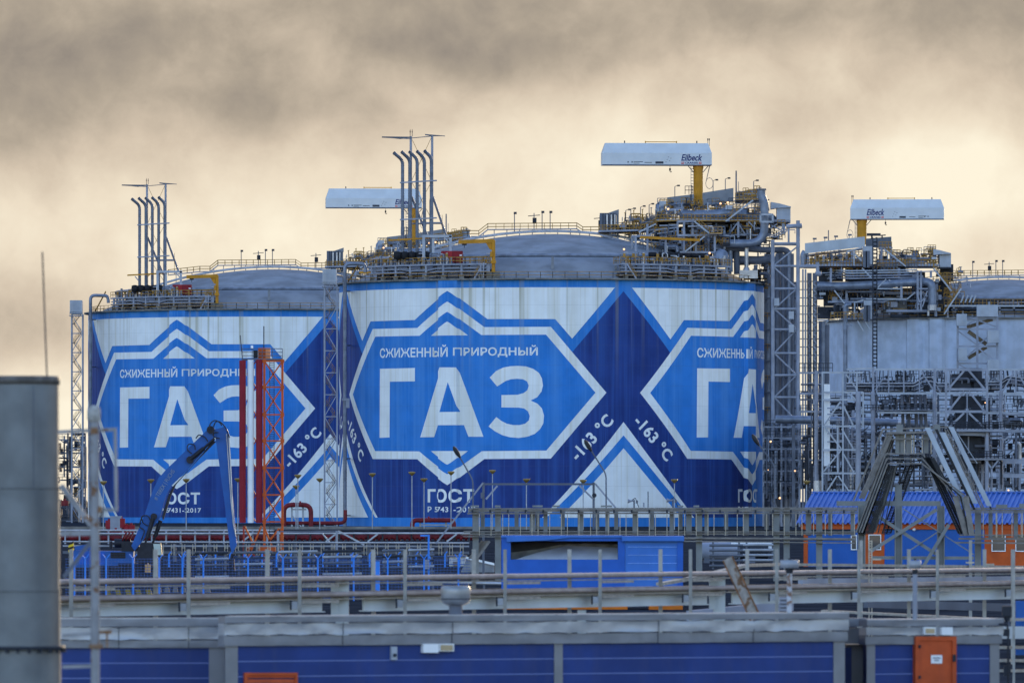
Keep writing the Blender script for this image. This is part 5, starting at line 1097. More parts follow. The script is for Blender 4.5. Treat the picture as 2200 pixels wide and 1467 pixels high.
# ---------------------------------------------------------------- blue-roofed buildings on the right
roof_blue = mat('blue_roof_sheet', (0.028, 0.105, 0.38), 0.42, 0, 0.08, 0.5, spec=0.5)
wall_blue = mat('bright_blue_cladding', (0.013, 0.095, 0.38), 0.5, 0, 0.08, 0.6)
glass = mat('window_glass', (0.05, 0.06, 0.07), 0.08, 0, 0.1, 1, spec=0.8)
def build_house():
    psi = rad(17); e = Vector((math.cos(psi), -math.sin(psi), 0)); f = Vector((-math.sin(psi), -math.cos(psi), 0)); Z = Vector((0, 0, 1))
    Y = 606.0; o = Vector((PX(1727, Y), Y, 0)); L = 19.5; eave, ridge = 3.55, 5.95; dep = 9.0
    t = thing('blue_roof_building', 'single-storey building with blue ribbed roof, orange corners and white windows', 'building', o + e * (L / 2))
    b = lambda u, d, z: o + e * u - f * d + Z * z
    pw(t, 'wall', wall_blue, lambda m: m.add([b(0, 0, 0), b(L, 0, 0), b(L, dep, 0), b(0, dep, 0), b(0, 0, eave), b(L, 0, eave), b(L, dep, eave), b(0, dep, eave), b(0, dep / 2, ridge - .15), b(L, dep / 2, ridge - .15)], [(0, 1, 5, 4), (1, 2, 6, 5), (2, 3, 7, 6), (3, 0, 4, 7), (4, 8, 7), (5, 6, 9)]))
    def rf(m):
        n = int(L / 0.42) + 4; run = 0.75
        for i in range(n):
            u0 = -0.5 + (L + 1.0) * i / n; w = (L + 1.0) / n; prof = [(0, 0), (0.3 * w, 0), (0.45 * w, 0.12), (0.75 * w, 0.12), (0.9 * w, 0), (w, 0)]
            for (a, ha), (c, hc) in zip(prof[:-1], prof[1:]): m.add([b(u0 + a, -run, eave - 0.12 + ha), b(u0 + c, -run, eave - 0.12 + hc), b(u0 + c, dep / 2, ridge + hc), b(u0 + a, dep / 2, ridge + ha)], [(0, 1, 2, 3)])
        m.add([b(-.5, dep + run, eave - .12), b(L + .5, dep + run, eave - .12), b(L + .5, dep / 2, ridge), b(-.5, dep / 2, ridge)], [(0, 1, 2, 3)])
        m.beam(b(-.5, dep / 2, ridge + .06), b(L + .5, dep / 2, ridge + .06), 0.3, 0.1)
    m = MB(); rf(m); m.build('roof', roof_blue, t, split=False)
    pw(t, 'fascia', orange, lambda m: (m.beam(b(-.2, -0.1, eave - .28), b(L + .2, -0.1, eave - .28), 0.18, 0.5)))
    for u0, u1 in ((0.0, 0.35), (5.05, 6.7), (14.95, 19.0)):
        pw(t, 'orange_panel', orange, lambda m: m.prism([b(u0, -0.03, 0), b(u1, -0.03, 0), b(u1, -0.03, eave - .5), b(u0, -0.03, eave - .5)], f * 0.03))
    for u, w_, z0, z1 in ((3.95, 0.5, 1.35, 2.55), (5.4, 1.05, 1.35, 2.6), (15.55, 1.15, 1.25, 2.6), (17.5, 1.15, 1.25, 2.6)):
        m = MB()
        for q in ((u, z0, u + w_, z0 + .07), (u, z1 - .07, u + w_, z1), (u, z0 + .07, u + .07, z1 - .07), (u + w_ - .07, z0 + .07, u + w_, z1 - .07)): m.prism([b(q[0], -.1, q[1]), b(q[2], -.1, q[1]), b(q[2], -.1, q[3]), b(q[0], -.1, q[3])], f * 0.06)
        fr = m.build('window_frame', white, t, split=False); pw(fr, 'window_pane', glass, lambda m: m.prism([b(u + .07, -.09, z0 + .07), b(u + w_ - .07, -.09, z0 + .07), b(u + w_ - .07, -.09, z1 - .07), b(u + .07, -.09, z1 - .07)], f * 0.02))
    m = MB()
    for i in range(1, int(L / 0.3)): m.prism([b(i * .3, -0.004, 0.0), b(i * .3 + .03, -0.004, 0.0), b(i * .3 + .03, -0.004, eave - .55), b(i * .3, -0.004, eave - .55)], f * 0.012)
    m.build('cladding_rib', wall_blue, t, split=False)
    pw(t, 'wall_lamp', white, lambda m: m.lathe([(0.01, .12), (.13, .05), (.13, -.05), (.01, -.12)], b(9.2, -.2, 3.0), 10))
build_house()
# ---------------------------------------------------------------- cable bridge
tray_c = mat('weathered_tray_steel', (0.19, 0.18, 0.17), 0.6, 0.1, 0.2, 2.0); post_c = mat('beige_grey_paint', (0.18, 0.195, 0.20), 0.6, 0, 0.12, 1.0, streak=0.2, streak_col=(0.22, 0.21, 0.19)); cream = mat('cream_perforated_strip', (0.42, 0.37, 0.29), 0.6, 0, 0.15, 4)
cable = mat('black_cable', (0.024, 0.026, 0.03), 0.6, 0, 0.2, 3)
def build_bridge():
    Y = 500.0; v = lambda x, y, d=0: P(x, y, Y + d); t = thing('cable_bridge', 'long two-level cable tray bridge on grey columns', 'cable bridge', v(1400, 1248))
    for d in (0, 2.2):
        for x in (1022, 1070, 1502, 1668, 1690, 1760): pw(t, 'column', post_c, lambda m: m.beam(v(x, 1248, d + .4), v(x, 1090, d + .4), S(13, Y)))
        pw(t, 'top_tray', tray_c, lambda m: (m.beam(v(1006, 1092 + d, d), v(1842, 1090 + d, d), 0.3, 0.06), m.beam(v(1006, 1097, d), v(1842, 1096, d), 0.06, 0.15), m.beam(v(1004, 1103 - d * .5, d), v(1842, 1102 - d * .5, d), 0.34, 0.07)))
        pw(t, 'lower_tray', tray_c, lambda m: (m.beam(v(996, 1141 + d, d), v(1440 if d else 1838, 1142 + d, d), 0.3, 0.07), m.beam(v(990, 1147, d), v(1838, 1146, d), 0.08, 0.1)))
        pw(t, 'lower_tray', tray_c, lambda m: (m.beam(v(994, 1152, d), v(1500, 1155, d), 0.3, 0.06), m.beam(v(1470, 1155 + d, d), v(1838, 1157 + d, d), 0.34, 0.1), m.beam(v(1470, 1162, d), v(1836, 1166, d), 0.3, 0.07)))
    xs = [1021, 1037, 1069, 1110, 1144, 1155, 1172, 1209, 1247, 1283, 1305, 1324, 1365, 1401, 1443, 1462, 1480, 1498, 1518, 1560, 1603, 1647, 1669, 1691, 1737, 1784, 1832]
    for i, x in enumerate(xs): pw(t, 'hanger', post_c, lambda m: m.beam(v(x, 1150, 0.5 + (i % 2)), v(x, 1098, 0.5 + (i % 2)), S(9 if i % 4 else 12, Y), 0.2))
    for i, x in enumerate(range(1030, 1835, 21)):
        pw(t, 'perforated_strip', cream, lambda m: m.beam(v(x + (i % 3) * 4, 1150, -.2), v(x + (i % 3) * 4, 1104, -.2), 0.05, 0.05))
    for i, x in enumerate(range(1015, 1835, 38)): pw(t, 'bracket', steel_dark, lambda m: m.box(v(x, 1098, -.25), (0.12, 0.1, 0.2)))
    pw(t, 'cable_bundle', cable, lambda m: (m.tube(v(1010, 1139, 1), v(1838, 1139, 1), 0.06, 6), m.tube(v(1010, 1145, 1.5), v(1838, 1144, 1.5), 0.06, 6)))
    for x, w_ in ((1155, 22), (1195, 16), (1303, 24), (1462, 12), (1496, 12), (1020, 18), (1069, 12)): pw(t, 'cap_plate', post_c, lambda m: m.beam(v(x - w_ / 2, 1087, 1), v(x + w_ / 2, 1087, 1), 0.5, 0.12))
    for q in range(5): pw(t, 'drop_tray', tray_c, lambda m: m.beam(v(1052 - q * 4, 1162, .6 * q), v(1024 - q * 4, 1200, .6 * q), 0.1, 0.16))
    return t
build_bridge()
def build_aframe():
    Y = 458.0; v = T2(k5, Y); w6 = T2(k6, Y); t = thing('cable_overpass', 'tall peaked cable overpass with sloping trays', 'cable bridge', w6(1100, 697))
    for x in (800, 1100, 1445): pw(t, 'column', post_c, lambda m: (m.beam(w6(x, 697), w6(x, 25 if x != 1100 else -150), S(56 / 3.79, Y), 0.3), m.beam(w6(x - 26, 697, -.2), w6(x - 26, 30, -.2), 0.06, 0.4), m.beam(w6(x + 26, 697, -.2), w6(x + 26, 30, -.2), 0.06, 0.4)))
    pw(t, 'beam', post_c, lambda m: m.beam(v(608, 1240), v(1470, 1240), 0.35, S(42 / 3.861, Y)))
    for i, (a, b) in enumerate((((850, 55), (1405, 415)), ((1140, 48), (1715, 420)), ((1410, 55), (870, 395)), ((1415, 240), (1170, 400)), ((1510, 175), (1300, 520)), ((870, 490), (930, 520)))): pw(t, 'brace', post_c, lambda m: m.beam(w6(*a, -.3 - .07 * i), w6(*b, -.3 - .07 * i), 0.2, 0.06 if i % 2 else 0.2))
    pw(t, 'tie', post_c, lambda m: m.beam(w6(880, 445), w6(1715, 448), 0.18, 0.2))
    def tray(pts, d, m_, w=0.3, h=0.12, name='tray'): pw(t, name, m_, lambda m: [m.beam(v(*a, d), v(*b, d), w, h) for a, b in zip(pts[:-1], pts[1:])])
    tray([(748, 1215), (990, 628), (1550, 605), (1600, 650)], 1.6, tray_c, 0.3, 0.1); tray([(800, 1200), (1040, 655), (1400, 650), (1420, 655)], 0.6, tray_c, 0.5, 0.12); tray([(826, 1200), (1062, 668)], 0.3, tray_c, 0.14, 0.2)
    for q in range(5): tray([(845 + q * 13, 1240), (1062 + q * 6, 690 + q * 4)], 0.4 + q * .3, (tray_c, cable, post_c, cable, tray_c)[q], 0.06, 0.1)
    for k_ in range(5): x0 = 770 + k_ * 12; y0 = 828 + k_ * 20; tray([(x0, 1480), (1015 + k_ * 4, y0), (1325 - k_ * 3, y0), (1500 + k_ * 45, 1180 + k_ * 0), (1640 + k_ * 22, 1500)], -0.3 - k_ * .12, (tray_c, cable, tray_c, cable, tray_c)[k_], 0.1 if k_ % 2 else 0.34, 0.08)
    pw(t, 'sloping_plate', post_c, lambda m: m.prism([v(1085, 925, 1), v(1120, 925, 1), v(930, 1480, 1), v(870, 1480, 1)], (0, 0.3, 0)))
    for a, b, w_, d in (((1362, 612), (1690, 1300), 46, -.4), ((1480, 650), (1750, 1240), 60, .4), ((1556, 605), (1875, 1262), 42, 1.4), ((1605, 650), (1775, 910), 6, 2.4)): pw(t, 'sloping_plate', mat('pale_tray_cover', (0.37, 0.43, 0.50), 0.45, 0, 0.08, 1), lambda m: m.prism([v(a[0] - w_ / 2, a[1], d), v(a[0] + w_ / 2, a[1], d), v(b[0] + w_ / 2, b[1], d), v(b[0] - w_ / 2, b[1], d)], (0, 0.12, 0)))
    for q, d in ((28, 0.3), (40, 0.4), (105, 1.0), (125, 1.2), (190, 2.0)): pw(t, 'cable_run', cable if q % 2 == 0 else tray_c, lambda m: m.beam(v(1400 + q, 625, d), v(1720 + q * .9, 1290, d), 0.06, 0.08))
    # dark cable ladders hanging on both slopes
    for sgn in (0, 1):
        def lad(m):
            for k_ in range(6):
                a, b = ((1010 + k_ * 20, 930), (790 + k_ * 40, 1490)) if sgn == 0 else ((1340 + k_ * 14, 860), (1620 + k_ * 26, 1490))
                m.beam(v(*a, -.5), v(*b, -.5), 0.06, 0.1)
            for k_ in range(52):
                u = k_ / 51; a, b = ((1030 - 240 * u, 930 + 560 * u), (1090 - 180 * u, 930 + 560 * u)) if sgn == 0 else ((1340 + 280 * u, 860 + 630 * u), (1382 + 316 * u, 860 + 630 * u))
                m.beam(v(*a, -.5), v(*b, -.5), 0.06, 0.07)
        pw(t, 'cable_ladder', cable, lad)
        def lad2(m):
            for k_ in range(44):
                u = k_ / 43; a, b = ((1180 - 190 * u, 930 + 560 * u), (1250 - 200 * u, 930 + 560 * u)); m.beam(v(*a, .8), v(*b, .8), 0.05, 0.06)
            for q in (1180, 1215, 1250): m.beam(v(q, 930, .8), v(q - 195, 1490, .8), 0.05, 0.08)
        if sgn == 0: pw(t, 'cable_ladder', cable, lad2)
    for x in (1130, 1440): pw(t, 'post', post_c, lambda m: m.beam(v(x, 680 if x == 1130 else 650, 1), v(x, 585, 1), S(52 / 3.861, Y), 0.3))
    for x in (1115, 1150, 1205, 1350): pw(t, 'strut', post_c, lambda m: m.beam(v(x, 825, .6), v(x, 665, .6), S(40 / 3.861, Y), 0.15))
    for x in (1172, 1230, 1248, 1318, 1392): pw(t, 'perforated_strip', cream, lambda m: m.beam(v(x, 830, .3), v(x, 670, .3), 0.06))
    pw(t, 'cross_bar', tray_c, lambda m: (m.beam(v(1060, 708, .3), v(1400, 705, .3), 0.06, 0.08), m.beam(v(1020, 660, .2), v(1400, 648, .2), 0.3, 0.12)))
    return t
build_aframe()
def build_bridge_right():
    Y = 470.0; v = T2(k6, Y); t = thing('cable_bridge', 'cable tray bridge running right from the peaked overpass', 'cable bridge', v(1950, 679))
    for d in (0, 2):
        pw(t, 'top_tray', tray_c, lambda m: (m.beam(v(1650, 42 + d, d), v(2300, 40 + d, d), 0.3, 0.08), m.beam(v(1665, 60, d), v(2300, 62, d), 0.08, 0.14), m.beam(v(1680, 78, d), v(2300, 78, d), 0.34, 0.08)))
        pw(t, 'lower_tray', tray_c, lambda m: (m.beam(v(1600, 262 + d, d), v(2300, 258 + d, d), 0.3, 0.07), m.beam(v(1590, 290, d), v(2300, 294, d), 0.1, 0.12), m.beam(v(1560, 322, d), v(2300, 328, d), 0.34, 0.1)))
    for x, w_ in ((1748, 52), (1850, 32), (2055, 34), (2200, 34)): pw(t, 'hanger', post_c, lambda m: m.beam(v(x, 290 if w_ < 40 else 679, 1), v(x, 60, 1), S(w_ / 3.79, Y), 0.25))
    for x in (1790, 1895, 1902, 1945, 2025, 2100, 2110): pw(t, 'perforated_strip', cream, lambda m: m.beam(v(x, 280, -.2), v(x, 80, -.2), 0.05))
    for x, h_ in ((1940, 24), (2105, 40)): pw(t, 'cap_box', post_c, lambda m: m.box(v(x, 25, 1), (S(90 / 3.79, Y) if h_ < 30 else .3, 0.4, S(h_ / 3.79, Y))))
build_bridge_right()
# ---------------------------------------------------------------- gantry frame, street lamps, horns behind the cable bridge
def build_gantry():
    Y = 520.0; v = T2(kA, Y); t = thing('pipe_gantry', 'thin steel gantry frame with sloping struts behind the cable bridge', 'gantry', v(650, 800))
    for x in (215, 1083): pw(t, 'post', steel_mid, lambda m: m.beam(v(x, 800), v(x, 58), 0.16))
    pw(t, 'bar', steel_mid, lambda m: m.beam(v(210, 72), v(1090, 72), 0.1, 0.14))
    for a, b in (((212, 62), (-160, 540)), ((1095, 68), (1262, 265)), ((325, 85), (235, 190)), ((972, 84), (1080, 190))): pw(t, 'strut', steel, lambda m: m.beam(v(*a, -.1), v(*b, -.1), 0.12))
    pw(t, 'round_sign', steel_dark, lambda m: m.tube(v(1088, 160, -.2), v(1088, 160, -.3), 0.16, 14)); pw(t, 'post_box', steel_mid, lambda m: m.box(v(205, 160, -.1), (.2, .2, .4)))
build_gantry()
def street_lamps():
    for (hx, hy), (bx_, by), yb, lab in (((975, 960), (1016, 1031), 1090, 'curved street lamp whose head overlaps the foot of the whole emblem'), ((1257, 946), (1302, 1018), 1090, 'curved street lamp whose head overlaps the temperature figure'), ((1617, 934), (1664, 1000), 1092, 'curved street lamp at the right edge of the nearest tank')):
        Y = 503.0; b = P(bx_ + 1, 1248, Y); t = thing('street_lamp', lab, 'street lamp', b, 'curved street lamps over the cable bridge')
        pw(t, 'pole', steel_mid, lambda m: m.pipe([P(bx_ + 1, 1248, Y), P(bx_, by, Y), P(hx + 9, hy + 15, Y)], 0.055, 6, 0, 0.3))
        pw(t, 'lamp_head', cable, lambda m: m.path([P(hx + 14, hy + 23, Y), P(hx + 8, hy + 14, Y), P(hx + 2, hy + 4, Y), P(hx - 1, hy - 1, Y)], 0.1, 8, 0, True, [0.06, 0.15, 0.14, 0.05]))
street_lamps()
for x, y, lab, i in ((1352, 205, 'horn loudspeaker pair over the white triangle, left one', 0), (1658, 200, 'horn loudspeaker on the right stripe of the white triangle', 1)):
    v = T2(kA, 501.0); t = thing('loudspeaker', lab, 'loudspeaker', v(x + 45, 262), 'horns on the cable bridge')
    pw(t, 'horn', steel, lambda m: (m.tube(v(x, y), v(x + 28, y), 0.16, 10, r2=0.05), m.tube(v(x + 28, y), v(x + 50, y - 4), 0.06, 8))); pw(t, 'post', steel_mid, lambda m: (m.beam(v(x + 50, 262), v(x + 50, y - 10), 0.1), m.box(v(x + 72, y + 6), (.14, .14, .2)))); pw(t, 'cable', cable, lambda m: m.pipe([v(x + 30, y - 5), v(x + 60, y - 25), v(x + 75, y + 20), v(x + 88, y + 50)], 0.025, 5))
v = T2(kA, 501.0); t = thing('vertical_rod', 'thin upright rod beside the horn loudspeakers', 'rod', v(1512, 262)); pw(t, 'rod', steel_mid, lambda m: m.beam(v(1512, 262), v(1512, 130), 0.07)); pw(t, 'dish', steel, lambda m: m.box(v(1478, 235), (.1, .1, .3)))
# ---------------------------------------------------------------- tri-colour flue tower
def build_flues():
    Y = 660.0; v = T2(k1, Y); w = T2(kM, Y); t = thing('flue_tower', 'red and white flue pipes on an orange lattice tower', 'chimney', v(1100, 1660))
    fr_, fw = mat('flue_red', (0.22, 0.008, 0.022), 0.5, 0, 0.12, 1.2), mat('flue_white', (0.70, 0.74, 0.78), 0.5, 0, 0.05, 1.2)
    for x, y0, mm in ((1001, 394, fr_), (1052, 390, fw), (1106, 388, fr_)):
        def fl(m):
            m.tube(v(x, 1416), v(x, y0), S(19 / 2.934, Y), 16)
            for q in range(8): a = 2 * math.pi * q / 8; p = v(x, 1416); r = S(19 / 2.934, Y); m.beam((p.x + r * math.cos(a), p.y + r * math.sin(a), p.z), (p.x + r * math.cos(a), p.y + r * math.sin(a), v(x, y0).z), 0.05)
        m = MB(); fl(m) if mm is fr_ else m.tube(v(x, 1416), v(x, y0), S(20 / 2.934, Y), 20); m.build('flue_pipe', mm, t, split=False)
    for x, d in ((1138, 0), (1252, 0), (1138, 3.2), (1252, 3.2)): pw(t, 'tower_leg', orange, lambda m: m.beam(v(x, 1660, d), v(x, 392, d), 0.2))
    ys = [398, 562, 735, 900, 1070, 1240, 1410]
    for d in (0, 3.2):
        for y in ys: pw(t, 'tie', orange, lambda m: m.beam(v(1138, y, d), v(1252, y, d), 0.13))
        for i, (a, b) in enumerate(zip(ys[:-1], ys[1:])):
            for s_ in ((0, 1) if i % 1 == 0 else (0,)): pw(t, 'cross_brace', orange, lambda m: m.beam(v(1138 if s_ else 1252, a, d), v(1252 if s_ else 1138, b, d), 0.12 if d == 0 else .09))
    dark_red = mat('lattice_dark_red', (0.28, 0.03, 0.02), 0.5)
    for i, (a, b) in enumerate(zip(ys[:-1], ys[1:])): pw(t, 'side_brace', dark_red, lambda m: (m.beam(v(1085, a, 2), v(1030, (a + b) / 2, 2.2), 0.09), m.beam(v(1030, (a + b) / 2, 2.2), v(1085, b, 2), 0.09)))
    for y in ys: pw(t, 'node_plate', orange, lambda m: (m.box(v(1138, y, -.12), (.32, .05, .32)), m.box(v(1252, y, -.12), (.32, .05, .32))))
    pw(t, 'top_platform', steel_mid, lambda m: (m.beam(v(998, 388, 1.5), v(1256, 388, 1.5), 2.6, 0.12),)); pw(t, 'platform_railing', steel_mid, lambda m: (m.rail(v(998, 386, 0.2), v(1252, 386, 0.2), S(66 / 2.934, Y), 0.9, 0.06, rails=3), m.rail(v(998, 386, 2.8), v(1252, 386, 2.8), S(66 / 2.934, Y), 0.9, 0.06, rails=3)))
    pw(t, 'orange_box', orange, lambda m: m.box(v(1138, 350, 1.2), (S(76 / 2.934, Y), 0.8, S(70 / 2.934, Y)))); pw(t, 'orange_box', mat('pale_orange_panel', (0.7, 0.25, 0.10), 0.5), lambda m: m.box(v(1160, 348, .75), (S(28 / 2.934, Y), 0.06, S(66 / 2.934, Y))))
    pw(t, 'antenna', steel_dark, lambda m: m.tube(v(1135, 318, 1), v(1135, 178, 1), 0.05, 6)); pw(t, 'antenna', steel_dark, lambda m: m.tube(v(1000, 385, 1), v(986, 235, 1), 0.045, 6)); pw(t, 'beacon', black, lambda m: m.box(v(1083, 355, .3), (.4, .3, .7))); pw(t, 'beacon', white, lambda m: m.box(v(1060, 308, .8), (.2, .2, .25)))
    pw(t, 'ladder', steel_dark, lambda m: (m.beam(v(1172, 1600, 1.4), v(1172, 400, 1.4), 0.05), m.beam(v(1200, 1600, 1.4), v(1200, 400, 1.4), 0.05), [m.beam(v(1172, y, 1.4), v(1200, y, 1.4), 0.04) for y in range(410, 1600, 14)]))
    for a, b in (((160, 400), (160, 690)), ((320, 400), (320, 700)), ((165, 400), (235, 540)), ((300, 400), (190, 660)), ((325, 420), (390, 580)), ((440, 420), (360, 520)), ((160, 540), (250, 640)), ((235, 540), (165, 640)), ((455, 420), (455, 700))): pw(t, 'base_leg', orange if a[0] != 160 else dark_red, lambda m: m.beam(w(*a), w(*b), 0.16))
    pw(t, 'burner_box', orange, lambda m: m.box(w(345, 590), (1.5, .8, .6)))
build_flues()
# ---------------------------------------------------------------- material handler
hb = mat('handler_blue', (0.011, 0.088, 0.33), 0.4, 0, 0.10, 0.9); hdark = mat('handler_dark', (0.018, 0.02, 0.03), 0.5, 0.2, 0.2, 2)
def build_handler():
    Y = 560.0; v = T2(k7, Y); t = thing('material_handler', 'blue crane-armed material handler with folded boom before the left tank', 'handler', v(950, 1440 - 1.0 * 0 - 205))
    def side(name, pts, d, th, mm): pw(t, name, mm, lambda m: m.prism([v(*p, d) for p in pts], (0, th, 0)))
    side('boom', [(985, 1020), (1010, 1060), (1095, 950), (1200, 810), (1245, 650), (1290, 565), (1420, 435), (1590, 235), (1640, 165), (1585, 125), (1540, 165), (1240, 455), (1188, 515), (1140, 620), (1085, 790)], 0.0, 0.55, hb)
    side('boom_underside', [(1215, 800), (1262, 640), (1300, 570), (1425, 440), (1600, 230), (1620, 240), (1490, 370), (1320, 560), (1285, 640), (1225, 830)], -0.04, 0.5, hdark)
    side('stick', [(1608, 150), (1690, 125), (1712, 160), (1722, 230), (1740, 600), (1762, 860), (1778, 1010), (1742, 1085), (1725, 1020), (1690, 740), (1625, 260)], 0.05, 0.45, hb)
    pw(t, 'hydraulic_cylinder', hdark, lambda m: (m.tube(v(1430, 370, -.15), v(1530, 290, -.15), 0.17, 10), m.tube(v(1530, 290, -.15), v(1610, 215, -.15), 0.1, 10)))
    pw(t, 'hydraulic_cylinder', hdark, lambda m: (m.tube(v(1150, 810, -.15), v(1105, 960, -.15), 0.17, 10), m.tube(v(1105, 960, -.15), v(1055, 1090, -.15), 0.09, 10))); pw(t, 'hydraulic_cylinder', hdark, lambda m: (m.tube(v(1205, 830, .5), v(1165, 950, .5), 0.16, 10), m.tube(v(1165, 950, .5), v(1110, 1090, .5), 0.09, 10)))
    pw(t, 'cylinder_lug', hdark, lambda m: (m.tube(v(1425, 375, -.25), v(1425, 375, .6), 0.28, 10), m.tube(v(1155, 800, -.25), v(1155, 800, .6), 0.25, 10), m.tube(v(1580, 150, -.25), v(1580, 150, .6), 0.3, 10)))
    for pts in ([(1580, 160), (1570, 110), (1610, 75), (1650, 95), (1665, 120)], [(1600, 130), (1620, 85), (1655, 90), (1700, 140), (1722, 210)], [(1470, 215), (1490, 185), (1540, 205), (1560, 240)], [(1440, 330), (1400, 300), (1410, 255), (1460, 260), (1465, 300)], [(1110, 870), (1070, 850), (1060, 795), (1110, 790), (1130, 830)], [(1060, 980), (1090, 900), (1040, 880), (1065, 800)], [(1640, 170), (1600, 170), (1600, 205), (1650, 215)]): pw(t, 'hose', cable, lambda m: m.pipe([v(*p, -.3) for p in pts], 0.05, 6, 0, 1.0))
    pw(t, 'stick_hose', pipe_light, lambda m: (m.pipe([v(1715, 180, -.1), v(1730, 400, -.1), v(1750, 850, -.1), v(1770, 950, -.1)], 0.05, 6), m.pipe([v(1700, 180, -.1), v(1735, 700, -.1), v(1755, 880, -.1)], 0.04, 6)))
    pw(t, 'grapple', hdark, lambda m: (m.tube(v(1745, 1080), v(1735, 1125), 0.12, 8), m.box(v(1730, 1145), (.55, .5, .5)), m.prism([v(1700, 1150), v(1712, 1160), v(1722, 1235), v(1700, 1205)], (0, .4, 0)), m.prism([v(1760, 1150), v(1748, 1160), v(1735, 1235), v(1762, 1205)], (0, .4, 0)), m.box(v(1730, 1185, .3), (.3, .3, .8))))
    pw(t, 'house', hb, lambda m: (m.prism([v(550, 1180, .2), v(1000, 1180, .2), v(1000, 1060, .2), v(960, 1035, .2), v(930, 1060, .2), v(560, 1055, .2), v(600, 1020, .2), v(690, 1020, .2), v(550, 1050, .2)][:6] + [v(550, 1056, .2)], (0, 2.4, 0)), m.prism([v(560, 1053, .6), v(690, 1053, .6), v(690, 1015, .6), v(640, 1010, .6), v(560, 1025, .6)], (0, 1.2, 0))))
    pw(t, 'grille', hdark, lambda m: [m.box(v(885, y, .15), (1.1, .06, .14)) for y in (1075, 1090, 1105)]); pw(t, 'service_door', mat('handler_panel', (0.008, 0.08, 0.42), 0.4), lambda m: m.box(v(690, 1115, .17), (1.9, .06, .95)))
    pw(t, 'engine_gear', hdark, lambda m: (m.tube(v(860, 1000, 1), v(980, 1000, 1), 0.35, 10), m.box(v(980, 1025, .6), (1.3, 1, .7)), m.tube(v(832, 1040, .8), v(832, 985, .8), 0.12, 8))); pw(t, 'hose_reel', redpipe, lambda m: [m.tube(v(x, 945, .8), v(x + 10, 950, .8), 0.4, 12) for x in (930, 955, 980)])
    pw(t, 'cab', hdark, lambda m: m.prism([v(1035, 1150, -.8), v(1190, 1150, -.8), v(1215, 1095, -.8), v(1205, 1000, -.8), v(1060, 1000, -.8), v(1030, 1060, -.8)], (0, 1.3, 0))); pw(t, 'cab_window', mat('pale_cab_glass', (0.30, 0.42, 0.44), 0.1, 0, 0.1, spec=0.8), lambda m: m.prism([v(1160, 1085, -.86), v(1212, 1090, -.86), v(1203, 1005, -.86), v(1150, 1005, -.86)], (0, .05, 0)))
    pw(t, 'undercarriage', hdark, lambda m: (m.box(v(930, 1205, .9), (4.6, 2.2, .7)), m.box(v(1000, 1180, 1), (2.2, 2, .6))))
    for x in (840, 950, 1100): 
        for d in (-.2, 2): pw(t, 'wheel', black, lambda m: m.tube(v(x, 1222 - 3, d), v(x, 1222 - 3, d + .45), .5, 16))
    pw(t, 'toolbox', mat('tan_box', (0.42, 0.25, 0.11), 0.6), lambda m: m.box(v(1110, 1195, -.9), (.42, .4, .75)))
    m = MB(); p0 = v(1163, 672, -.04); p1 = v(1300, 452, -.04); ux = (p1 - p0).normalized(); uz = Vector((-ux.z, 0, ux.x)); flat_text(m, '# TEREX | FUCHS', p0 - uz * 0.25, ux, uz, (p1 - p0).length, 0.40, 0.0); m.build('boom_lettering', mat('pale_lettering', (0.20, 0.25, 0.32), 0.5), t, split=False)
build_handler()
# ---------------------------------------------------------------- low pipe rail, fence, yard things
def build_low_rail():
    Y = 650.0; v = lambda x, y, d=0: P(x, y, Y + d); t = thing('pipe_rack', 'low pipe rail with paired hangers running behind the blue fence', 'pipe rack', v(560, 1206))
    pw(t, 'top_pipe', pipe_light, lambda m: m.tube(v(135, 1163, -.3), v(1008, 1166, -.3), 0.07, 8)); pw(t, 'beam', steel, lambda m: m.beam(v(135, 1172), v(1008, 1173), 0.12, 0.14)); pw(t, 'beam', steel_mid, lambda m: m.beam(v(135, 1186, .6), v(1008, 1187, .6), 0.2, 0.22))
    for x in (375, 450, 527, 552, 634, 713, 793, 875, 958): pw(t, 'post', steel_mid, lambda m: m.beam(v(x, 1206, .5), v(x, 1168, .5), 0.28))
    for i, x in enumerate(range(345, 1000, 23)): pw(t, 'hanger_rod', cream, lambda m: (m.beam(v(x, 1192, -.4), v(x, 1168, -.4), 0.045), m.beam(v(x + 6, 1192, -.4), v(x + 6, 1168, -.4), 0.045), m.beam(v(x - 1, 1176, -.4), v(x + 7, 1176, -.4), .05)))
    t = thing('access_frame', 'grey frame with one long sloping handrail behind the low pipe rail', 'frame', P(660, 1206, 655)); w = T2(kM, 655)
    for x in (430, 893): pw(t, 'post', steel, lambda m: m.beam(w(x, 680), w(x, 440), 0.2))
    pw(t, 'bar', steel_mid, lambda m: m.beam(w(425, 445), w(905, 440), 0.1)); pw(t, 'sloping_rail', steel_white, lambda m: m.beam(w(905, 440), w(1110, 550), 0.14)); pw(t, 'sloping_rail', steel_white, lambda m: m.beam(w(780, 460), w(835, 525), 0.12))
build_low_rail()
fblue = mat('fence_blue', (0.03, 0.20, 0.70), 0.5, 0, 0.1, 2)
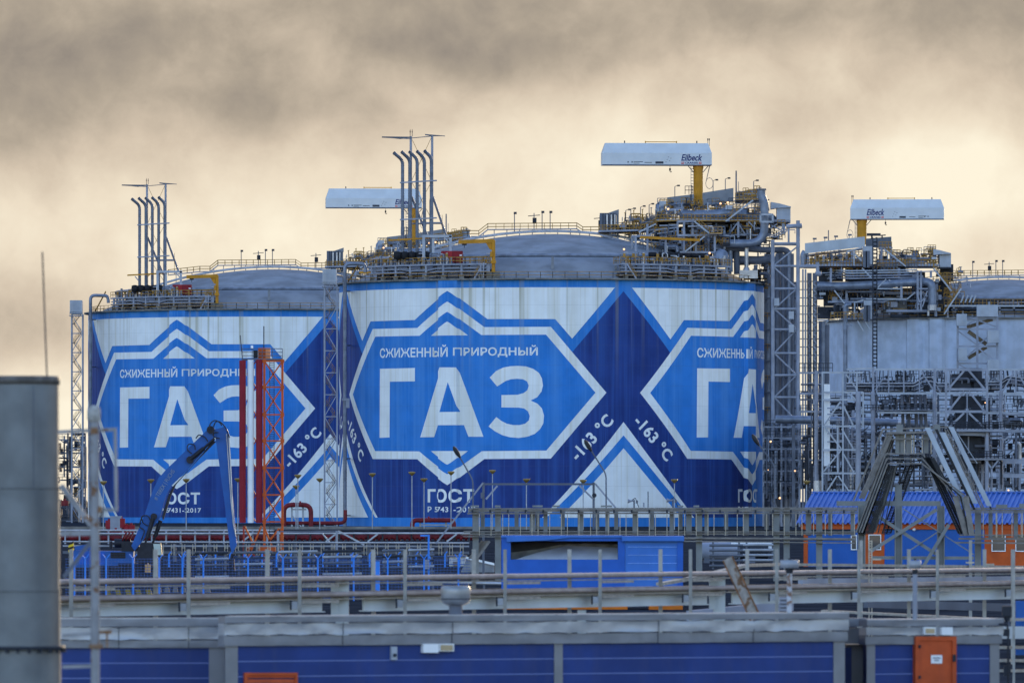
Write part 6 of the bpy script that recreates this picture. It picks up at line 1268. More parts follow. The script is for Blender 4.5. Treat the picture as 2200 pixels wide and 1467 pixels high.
def build_fence():
    Y = 404.0; v = lambda x, y, d=0: P(x, y, Y + d); t = thing('mesh_fence', 'blue-posted wire mesh fence with forked tops', 'fence', v(560, 1290))
    xs = [160, 183, 228, 286, 342, 392, 437, 533, 608, 683, 760, 833, 911, 985]
    for i, x in enumerate(xs):
        pw(t, 'post', fblue, lambda m: (m.beam(v(x, 1290), v(x, 1200), 0.09), m.beam(v(x, 1200), v(x - 8, 1190), 0.05), m.beam(v(x, 1200), v(x + 8, 1190), 0.05)))
    wire = mat('fence_wire', (0.04, 0.10, 0.30), 0.5)
    pw(t, 'wire_mesh', wire, lambda m: [m.beam(v(140, y), v(1010, y), 0.022) for y in range(1200, 1290, 6)])
    m = MB(); [m.beam(v(x, 1288), v(x, 1200), 0.014) for x in range(142, 1010, 7)]; m.build('wire_mesh', wire, t, split=False)
build_fence()
def yard():
    def bx(name, label, cat, mm, x0, y0, x1, y1, Y, d=0.8, extra=None, group=None):
        t = thing(name, label, cat, P((x0 + x1) / 2, y1, Y), group); a, b = P(x0, y1, Y), P(x1, y0, Y); pw(t, 'body', mm, lambda m: m.box(((a.x + b.x) / 2, Y + d / 2, (a.z + b.z) / 2), (b.x - a.x, d, b.z - a.z)))
        if extra: extra(t)
        return t
    bx('post_box', 'bright blue pillar standing behind the front tray rail', 'pillar', fblue, 803, 1205, 816, 1312, 330, .3, lambda t: pw(t, 'cap', hb, lambda m: m.box(P(809.5, 1204, 330.15), (.32, .36, .05))))
    bx('shed', 'small cream shed with brown lean-to in the yard', 'shed', mat('cream_wall', (0.50, 0.50, 0.48), 0.7), 965, 1195, 1000, 1232, 610, 3, lambda t: (pw(t, 'lean_to', mat('brown_panel', (0.22, 0.17, 0.12), 0.7), lambda m: m.prism([P(973, 1206, 609.6), P(988, 1206, 609.6), P(985, 1228, 609.6), P(976, 1228, 609.6)], (0, .3, 0))), pw(t, 'roof', steel_mid, lambda m: m.box(P(982, 1194, 611.5), (1.6, 3.4, .1)))))
    t = thing('sloped_cover', 'grey sloped cover with a pale lower edge beside the cable bridge', 'cover', P(1030, 1240, 560)); pw(t, 'cover', mat('grey_cover', (0.20, 0.215, 0.24), 0.7), lambda m: m.prism([P(1003, 1198, 560), P(1062, 1212, 560), P(1062, 1240, 560), P(985, 1240, 560)], (0, 3, 0))); pw(t, 'edge', white, lambda m: m.prism([P(1001, 1195, 559.8), P(1062, 1209, 559.8), P(1062, 1214, 559.8), P(1001, 1200, 559.8)], (0, .1, 0)))
    t = thing('white_pipe', 'long white pipe lying level in the yard', 'pipe', P(1000, 1262, 420)); pw(t, 'pipe', pipe_light, lambda m: m.tube(P(898, 1250, 420), P(1085, 1253, 420), .09, 10))
    for x in (930, 1040): pw(t, 'support', steel_mid, lambda m: m.beam(P(x, 1282, 420.05), P(x, 1252, 420.05), .12))
    bx('control_cabinet', 'small grey control cabinet on a blue post in the yard', 'cabinet', steel, 913, 1202, 922, 1222, 450, .3, lambda t: (pw(t, 'post', fblue, lambda m: (m.beam(P(921, 1268, 450.4), P(921, 1148, 450.4), .12), m.box(P(912, 1150, 450.4), (.5, .2, .1)))),))
    t = thing('warning_light', 'yellow and black warning drum on a post beside the blue handler', 'warning light', P(152, 1330, 300)); pw(t, 'post', galv, lambda m: m.beam(P(152, 1330, 300), P(152, 1180, 300), .1))
    def dr(m):
        for i in range(4): m.prism([P(147, 1186 - i * 5, 299.9), P(158, 1182 - i * 5, 299.9), P(158, 1177 - i * 5, 299.9), P(147, 1181 - i * 5, 299.9)], (0, .2, 0), i % 2)
    m = MB(); dr(m); m.build('drum', [mat('warning_yellow', (.65, .45, .02), .5), black], t, split=False)
    t = thing('barrier', 'yellow and black striped barrier low behind the fence', 'barrier', P(265, 1292, 415))
    def br(m):
        for i in range(9): m.prism([P(228 + i * 11, 1277, 415), P(239 + i * 11, 1277, 415), P(235 + i * 11, 1265, 415), P(224 + i * 11, 1265, 415)], (0, .15, 0), i % 2)
    m = MB(); br(m); m.build('striped_board', [mat('barrier_yellow', (.22, .16, .02), .6), mat('barrier_dark', (.03, .035, .05), .6)], t, split=False)
    pw(t, 'foot', steel_mid, lambda m: [m.beam(P(x, 1292, 415.1), P(x, 1270, 415.1), .12) for x in (240, 310)])
    for i in range(7):
        x = 341 + i * 17.5; t = thing('concrete_block', 'pale concrete block in the row behind the front tray rail', 'block', P(x, 1272, 440), 'row of concrete blocks'); pw(t, 'block', concrete_rim, lambda m: m.prism([P(x - 6, 1272, 440), P(x + 6, 1272, 440), P(x + 4, 1262, 440), P(x - 4, 1262, 440)], (0, .5, 0))); pw(t, 'lifting_eye', steel_mid, lambda m: m.box(P(x, 1261, 440.25), (.12, .1, .08)))
    spots = [(455, 36, 470, 'left end of the long row, under the hanging grapple'), (545, 40, 476, 'below the flue tower'), (640, 42, 482, 'below the red pipe loop'), (735, 42, 488, 'below the stair tower between the tanks'), (845, 24, 494, 'just right of the blue pillar'), (905, 28, 500, 'behind the small grey control cabinet')]
    for i, (x, w_, Y, lab) in enumerate(spots):
        t = thing('pipe_store_rack', 'low rack of stored pipes, ' + lab, 'pipe rack', P(x, 1070 + 5.5 * F / Y, Y), 'racks of stored pipes behind the fence')
        for q in range(6): z = 0.2 + .37 * q; pw(t, 'pipe', (steel_mid, galv, steel_dark)[(q + i) % 3], lambda m: m.tube((PX(x - w_, Y), Y, z), (PX(x + w_, Y), Y, z + .05), 0.085, 8))
        for s_ in (-1, 1): pw(t, 'rack_post', steel_mid, lambda m: m.beam((PX(x + s_ * w_ * .8, Y), Y + .1, 0), (PX(x + s_ * w_ * .8, Y), Y + .1, 2.2), .14))
    Y = 600.0; t = thing('mesh_fence', 'farther fence of short blue posts under the low pipe rail', 'fence', P(680, 1218, Y))
    for x in range(360, 1000, 33): pw(t, 'post', fblue, lambda m: (m.beam(P(x + x % 7, 1218, Y), P(x + x % 7, 1190, Y), .13), m.beam(P(x + x % 7, 1190, Y), P(x + x % 7 + 5, 1184, Y), .08)))
    pw(t, 'rail', mat('fence_wire', (0.04, 0.10, 0.30), 0.5), lambda m: [m.beam(P(350, y, Y), P(1000, y, Y), .04) for y in (1195, 1203, 1211)])
    for i, (x, Y, lab) in enumerate(((1560, 585, 'low dark pipe rack right of the blue shelter'), (1632, 590, 'low pale pipe rack right of the blue shelter'))):
        t = thing('pipe_store_rack', lab, 'pipe rack', P(x, 1070 + 5.5 * F / Y, Y), 'racks of stored pipes right of the shelter')
        for q in range(5): pw(t, 'pipe', steel_mid if i == 0 else galv, lambda m: m.tube((PX(x - 36, Y), Y, .25 + .4 * q), (PX(x + 36, Y), Y, .25 + .4 * q), .1, 8))
        for s_ in (-1, 1): pw(t, 'rack_post', steel_mid, lambda m: m.beam((PX(x + s_ * 28, Y), Y + .1, 0), (PX(x + s_ * 28, Y), Y + .1, 2.1), .14))
    # vessels under the bridge, right of the shelter
    Y = 640.0; t = thing('storage_vessel', 'long grey horizontal vessel seen under the cable bridge', 'vessel', P(1545, 1209, Y)); v = T2(kB, Y); pw(t, 'shell', steel, lambda m: m.tube(v(440, 720), v(810, 715), .75, 16)); pw(t, 'shell_band', steel_dark, lambda m: m.tube(v(808, 715), v(1100, 712), .72, 16)); pw(t, 'saddle', steel_mid, lambda m: (m.box(v(520, 800), (.5, 1, 1)), m.box(v(950, 800), (.5, 1, 1))))
    pw(t, 'canopy', white, lambda m: (m.box(v(950, 665), (3.6, 1, .5)), m.box(v(950, 712, -.6), (3.6, .2, .12))))
yard()
def build_shelter():
    Y = 372.0; v = T2(kA, Y); t = thing('blue_shelter', 'bright blue shelter with a wide dark opening full of white sheeting', 'shelter', v(1075, 1105))
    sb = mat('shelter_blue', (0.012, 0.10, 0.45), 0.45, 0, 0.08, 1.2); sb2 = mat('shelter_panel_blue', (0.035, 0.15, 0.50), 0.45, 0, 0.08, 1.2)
    zt, zb = v(0, 490).z, 0.45; X = lambda x: v(x, 0).x; Zz = lambda y: v(0, y).z
    def wall(m):
        # left bay: frame round an opening
        for x0, x1, y0, y1 in ((360, 430, 1300, 490), (1275, 1330, 1300, 490)): m.box(((X(x0) + X(x1)) / 2, Y + .1, (zt + zb) / 2), (X(x1) - X(x0), .2, zt - zb))
        m.box(((X(430) + X(1275)) / 2, Y + .1, (Zz(490) + Zz(520)) / 2), (X(1275) - X(430), .2, Zz(490) - Zz(520))); m.box(((X(430) + X(1275)) / 2, Y + .1, (Zz(665) + zb) / 2), (X(1275) - X(430), .2, Zz(665) - zb))
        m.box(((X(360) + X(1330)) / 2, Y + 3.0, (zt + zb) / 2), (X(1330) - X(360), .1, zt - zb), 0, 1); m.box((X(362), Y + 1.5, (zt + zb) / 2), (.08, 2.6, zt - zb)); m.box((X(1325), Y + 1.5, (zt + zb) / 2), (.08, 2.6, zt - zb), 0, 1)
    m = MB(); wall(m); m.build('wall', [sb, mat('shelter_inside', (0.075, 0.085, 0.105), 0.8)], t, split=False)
    pw(t, 'end_bay', sb2, lambda m: m.box(((X(1332) + X(1785)) / 2, Y + 1.5, (Zz(520) + zb) / 2), (X(1785) - X(1332), 3, Zz(520) - zb)))
    for y in (566, 630, 694, 760, 825): pw(t, 'panel_groove', mat('pale_groove', (0.16, 0.32, 0.72), 0.5), lambda m: m.box(((X(1352) + X(1740)) / 2, Y - .01, Zz(y)), (X(1740) - X(1352), .03, .03)))
    pw(t, 'corner_post', sb, lambda m: m.box((X(1765), Y - .03, (Zz(500) + zb) / 2), (X(1790) - X(1745), .1, Zz(500) - zb)))
    pw(t, 'roof_edge', sb2, lambda m: m.prism([v(395, 488, -.15), v(840, 486, -.15), v(880, 494, -.15), v(700, 515, -.15), v(400, 526, -.15)], (0, .12, 0)))
    pw(t, 'roof', sb2, lambda m: (m.box(((X(1305) + X(1795)) / 2, Y + 1.4, Zz(500)), (X(1795) - X(1305), 3.4, Zz(480) - Zz(520))), m.box(((X(355) + X(1310)) / 2, Y + 1.5, Zz(484)), (X(1310) - X(355), 3.2, .1))))
    pw(t, 'sheeting', mat('white_sheeting', (0.50, 0.54, 0.60), 0.6, 0, 0.12, 0.8), lambda m: m.add([v(470, 664, .3), v(1273, 664, .3), v(1273, 572, 1.6), v(870, 556, 2.2), v(640, 610, 1.2)], [(0, 1, 2, 3, 4)]))
    pw(t, 'fill_sheeting', mat('grey_fill_sheet', (0.30, 0.325, 0.36), 0.7, 0, 0.3, 1.5), lambda m: m.add([v(432, 664, 2.6), v(1273, 664, 2.6), v(1273, 545, 2.7), v(1000, 538, 2.7), v(820, 548, 2.7), v(640, 585, 2.7), v(432, 610, 2.7)], [(0, 1, 2, 3, 4, 5, 6)]))  # added grey sheet, put behind the white one to lighten the black opening
    pw(t, 'base', mat('orange_base', (0.50, 0.13, 0.008), 0.6), lambda m: m.box(((X(365) + X(1350)) / 2, Y + 1.5, .24), (X(1350) - X(365), 3.05, .46)))
    pw(t, 'base', mat('orange_base', (0.50, 0.13, 0.008), 0.6), lambda m: m.box(((X(1520) + X(1785)) / 2, Y + 1.5, .22), (X(1785) - X(1520), 3.0, .44)))
build_shelter()
# ---------------------------------------------------------------- front tray rail and beam
pinkish = mat('pink_grey_cable_pipe', (0.30, 0.25, 0.235), 0.5, 0, 0.15, 2.5); beam_c = mat('pale_blue_grey_beam', (0.47, 0.52, 0.55), 0.5, 0, 0.06, 0.8, streak=0.15, streak_col=(0.30, 0.33, 0.36)); perf = mat('perforated_tray', (0.30, 0.28, 0.25), 0.55, 0.1, 0.2, 5)
frontpost = mat('galvanised_post', (0.30, 0.30, 0.29), 0.5, 0.2, 0.15, 3); slot = mat('slot_shadow', (0.03, 0.03, 0.035), 0.8)
def fp(n, z): return Vector((-8.6 + 2.8 * n, 200 + 5.5 * n, z))
PERP = Vector((-0.9, 0.45, 0))
def lz(n, a, b): return a + (b - a) * (n + 1) / 10.2
def build_front_rack():
    t = thing('tray_rail', 'front cable tray rail on thin posts across the whole picture', 'tray rail', fp(4, 0))
    for n in range(-2, 13):
        for s_, off in ((0, Vector((0, 0, 0))), (1, PERP)):
            zt = lz(n, 4.18, 3.80)
            pw(t, 'post', frontpost, lambda m: (m.beam(fp(n, 0) + off, fp(n, zt) + off, 0.10, 0.07), m.beam(fp(n, 0) + off + Vector((0.03, -.04, 0)), fp(n, zt) + off + Vector((0.03, -.04, 0)), 0.02, 0.02, 1)) if s_ == 0 else m.beam(fp(n, 0) + off, fp(n, zt) + off, 0.12, 0.08))
    for za, zb in ((3.33, 3.12), (2.90, 2.68)):
        for q in range(4):
            o = PERP * (0.2 + 0.2 * q); pw(t, 'cable_pipe', (pinkish, pinkish, frontpost, pinkish)[q], lambda m: m.tube(fp(-2.6, lz(-2.6, za, zb)) + o, fp(12.6, lz(12.6, za, zb)) + o, 0.075, 10))
        pw(t, 'tray', perf, lambda m: m.beam(fp(-2.6, lz(-2.6, za, zb) - .13) + PERP * .45, fp(12.6, lz(12.6, za, zb) - .13) + PERP * .45, 0.5, 0.03))
        for n in range(-2, 12):
            pw(t, 'perforated_arm', [perf, slot], lambda m: (m.beam(fp(n, lz(n, za, zb) - .19) + Vector((.05, 0, 0)), fp(n + .36, lz(n + .36, za, zb) - .19), 0.05, 0.07), [m.box(fp(n + .03 + .03 * q, lz(n, za, zb) - .19) + Vector((0, -.04, 0)), (.03, .02, .035), 0, 1) for q in range(11)]))
            pw(t, 'clamp', steel_dark, lambda m: m.box(fp(n, lz(n, za, zb)) + PERP * .95 + Vector((.0, -.1, 0)), (.12, .25, .16)))
build_front_rack()
def build_beam():
    t = thing('support_beam', 'pale blue-grey steel beam under the front tray rail', 'beam', fp(4, 0))
    for n0, n1 in ((-2.6, 1.35), (1.75, 5.35), (5.65, 12.6)):
        def seg(m):
            a, b = fp(n0, lz(n0, 2.64, 2.36)) + PERP * .5, fp(n1, lz(n1, 2.64, 2.36)) + PERP * .5
            m.beam(a, b, 0.06, 0.40); U = Vector((0, 0, .2)); m.beam(a + U, b + U, 0.26, 0.03); m.beam(a - U, b - U, 0.26, 0.03)
        pw(t, 'girder', beam_c, seg)
    for n in (1.55, 5.5):
        z = lz(n, 2.64, 2.36); pw(t, 'joint_column', beam_c, lambda m: (m.box(fp(n, (z + .75) / 2 - .1) + PERP * .5, (.36, .3, z + .75)), m.box(fp(n, z + .1) + PERP * .5 + Vector((-.22, -.05, 0)), (.18, .34, .9))))
    for n in (-1, 4, 9.5): pw(t, 'leg', beam_c, lambda m: m.beam(fp(n, 0) + PERP * .6, fp(n, 2.2) + PERP * .6, 0.25))
    for n in range(0, 11):
        z = lz(n, 2.64, 2.36); pw(t, 'clip', [galv, steel_dark], lambda m: (m.box(fp(n, z) + Vector((-.14, -.06, 0)), (.16, .16, .2)), m.box(fp(n, z) + Vector((-.24, -.08, 0)), (.05, .18, .26), 0, 1)))
build_beam()
def build_back_tray():
    t = thing('tray_rail', 'second tray run farther back, climbing to the right behind the front rail', 'tray rail', P(1800, 1290, 262))
    pts = [(1418, 1254, 262), (1505, 1238, 266), (1600, 1214, 270), (1680, 1212, 276), (2250, 1218, 300)]
    pw(t, 'tray', perf, lambda m: [m.beam(P(*a), P(*b), 0.3, 0.1) for a, b in zip(pts[:-1], pts[1:])])
    pw(t, 'lower_girder', steel, lambda m: m.beam(P(1480, 1322, 262), P(1700, 1300, 268), .2, .35)); pw(t, 'lower_girder', steel, lambda m: m.beam(P(1720, 1250, 275), P(2250, 1243, 300), .2, .25)); pw(t, 'lower_girder', steel_mid, lambda m: m.beam(P(1860, 1296, 275), P(2230, 1306, 285), .2, .3))
    pw(t, 'tray', perf, lambda m: m.beam(P(1770, 1312, 262), P(2240, 1335, 255), .3, .08))
    for x, Y in ((1530, 264), (1850, 282), (2085, 292)): pw(t, 'post', frontpost, lambda m: m.beam((PX(x, Y), Y, 0), (PX(x, Y), Y, PZ(1160 if x > 1600 else 1250, Y)), .12))
    for x, Y, y in ((1870, 281, 1160),): pw(t, 'strip_ladder', cream, lambda m: (m.beam((PX(x - 3, Y), Y, 0), (PX(x - 3, Y), Y, PZ(y, Y)), .04), m.beam((PX(x + 3, Y), Y, 0), (PX(x + 3, Y), Y, PZ(y, Y)), .04), [m.beam((PX(x - 3, Y), Y, PZ(q, Y)), (PX(x + 3, Y), Y, PZ(q, Y)), .03) for q in range(1162, 1215, 5)]))
    for x, y in ((1885, 1201), (2085, 1208), (2128, 1212)): pw(t, 'arm', cream, lambda m: m.beam(P(x - 10, y, 280), P(x + 8, y, 280), .06, .06))
build_back_tray()
def build_rusty_post():
    Y = 190.0; t = thing('rusty_channel', 'leaning rusty steel channel', 'steel channel', P(1622, 1330, Y)); a, b = P(1563, 1199, Y), P(1624, 1330, Y); ru = mat('rusty_steel', (0.36, 0.34, 0.32), 0.7, 0.1, 0.25, 4, rust=0.42, rust_scale=4)
    d = (b - a).normalized(); n = Vector((d.z, 0, -d.x))
    pw(t, 'web', ru, lambda m: m.beam(a, b, .06, .24)); pw(t, 'flange', mat('rust_edge', (0.22, 0.10, 0.04), 0.8, 0, 0.5, 6), lambda m: m.beam(a - n * .13 + Vector((0, -.04, 0)), b - n * .13 + Vector((0, -.04, 0)), .16, .035)); pw(t, 'flange', mat('rust_edge', (0.22, 0.10, 0.04), 0.8, 0, 0.5, 6), lambda m: m.beam(a + n * .13 + Vector((0, -.04, 0)), b + n * .13 + Vector((0, -.04, 0)), .16, .03))
build_rusty_post()
# ---------------------------------------------------------------- front service buildings
sheet = mat('crumpled_flashing', (0.33, 0.345, 0.375), 0.34, 0.2, 0.10, 2.0, bump=0.35, bscale=1.6, spec=0.4); sheet2 = mat('grey_flashing', (0.19, 0.20, 0.225), 0.42, 0.2, 0.12, 2.0, bump=0.15, bscale=3.0); trim = mat('grey_corner_trim', (0.20, 0.205, 0.22), 0.5, 0.1, 0.08, 2.0)
panel = mat('indigo_panel', (0.016, 0.041, 0.18), 0.5, 0, 0.16, 0.9, streak=0.35, streak_col=(0.035, 0.05, 0.14), streak_scale=2.5, stretch=(1, 1, 0.15)); groove = mat('panel_joint', (0.13, 0.18, 0.40), 0.5, 0, 0.05); or_door = mat('orange_door', (0.45, 0.075, 0.02), 0.5, 0, 0.14, 2.0, streak=0.3, streak_col=(0.33, 0.06, 0.025), streak_scale=6, stretch=(1, 1, 0.2))
def facade(t, xa, xb, Ya, Yb, rows, depth, trims, seam_x=(), back=True):
    """xa..xb in photo columns at distances Ya..Yb; rows = cap top, cap bottom, band 2 bottom, band 3 bottom (photo rows at the left end)"""
    A = Vector((PX(xa, Ya), Ya, 0)); B = Vector((PX(xb, Yb), Yb, 0)); d = (B - A).normalized(); n = Vector((d.y, -d.x, 0)); L = (B - A).length; bk = Vector((0, 1, 0))
    zs = [PZ(r, Ya) for r in rows]
    def q(u, o, z): return A + d * u + (n * o if o > -1 else bk * -o) + Vector((0, 0, z))
    pw(t, 'wall', panel, lambda m: m.add([q(0, 0, 0), q(L, 0, 0), q(L, -depth, 0), q(0, -depth, 0), q(0, 0, zs[3] + .05), q(L, 0, zs[3] + .05), q(L, -depth, zs[3] + .05), q(0, -depth, zs[3] + .05)], [(0, 1, 5, 4), (1, 2, 6, 5), (2, 3, 7, 6), (3, 0, 4, 7), (4, 5, 6, 7)]))
    def strip(z0, z1, o0, o1, nseg, seed, jit):
        rn = random.Random(seed); vs = []; us = [L * i / nseg for i in range(nseg + 1)]; us[0] -= .05; us[-1] += .05
        for i, u in enumerate(us):
            j = rn.uniform(-jit, jit)
            vs += [q(u, o0 + rn.uniform(0, jit), z0 + j * .5), q(u, o1 + rn.uniform(-jit, jit) * 1.6, (z0 + z1) / 2), q(u, o0 + rn.uniform(0, jit), z1 + j * .4)]
        return vs, [(3 * i + k_, 3 * i + 3 + k_, 3 * i + 4 + k_, 3 * i + 1 + k_) for i in range(nseg) for k_ in (0, 1)]
    ns = max(4, int(L * 4))
    for k_, (z0, z1, o, mm, jt, nm) in enumerate(((zs[1] + .01, zs[0], .16, sheet2, .012, 'roof_cap'), (zs[2] + .008, zs[1] - .01, .11, sheet, .034, 'upper_flashing'), (zs[3], zs[2] - .008, .07, sheet2, .010, 'lower_flashing'))):
        m = MB(); vs, fs = strip(z0, z1, o, o + .01, ns, int(xa) + k_, jt); m.add(vs, fs, 0, True); m.add([q(-.05, o, z0), q(L + .05, o, z0), q(L + .05, -.02, z0), q(-.05, -.02, z0)], [(0, 1, 2, 3)]); m.add([q(-.05, o, z0), q(-.05, o, z1), q(-.05, -.3, z1), q(-.05, -.3, z0)], [(0, 1, 2, 3)]); m.add([q(L + .05, o, z0), q(L + .05, o, z1), q(L + .05, -.3, z1), q(L + .05, -.3, z0)], [(0, 1, 2, 3)]); m.build(nm, mm, t, split=False)
    pw(t, 'roof', sheet, lambda m: m.add([q(-.05, .17, zs[0] + .005), q(L + .05, .17, zs[0] + .005), q(L + .05, -depth, zs[0] - .055), q(-.05, -depth, zs[0] - .055), q(-.05, .17, zs[0] - .02), q(L + .05, .17, zs[0] - .02)], [(0, 1, 2, 3), (4, 5, 1, 0)]))
    z = zs[3] - .34
    while z > 0.2:
        pw(t, 'panel_joint', groove, lambda m: m.beam(q(0, .003, z), q(L, .003, z), .012, .022)); z -= .335
    for x0, x1 in trims:
        u0, u1 = [(PX(x, Ya + (Yb - Ya) * (x - xa) / (xb - xa)) - A.x) / d.x for x in (x0, x1)]
        pw(t, 'corner_trim', trim, lambda m: m.prism([q(u0, .0, 0), q(u1, .0, 0), q(u1, .0, zs[3]), q(u0, .0, zs[3])], n * .03))
    for x in seam_x:
        u = (PX(x, Ya + (Yb - Ya) * (x - xa) / (xb - xa)) - A.x) / d.x
        for z0, z1, o in ((zs[2], zs[1], .135), (zs[3], zs[2], .095)): pw(t, 'flashing_seam', steel_dark, lambda m: m.beam(q(u, o, z0), q(u, o, z1), .012, .012))
    return A, d, n, q
def on(A, d, n, q, Ya, Yb, xa, xb):
    def f(x, y, o=0.0):
        Y = Ya + (Yb - Ya) * (x - xa) / (xb - xa); u = (PX(x, Y) - A.x) / d.x; return q(u, o, PZ(y, Y))
    return f
def plate(m, f, x0, y0, x1, y1, o, th, k_=0):
    a = f(x0, y1, o); m.prism([f(x0, y1, o), f(x1, y1, o), f(x1, y0, o), f(x0, y0, o)], (f(x0, y0, o - th) - f(x0, y0, o)), k_)
def build_front():
    t = thing('service_building', 'long indigo-panelled service building with crumpled grey flashing in front', 'building', (PX(1150, 167), 167, 0))
    xa, xb, Ya, Yb = 483, 1814, 165.0, 170.5
    A, d, n, q = facade(t, xa, xb, Ya, Yb, (1323, 1338, 1364, 1387), 4.5, ((483, 510), (1190, 1208), (1790, 1814)), (733, 968, 1410, 1615))
    f = on(A, d, n, q, Ya, Yb, xa, xb)
    def louv(m):
        for y in range(1447, 1560, 11): m.prism([f(530, y + 8, .06), f(632, y + 8, .06), f(632, y, .03), f(530, y, .03)], n * .012)
        plate(m, f, 523, 1444, 637, 1450, .09, .09); plate(m, f, 523, 1450, 529, 1560, .09, .09); plate(m, f, 632, 1450, 637, 1560, .09, .09)
    m = MB(); louv(m); m.build('louvre_vent', or_door, t, split=False)
    pw(t, 'wall_detector', steel_white, lambda m: plate(m, f, 838, 1388, 850, 1416, .1, .1)); pw(t, 'wall_detector', steel_dark, lambda m: plate(m, f, 841, 1403, 848, 1410, .12, .02))
    pw(t, 'wall_lamp', white, lambda m: plate(m, f, 904, 1382, 937, 1401, .16, .16)); pw(t, 'wall_lamp', mat('tan_lamp_glass', (0.42, 0.33, 0.2), 0.4), lambda m: plate(m, f, 942, 1384, 968, 1396, .15, .02)); pw(t, 'lamp_frame', white, lambda m: plate(m, f, 939, 1382, 971, 1398, .13, .13))
    # recessed left wing
    t2 = thing('service_building', 'shaded navy wing of the front building behind the grey mast', 'building', (PX(300, 168), 168, 0))
    facade(t2, 60, 482, 167.0, 167.2, (1327, 1346, 1374, 1391), 4.0, ((449, 482),), (255, 405))
    # right building with the orange door
    t3 = thing('service_building', 'smaller indigo-panelled building with an orange door', 'building', (PX(2000, 172), 172, 0))
    xa, xb, Ya, Yb = 1861, 2146, 172.0, 173.2
    A, d, n, q = facade(t3, xa, xb, Ya, Yb, (1330, 1346, 1365, 1384), 4.5, ((1861, 1879), (2126, 2146)), ())
    f = on(A, d, n, q, Ya, Yb, xa, xb)
    m = MB(); plate(m, f, 1961, 1366, 1970, 1620, .16, .16); plate(m, f, 2040, 1366, 2049, 1620, .16, .16); plate(m, f, 1970, 1366, 2040, 1375, .16, .16); dr = m.build('door_frame', or_door, t3, split=False)
    pw(t3, 'door', or_door, lambda m: plate(m, f, 1970, 1375, 2040, 1620, .12, .08)); pw(t3, 'door_hinge', steel_dark, lambda m: (plate(m, f, 1967, 1384, 1971, 1391, .2, .04), plate(m, f, 1967, 1450, 1971, 1457, .2, .04))); pw(t3, 'door_handle', steel_dark, lambda m: plate(m, f, 2040, 1405, 2046, 1420, .2, .04))
    sg = MB(); plate(sg, f, 1995, 1406, 2019, 1424, .14, .01); sg.build('door_sign', white, t3); pw(t3, 'sign_text', mat('grey_ink', (.18, .2, .26), .6), lambda m: (plate(m, f, 1999, 1411, 2015, 1413.5, .145, .004), plate(m, f, 2002, 1416, 2012, 1418.5, .145, .004)))
    pw(t3, 'wall_lamp', mat('tan_lamp_glass', (0.42, 0.33, 0.2), 0.4), lambda m: plate(m, f, 1980, 1349, 1999, 1359, .24, .02)); pw(t3, 'lamp_frame', white, lambda m: plate(m, f, 1977, 1346, 2002, 1362, .22, .1)); pw(t3, 'wall_lamp', white, lambda m: plate(m, f, 2014, 1346, 2038, 1363, .24, .14))
    pw(t3, 'side_cable', steel_dark, lambda m: m.pipe([f(2135, 1340, .3), f(2152, 1338, .3), f(2154, 1360, .3), f(2155, 1600, .3)], .025, 6))
    # dark link between them
    t4 = thing('link_section', 'dark grey recessed link between the two front buildings', 'building', (PX(1837, 174), 174, 0))
    Y = 173.4
    pw(t4, 'wall', trim, lambda m: m.box((PX(1847, Y), Y + 2, PZ(1384, Y) / 2), (S(56, Y), 3.6, PZ(1384, Y)))); pw(t4, 'blue_strip', panel, lambda m: m.box((PX(1822, Y), Y + .15, PZ(1390, Y) / 2), (S(16, Y), .1, PZ(1390, Y))))
    pw(t4, 'flashing', sheet2, lambda m: (m.box((PX(1838, Y), Y + .1, (PZ(1345, Y) + PZ(1327, Y)) / 2), (S(46, Y), .4, PZ(1327, Y) - PZ(1345, Y))), m.box((PX(1838, Y), Y + .14, (PZ(1382, Y) + PZ(1348, Y)) / 2), (S(46, Y), .3, PZ(1348, Y) - PZ(1382, Y)))))
build_front()
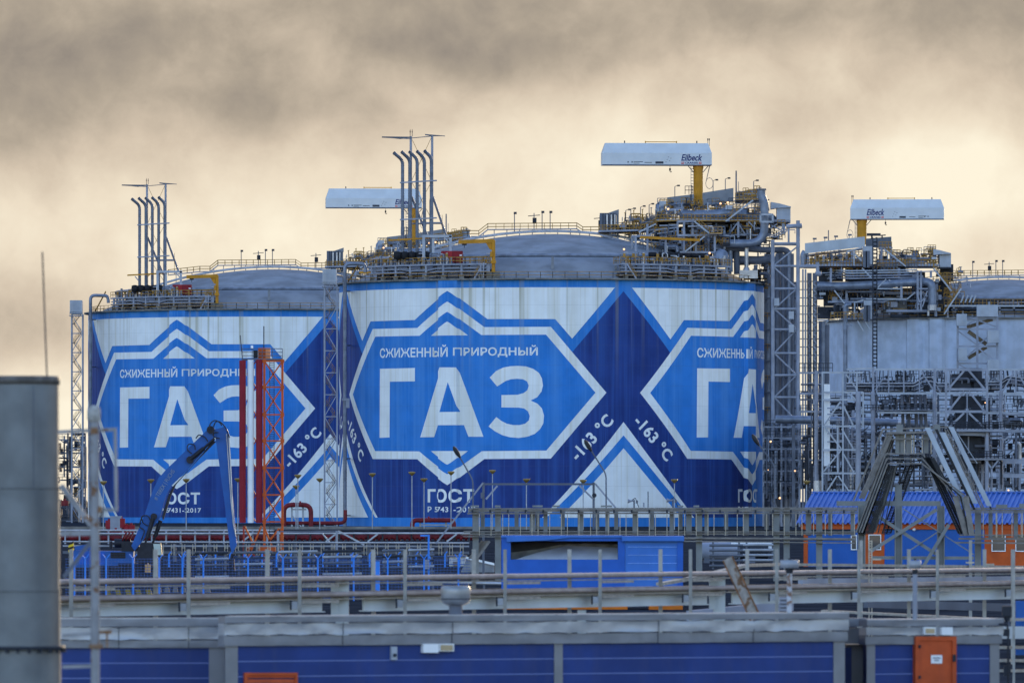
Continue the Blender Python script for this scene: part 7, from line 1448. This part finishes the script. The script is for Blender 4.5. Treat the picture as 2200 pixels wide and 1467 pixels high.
def roof_bits():
    Y = 168.0
    t = thing('roof_vent', 'drum-shaped galvanised roof vent', 'roof vent', P(979, 1322, Y))
    pw(t, 'drum', mat('dull_vent_metal', (0.25, 0.265, 0.28), 0.4, 0.5, 0.15, 4), lambda m: m.lathe([(.01, .21), (.29, .21), (.325, .18), (.335, .1), (.325, -.12), (.27, -.19), (.16, -.23)], P(979, 1278, Y), 24)); pw(t, 'drum_band', steel_dark, lambda m: m.lathe([(.337, .0), (.34, -.02)], P(979, 1285, Y), 24)); pw(t, 'stem', steel_mid, lambda m: m.tube(P(979, 1322, Y), P(979, 1298, Y), .15, 16))
    for x, yt, yh, wd, lab, rst in ((1696, 1202, 1218, 20, 'rusty-stemmed roof vent pipe with wide flat head near the leaning channel', True), (1966, 1203, 1224, 13, 'slim roof vent pipe with small cap above the orange door', False)):
        Yv = 171.0; t = thing('roof_vent', lab, 'roof vent', P(x, 1330, Yv)); st = mat('rust_streaked_pipe', (0.42, 0.44, 0.48), 0.6, 0, 0.15, 2, rust=0.55, rust_scale=6) if rst else steel
        pw(t, 'stem', st, lambda m: m.tube(P(x, 1330, Yv), P(x, yh, Yv), .06 if rst else .055, 12)); r = S(wd, Yv)
        pw(t, 'cap', galv, lambda m: m.lathe([(.01, .08), (r, .08), (r, -.10), (r * .85, -.1)], P(x, yt + 8, Yv), 20)); pw(t, 'collar', steel_dark, lambda m: m.lathe([(r * .45, .06), (r * .5, 0), (r * .3, -.1)], P(x, yh + 4, Yv), 16)); pw(t, 'cap_stud', steel_dark, lambda m: m.tube(P(x, yt + 2, Yv), P(x, yt - 4, Yv), .03, 8))
    t = thing('louvre_hood', 'small pale louvred hood on the front roof beside the rusty vent pipe', 'hood', P(1686, 1320, 176))
    for i in range(4): pw(t, 'slat', steel, lambda m: m.box(P(1686, 1285 + i * 8, 176), (S(24, 176), .25, S(5, 176))))
    pw(t, 'hood_body', steel_mid, lambda m: m.box(P(1686, 1300, 176.3), (S(20, 176), .2, S(40, 176))))
    t = thing('security_camera', 'dark dome camera bracket near the right end of the front roof', 'camera', P(2165, 1345, 178)); pw(t, 'body', steel_dark, lambda m: (m.box(P(2163, 1312, 178), (.22, .3, .24)), m.tube(P(2160, 1322, 178), P(2168, 1330, 178), .1, 10))); pw(t, 'arm', steel_mid, lambda m: m.beam(P(2168, 1345, 178), P(2168, 1312, 178), .05))
    t = thing('shelving_frame', 'tall blue and grey tray frame at the right edge behind the orange-door building', 'tray frame', P(2190, 1400, 215))
    pw(t, 'blue_panel', hb, lambda m: (m.box(P(2192, 1318, 216), (S(20, 216), .1, S(56, 216))), m.box(P(2192, 1400, 216), (S(20, 216), .1, S(12, 216)))))
    for y in (1330, 1390, 1418, 1440): pw(t, 'shelf', perf, lambda m: m.beam(P(2150, y, 214), P(2240, y, 216), .3, .08))
    pw(t, 'shelf', beam_c, lambda m: m.beam(P(2150, 1358, 213), P(2240, 1358, 215), .1, .35)); pw(t, 'post', frontpost, lambda m: m.beam(P(2178, 1180, 213), (PX(2178, 213), 213, 0), .07)); pw(t, 'clip', steel_dark, lambda m: (m.box(P(2162, 1358, 212.6), (.18, .1, .2)), m.box(P(2164, 1440, 212.6), (.2, .1, .3))))
roof_bits()
# ---------------------------------------------------------------- chimney and mast at the left
def build_chimney():
    Y = 110.0; gal = mat('galvanised_chimney', (0.135, 0.155, 0.175), 0.42, 0.38, 0.16, 2.0, streak=0.45, streak_col=(0.14, 0.155, 0.17), streak_scale=3, stretch=(1, 1, 0.5), rust=0.0, bump=0.03, bscale=4)
    r0 = 0.56; cx = PX(127, Y) - r0; t = thing('metal_chimney', 'wide galvanised metal chimney at the left edge', 'chimney', (cx, Y, 0)); c = (cx, Y, 0); z = lambda y: PZ(y, Y)
    def shaft(m):
        for ra, ya, yb in ((r0 + .028, 1700, 1386), (r0 + .020, 1386, 1268), (r0 + .010, 1268, 1048), (r0, 1048, 812)): m.lathe([(ra, max(0, z(ya))), (ra, z(yb))], c, 72)
        for ra, y in ((r0 + .026, 1268), (r0 + .016, 1048)): m.lathe([(ra, z(y + 1.2)), (ra, z(y - 1.2))], c, 72); m.lathe([(ra, z(y - 1.2)), (ra - .02, z(y - 1.2))], c, 72)
        m.lathe([(r0, z(812)), (r0 - .02, z(812))], c, 72); m.lathe([(r0 - .02, z(812)), (r0 - .02, z(900))], c, 72); m.lathe([(r0 - .02, z(900)), (.01, z(900))], c, 72)
    m = MB(); shaft(m); m.build('shaft', gal, t, split=False)
    for y, rr_ in ((1048, .0175), (1268, .0275)): pw(t, 'seam', steel_dark, lambda m: m.lathe([(r0 + rr_, z(y + 2.2)), (r0 + rr_, z(y + .8))], c, 72))
    pw(t, 'seam', steel_mid, lambda m: m.beam((cx + .22, Y - r0 * .925 - .008, z(1048)), (cx + .22, Y - r0 * .925 - .008, z(830)), .008, .004))
    pw(t, 'top_ring', mat('weathered_ring', (0.11, 0.105, 0.10), 0.6, 0.2, 0.3, 8), lambda m: m.lathe([(r0 - .01, z(826)), (r0 + .012, z(826)), (r0 + .015, z(810)), (r0 - .01, z(808))], c, 64))
    pw(t, 'flange', steel_dark, lambda m: (m.lathe([(r0 + .02, z(1386)), (r0 + .085, z(1386)), (r0 + .085, z(1394)), (r0 + .02, z(1394))], c, 64), [m.box((cx + (r0 + .08) * math.cos(a), Y + (r0 + .08) * math.sin(a), z(1397)), (.04, .04, .05), a) for a in [2 * math.pi * k_ / 24 for k_ in range(24)]]))
    pw(t, 'aerial_rod', steel_dark, lambda m: m.tube(P(101, 812, Y), P(91, 541, Y), .013, 6))
build_chimney()
def build_mast():
    Y = 109.0; v = lambda x, y, d=0: P(x, y, Y + d); mp = mat('weathered_mast_paint', (0.24, 0.25, 0.27), 0.6, 0.1, 0.15, 3, rust=0.12, rust_scale=7); ru = mat('rusty_clamp', (0.22, 0.14, 0.09), 0.8, 0, 0.3, 6, rust=0.5)
    t = thing('pipe_mast', 'grey pipe mast with side brackets braced to the metal chimney', 'mast', (PX(206, Y), Y, 0))
    pw(t, 'pole', mp, lambda m: m.tube((PX(206, Y), Y, 0), v(203, 905), .066, 16)); pw(t, 'top_flange', mat('mottled_flange', (0.30, 0.30, 0.29), 0.7, 0, 0.35, 9), lambda m: m.lathe([(.01, .12), (.07, .11), (.095, .04), (.095, -.08), (.07, -.12)], v(202, 888), 16))
    pw(t, 'bracket', mp, lambda m: (m.beam(v(125, 928), v(250, 922), .05, .05), m.beam(v(247, 918), v(250, 1098), .045), m.beam(v(205, 1095), v(252, 1095), .05)))
    pw(t, 'strut', mp, lambda m: m.beam(v(131, 1042), v(196, 1128), .05, .08)); pw(t, 'strut', mp, lambda m: m.beam(v(130, 1146), v(198, 1144), .06, .075)); pw(t, 'strut', steel_mid, lambda m: m.beam(v(137, 1240), v(197, 1160), .05, .06))
    pw(t, 'strut', mp, lambda m: m.beam(v(134, 1365), v(200, 1360), .05, .05)); pw(t, 'strut', mp, lambda m: m.beam(v(134, 1432), v(200, 1430), .05, .05))
    pw(t, 'clamp', ru, lambda m: (m.tube(v(206, 1383), v(206, 1392), .1, 14), m.beam(v(210, 1357), v(240, 1357), .05), m.beam(v(230, 1357), v(230, 1390), .03))); pw(t, 'clamp', ru, lambda m: (m.box(v(212, 1094), (.1, .1, .09)), m.box(v(203, 925), (.1, .15, .09)))); pw(t, 'hanging_cable', cable, lambda m: m.pipe([v(224, 1090), v(218, 1105), v(216, 1125)], .018, 6))
build_mast()
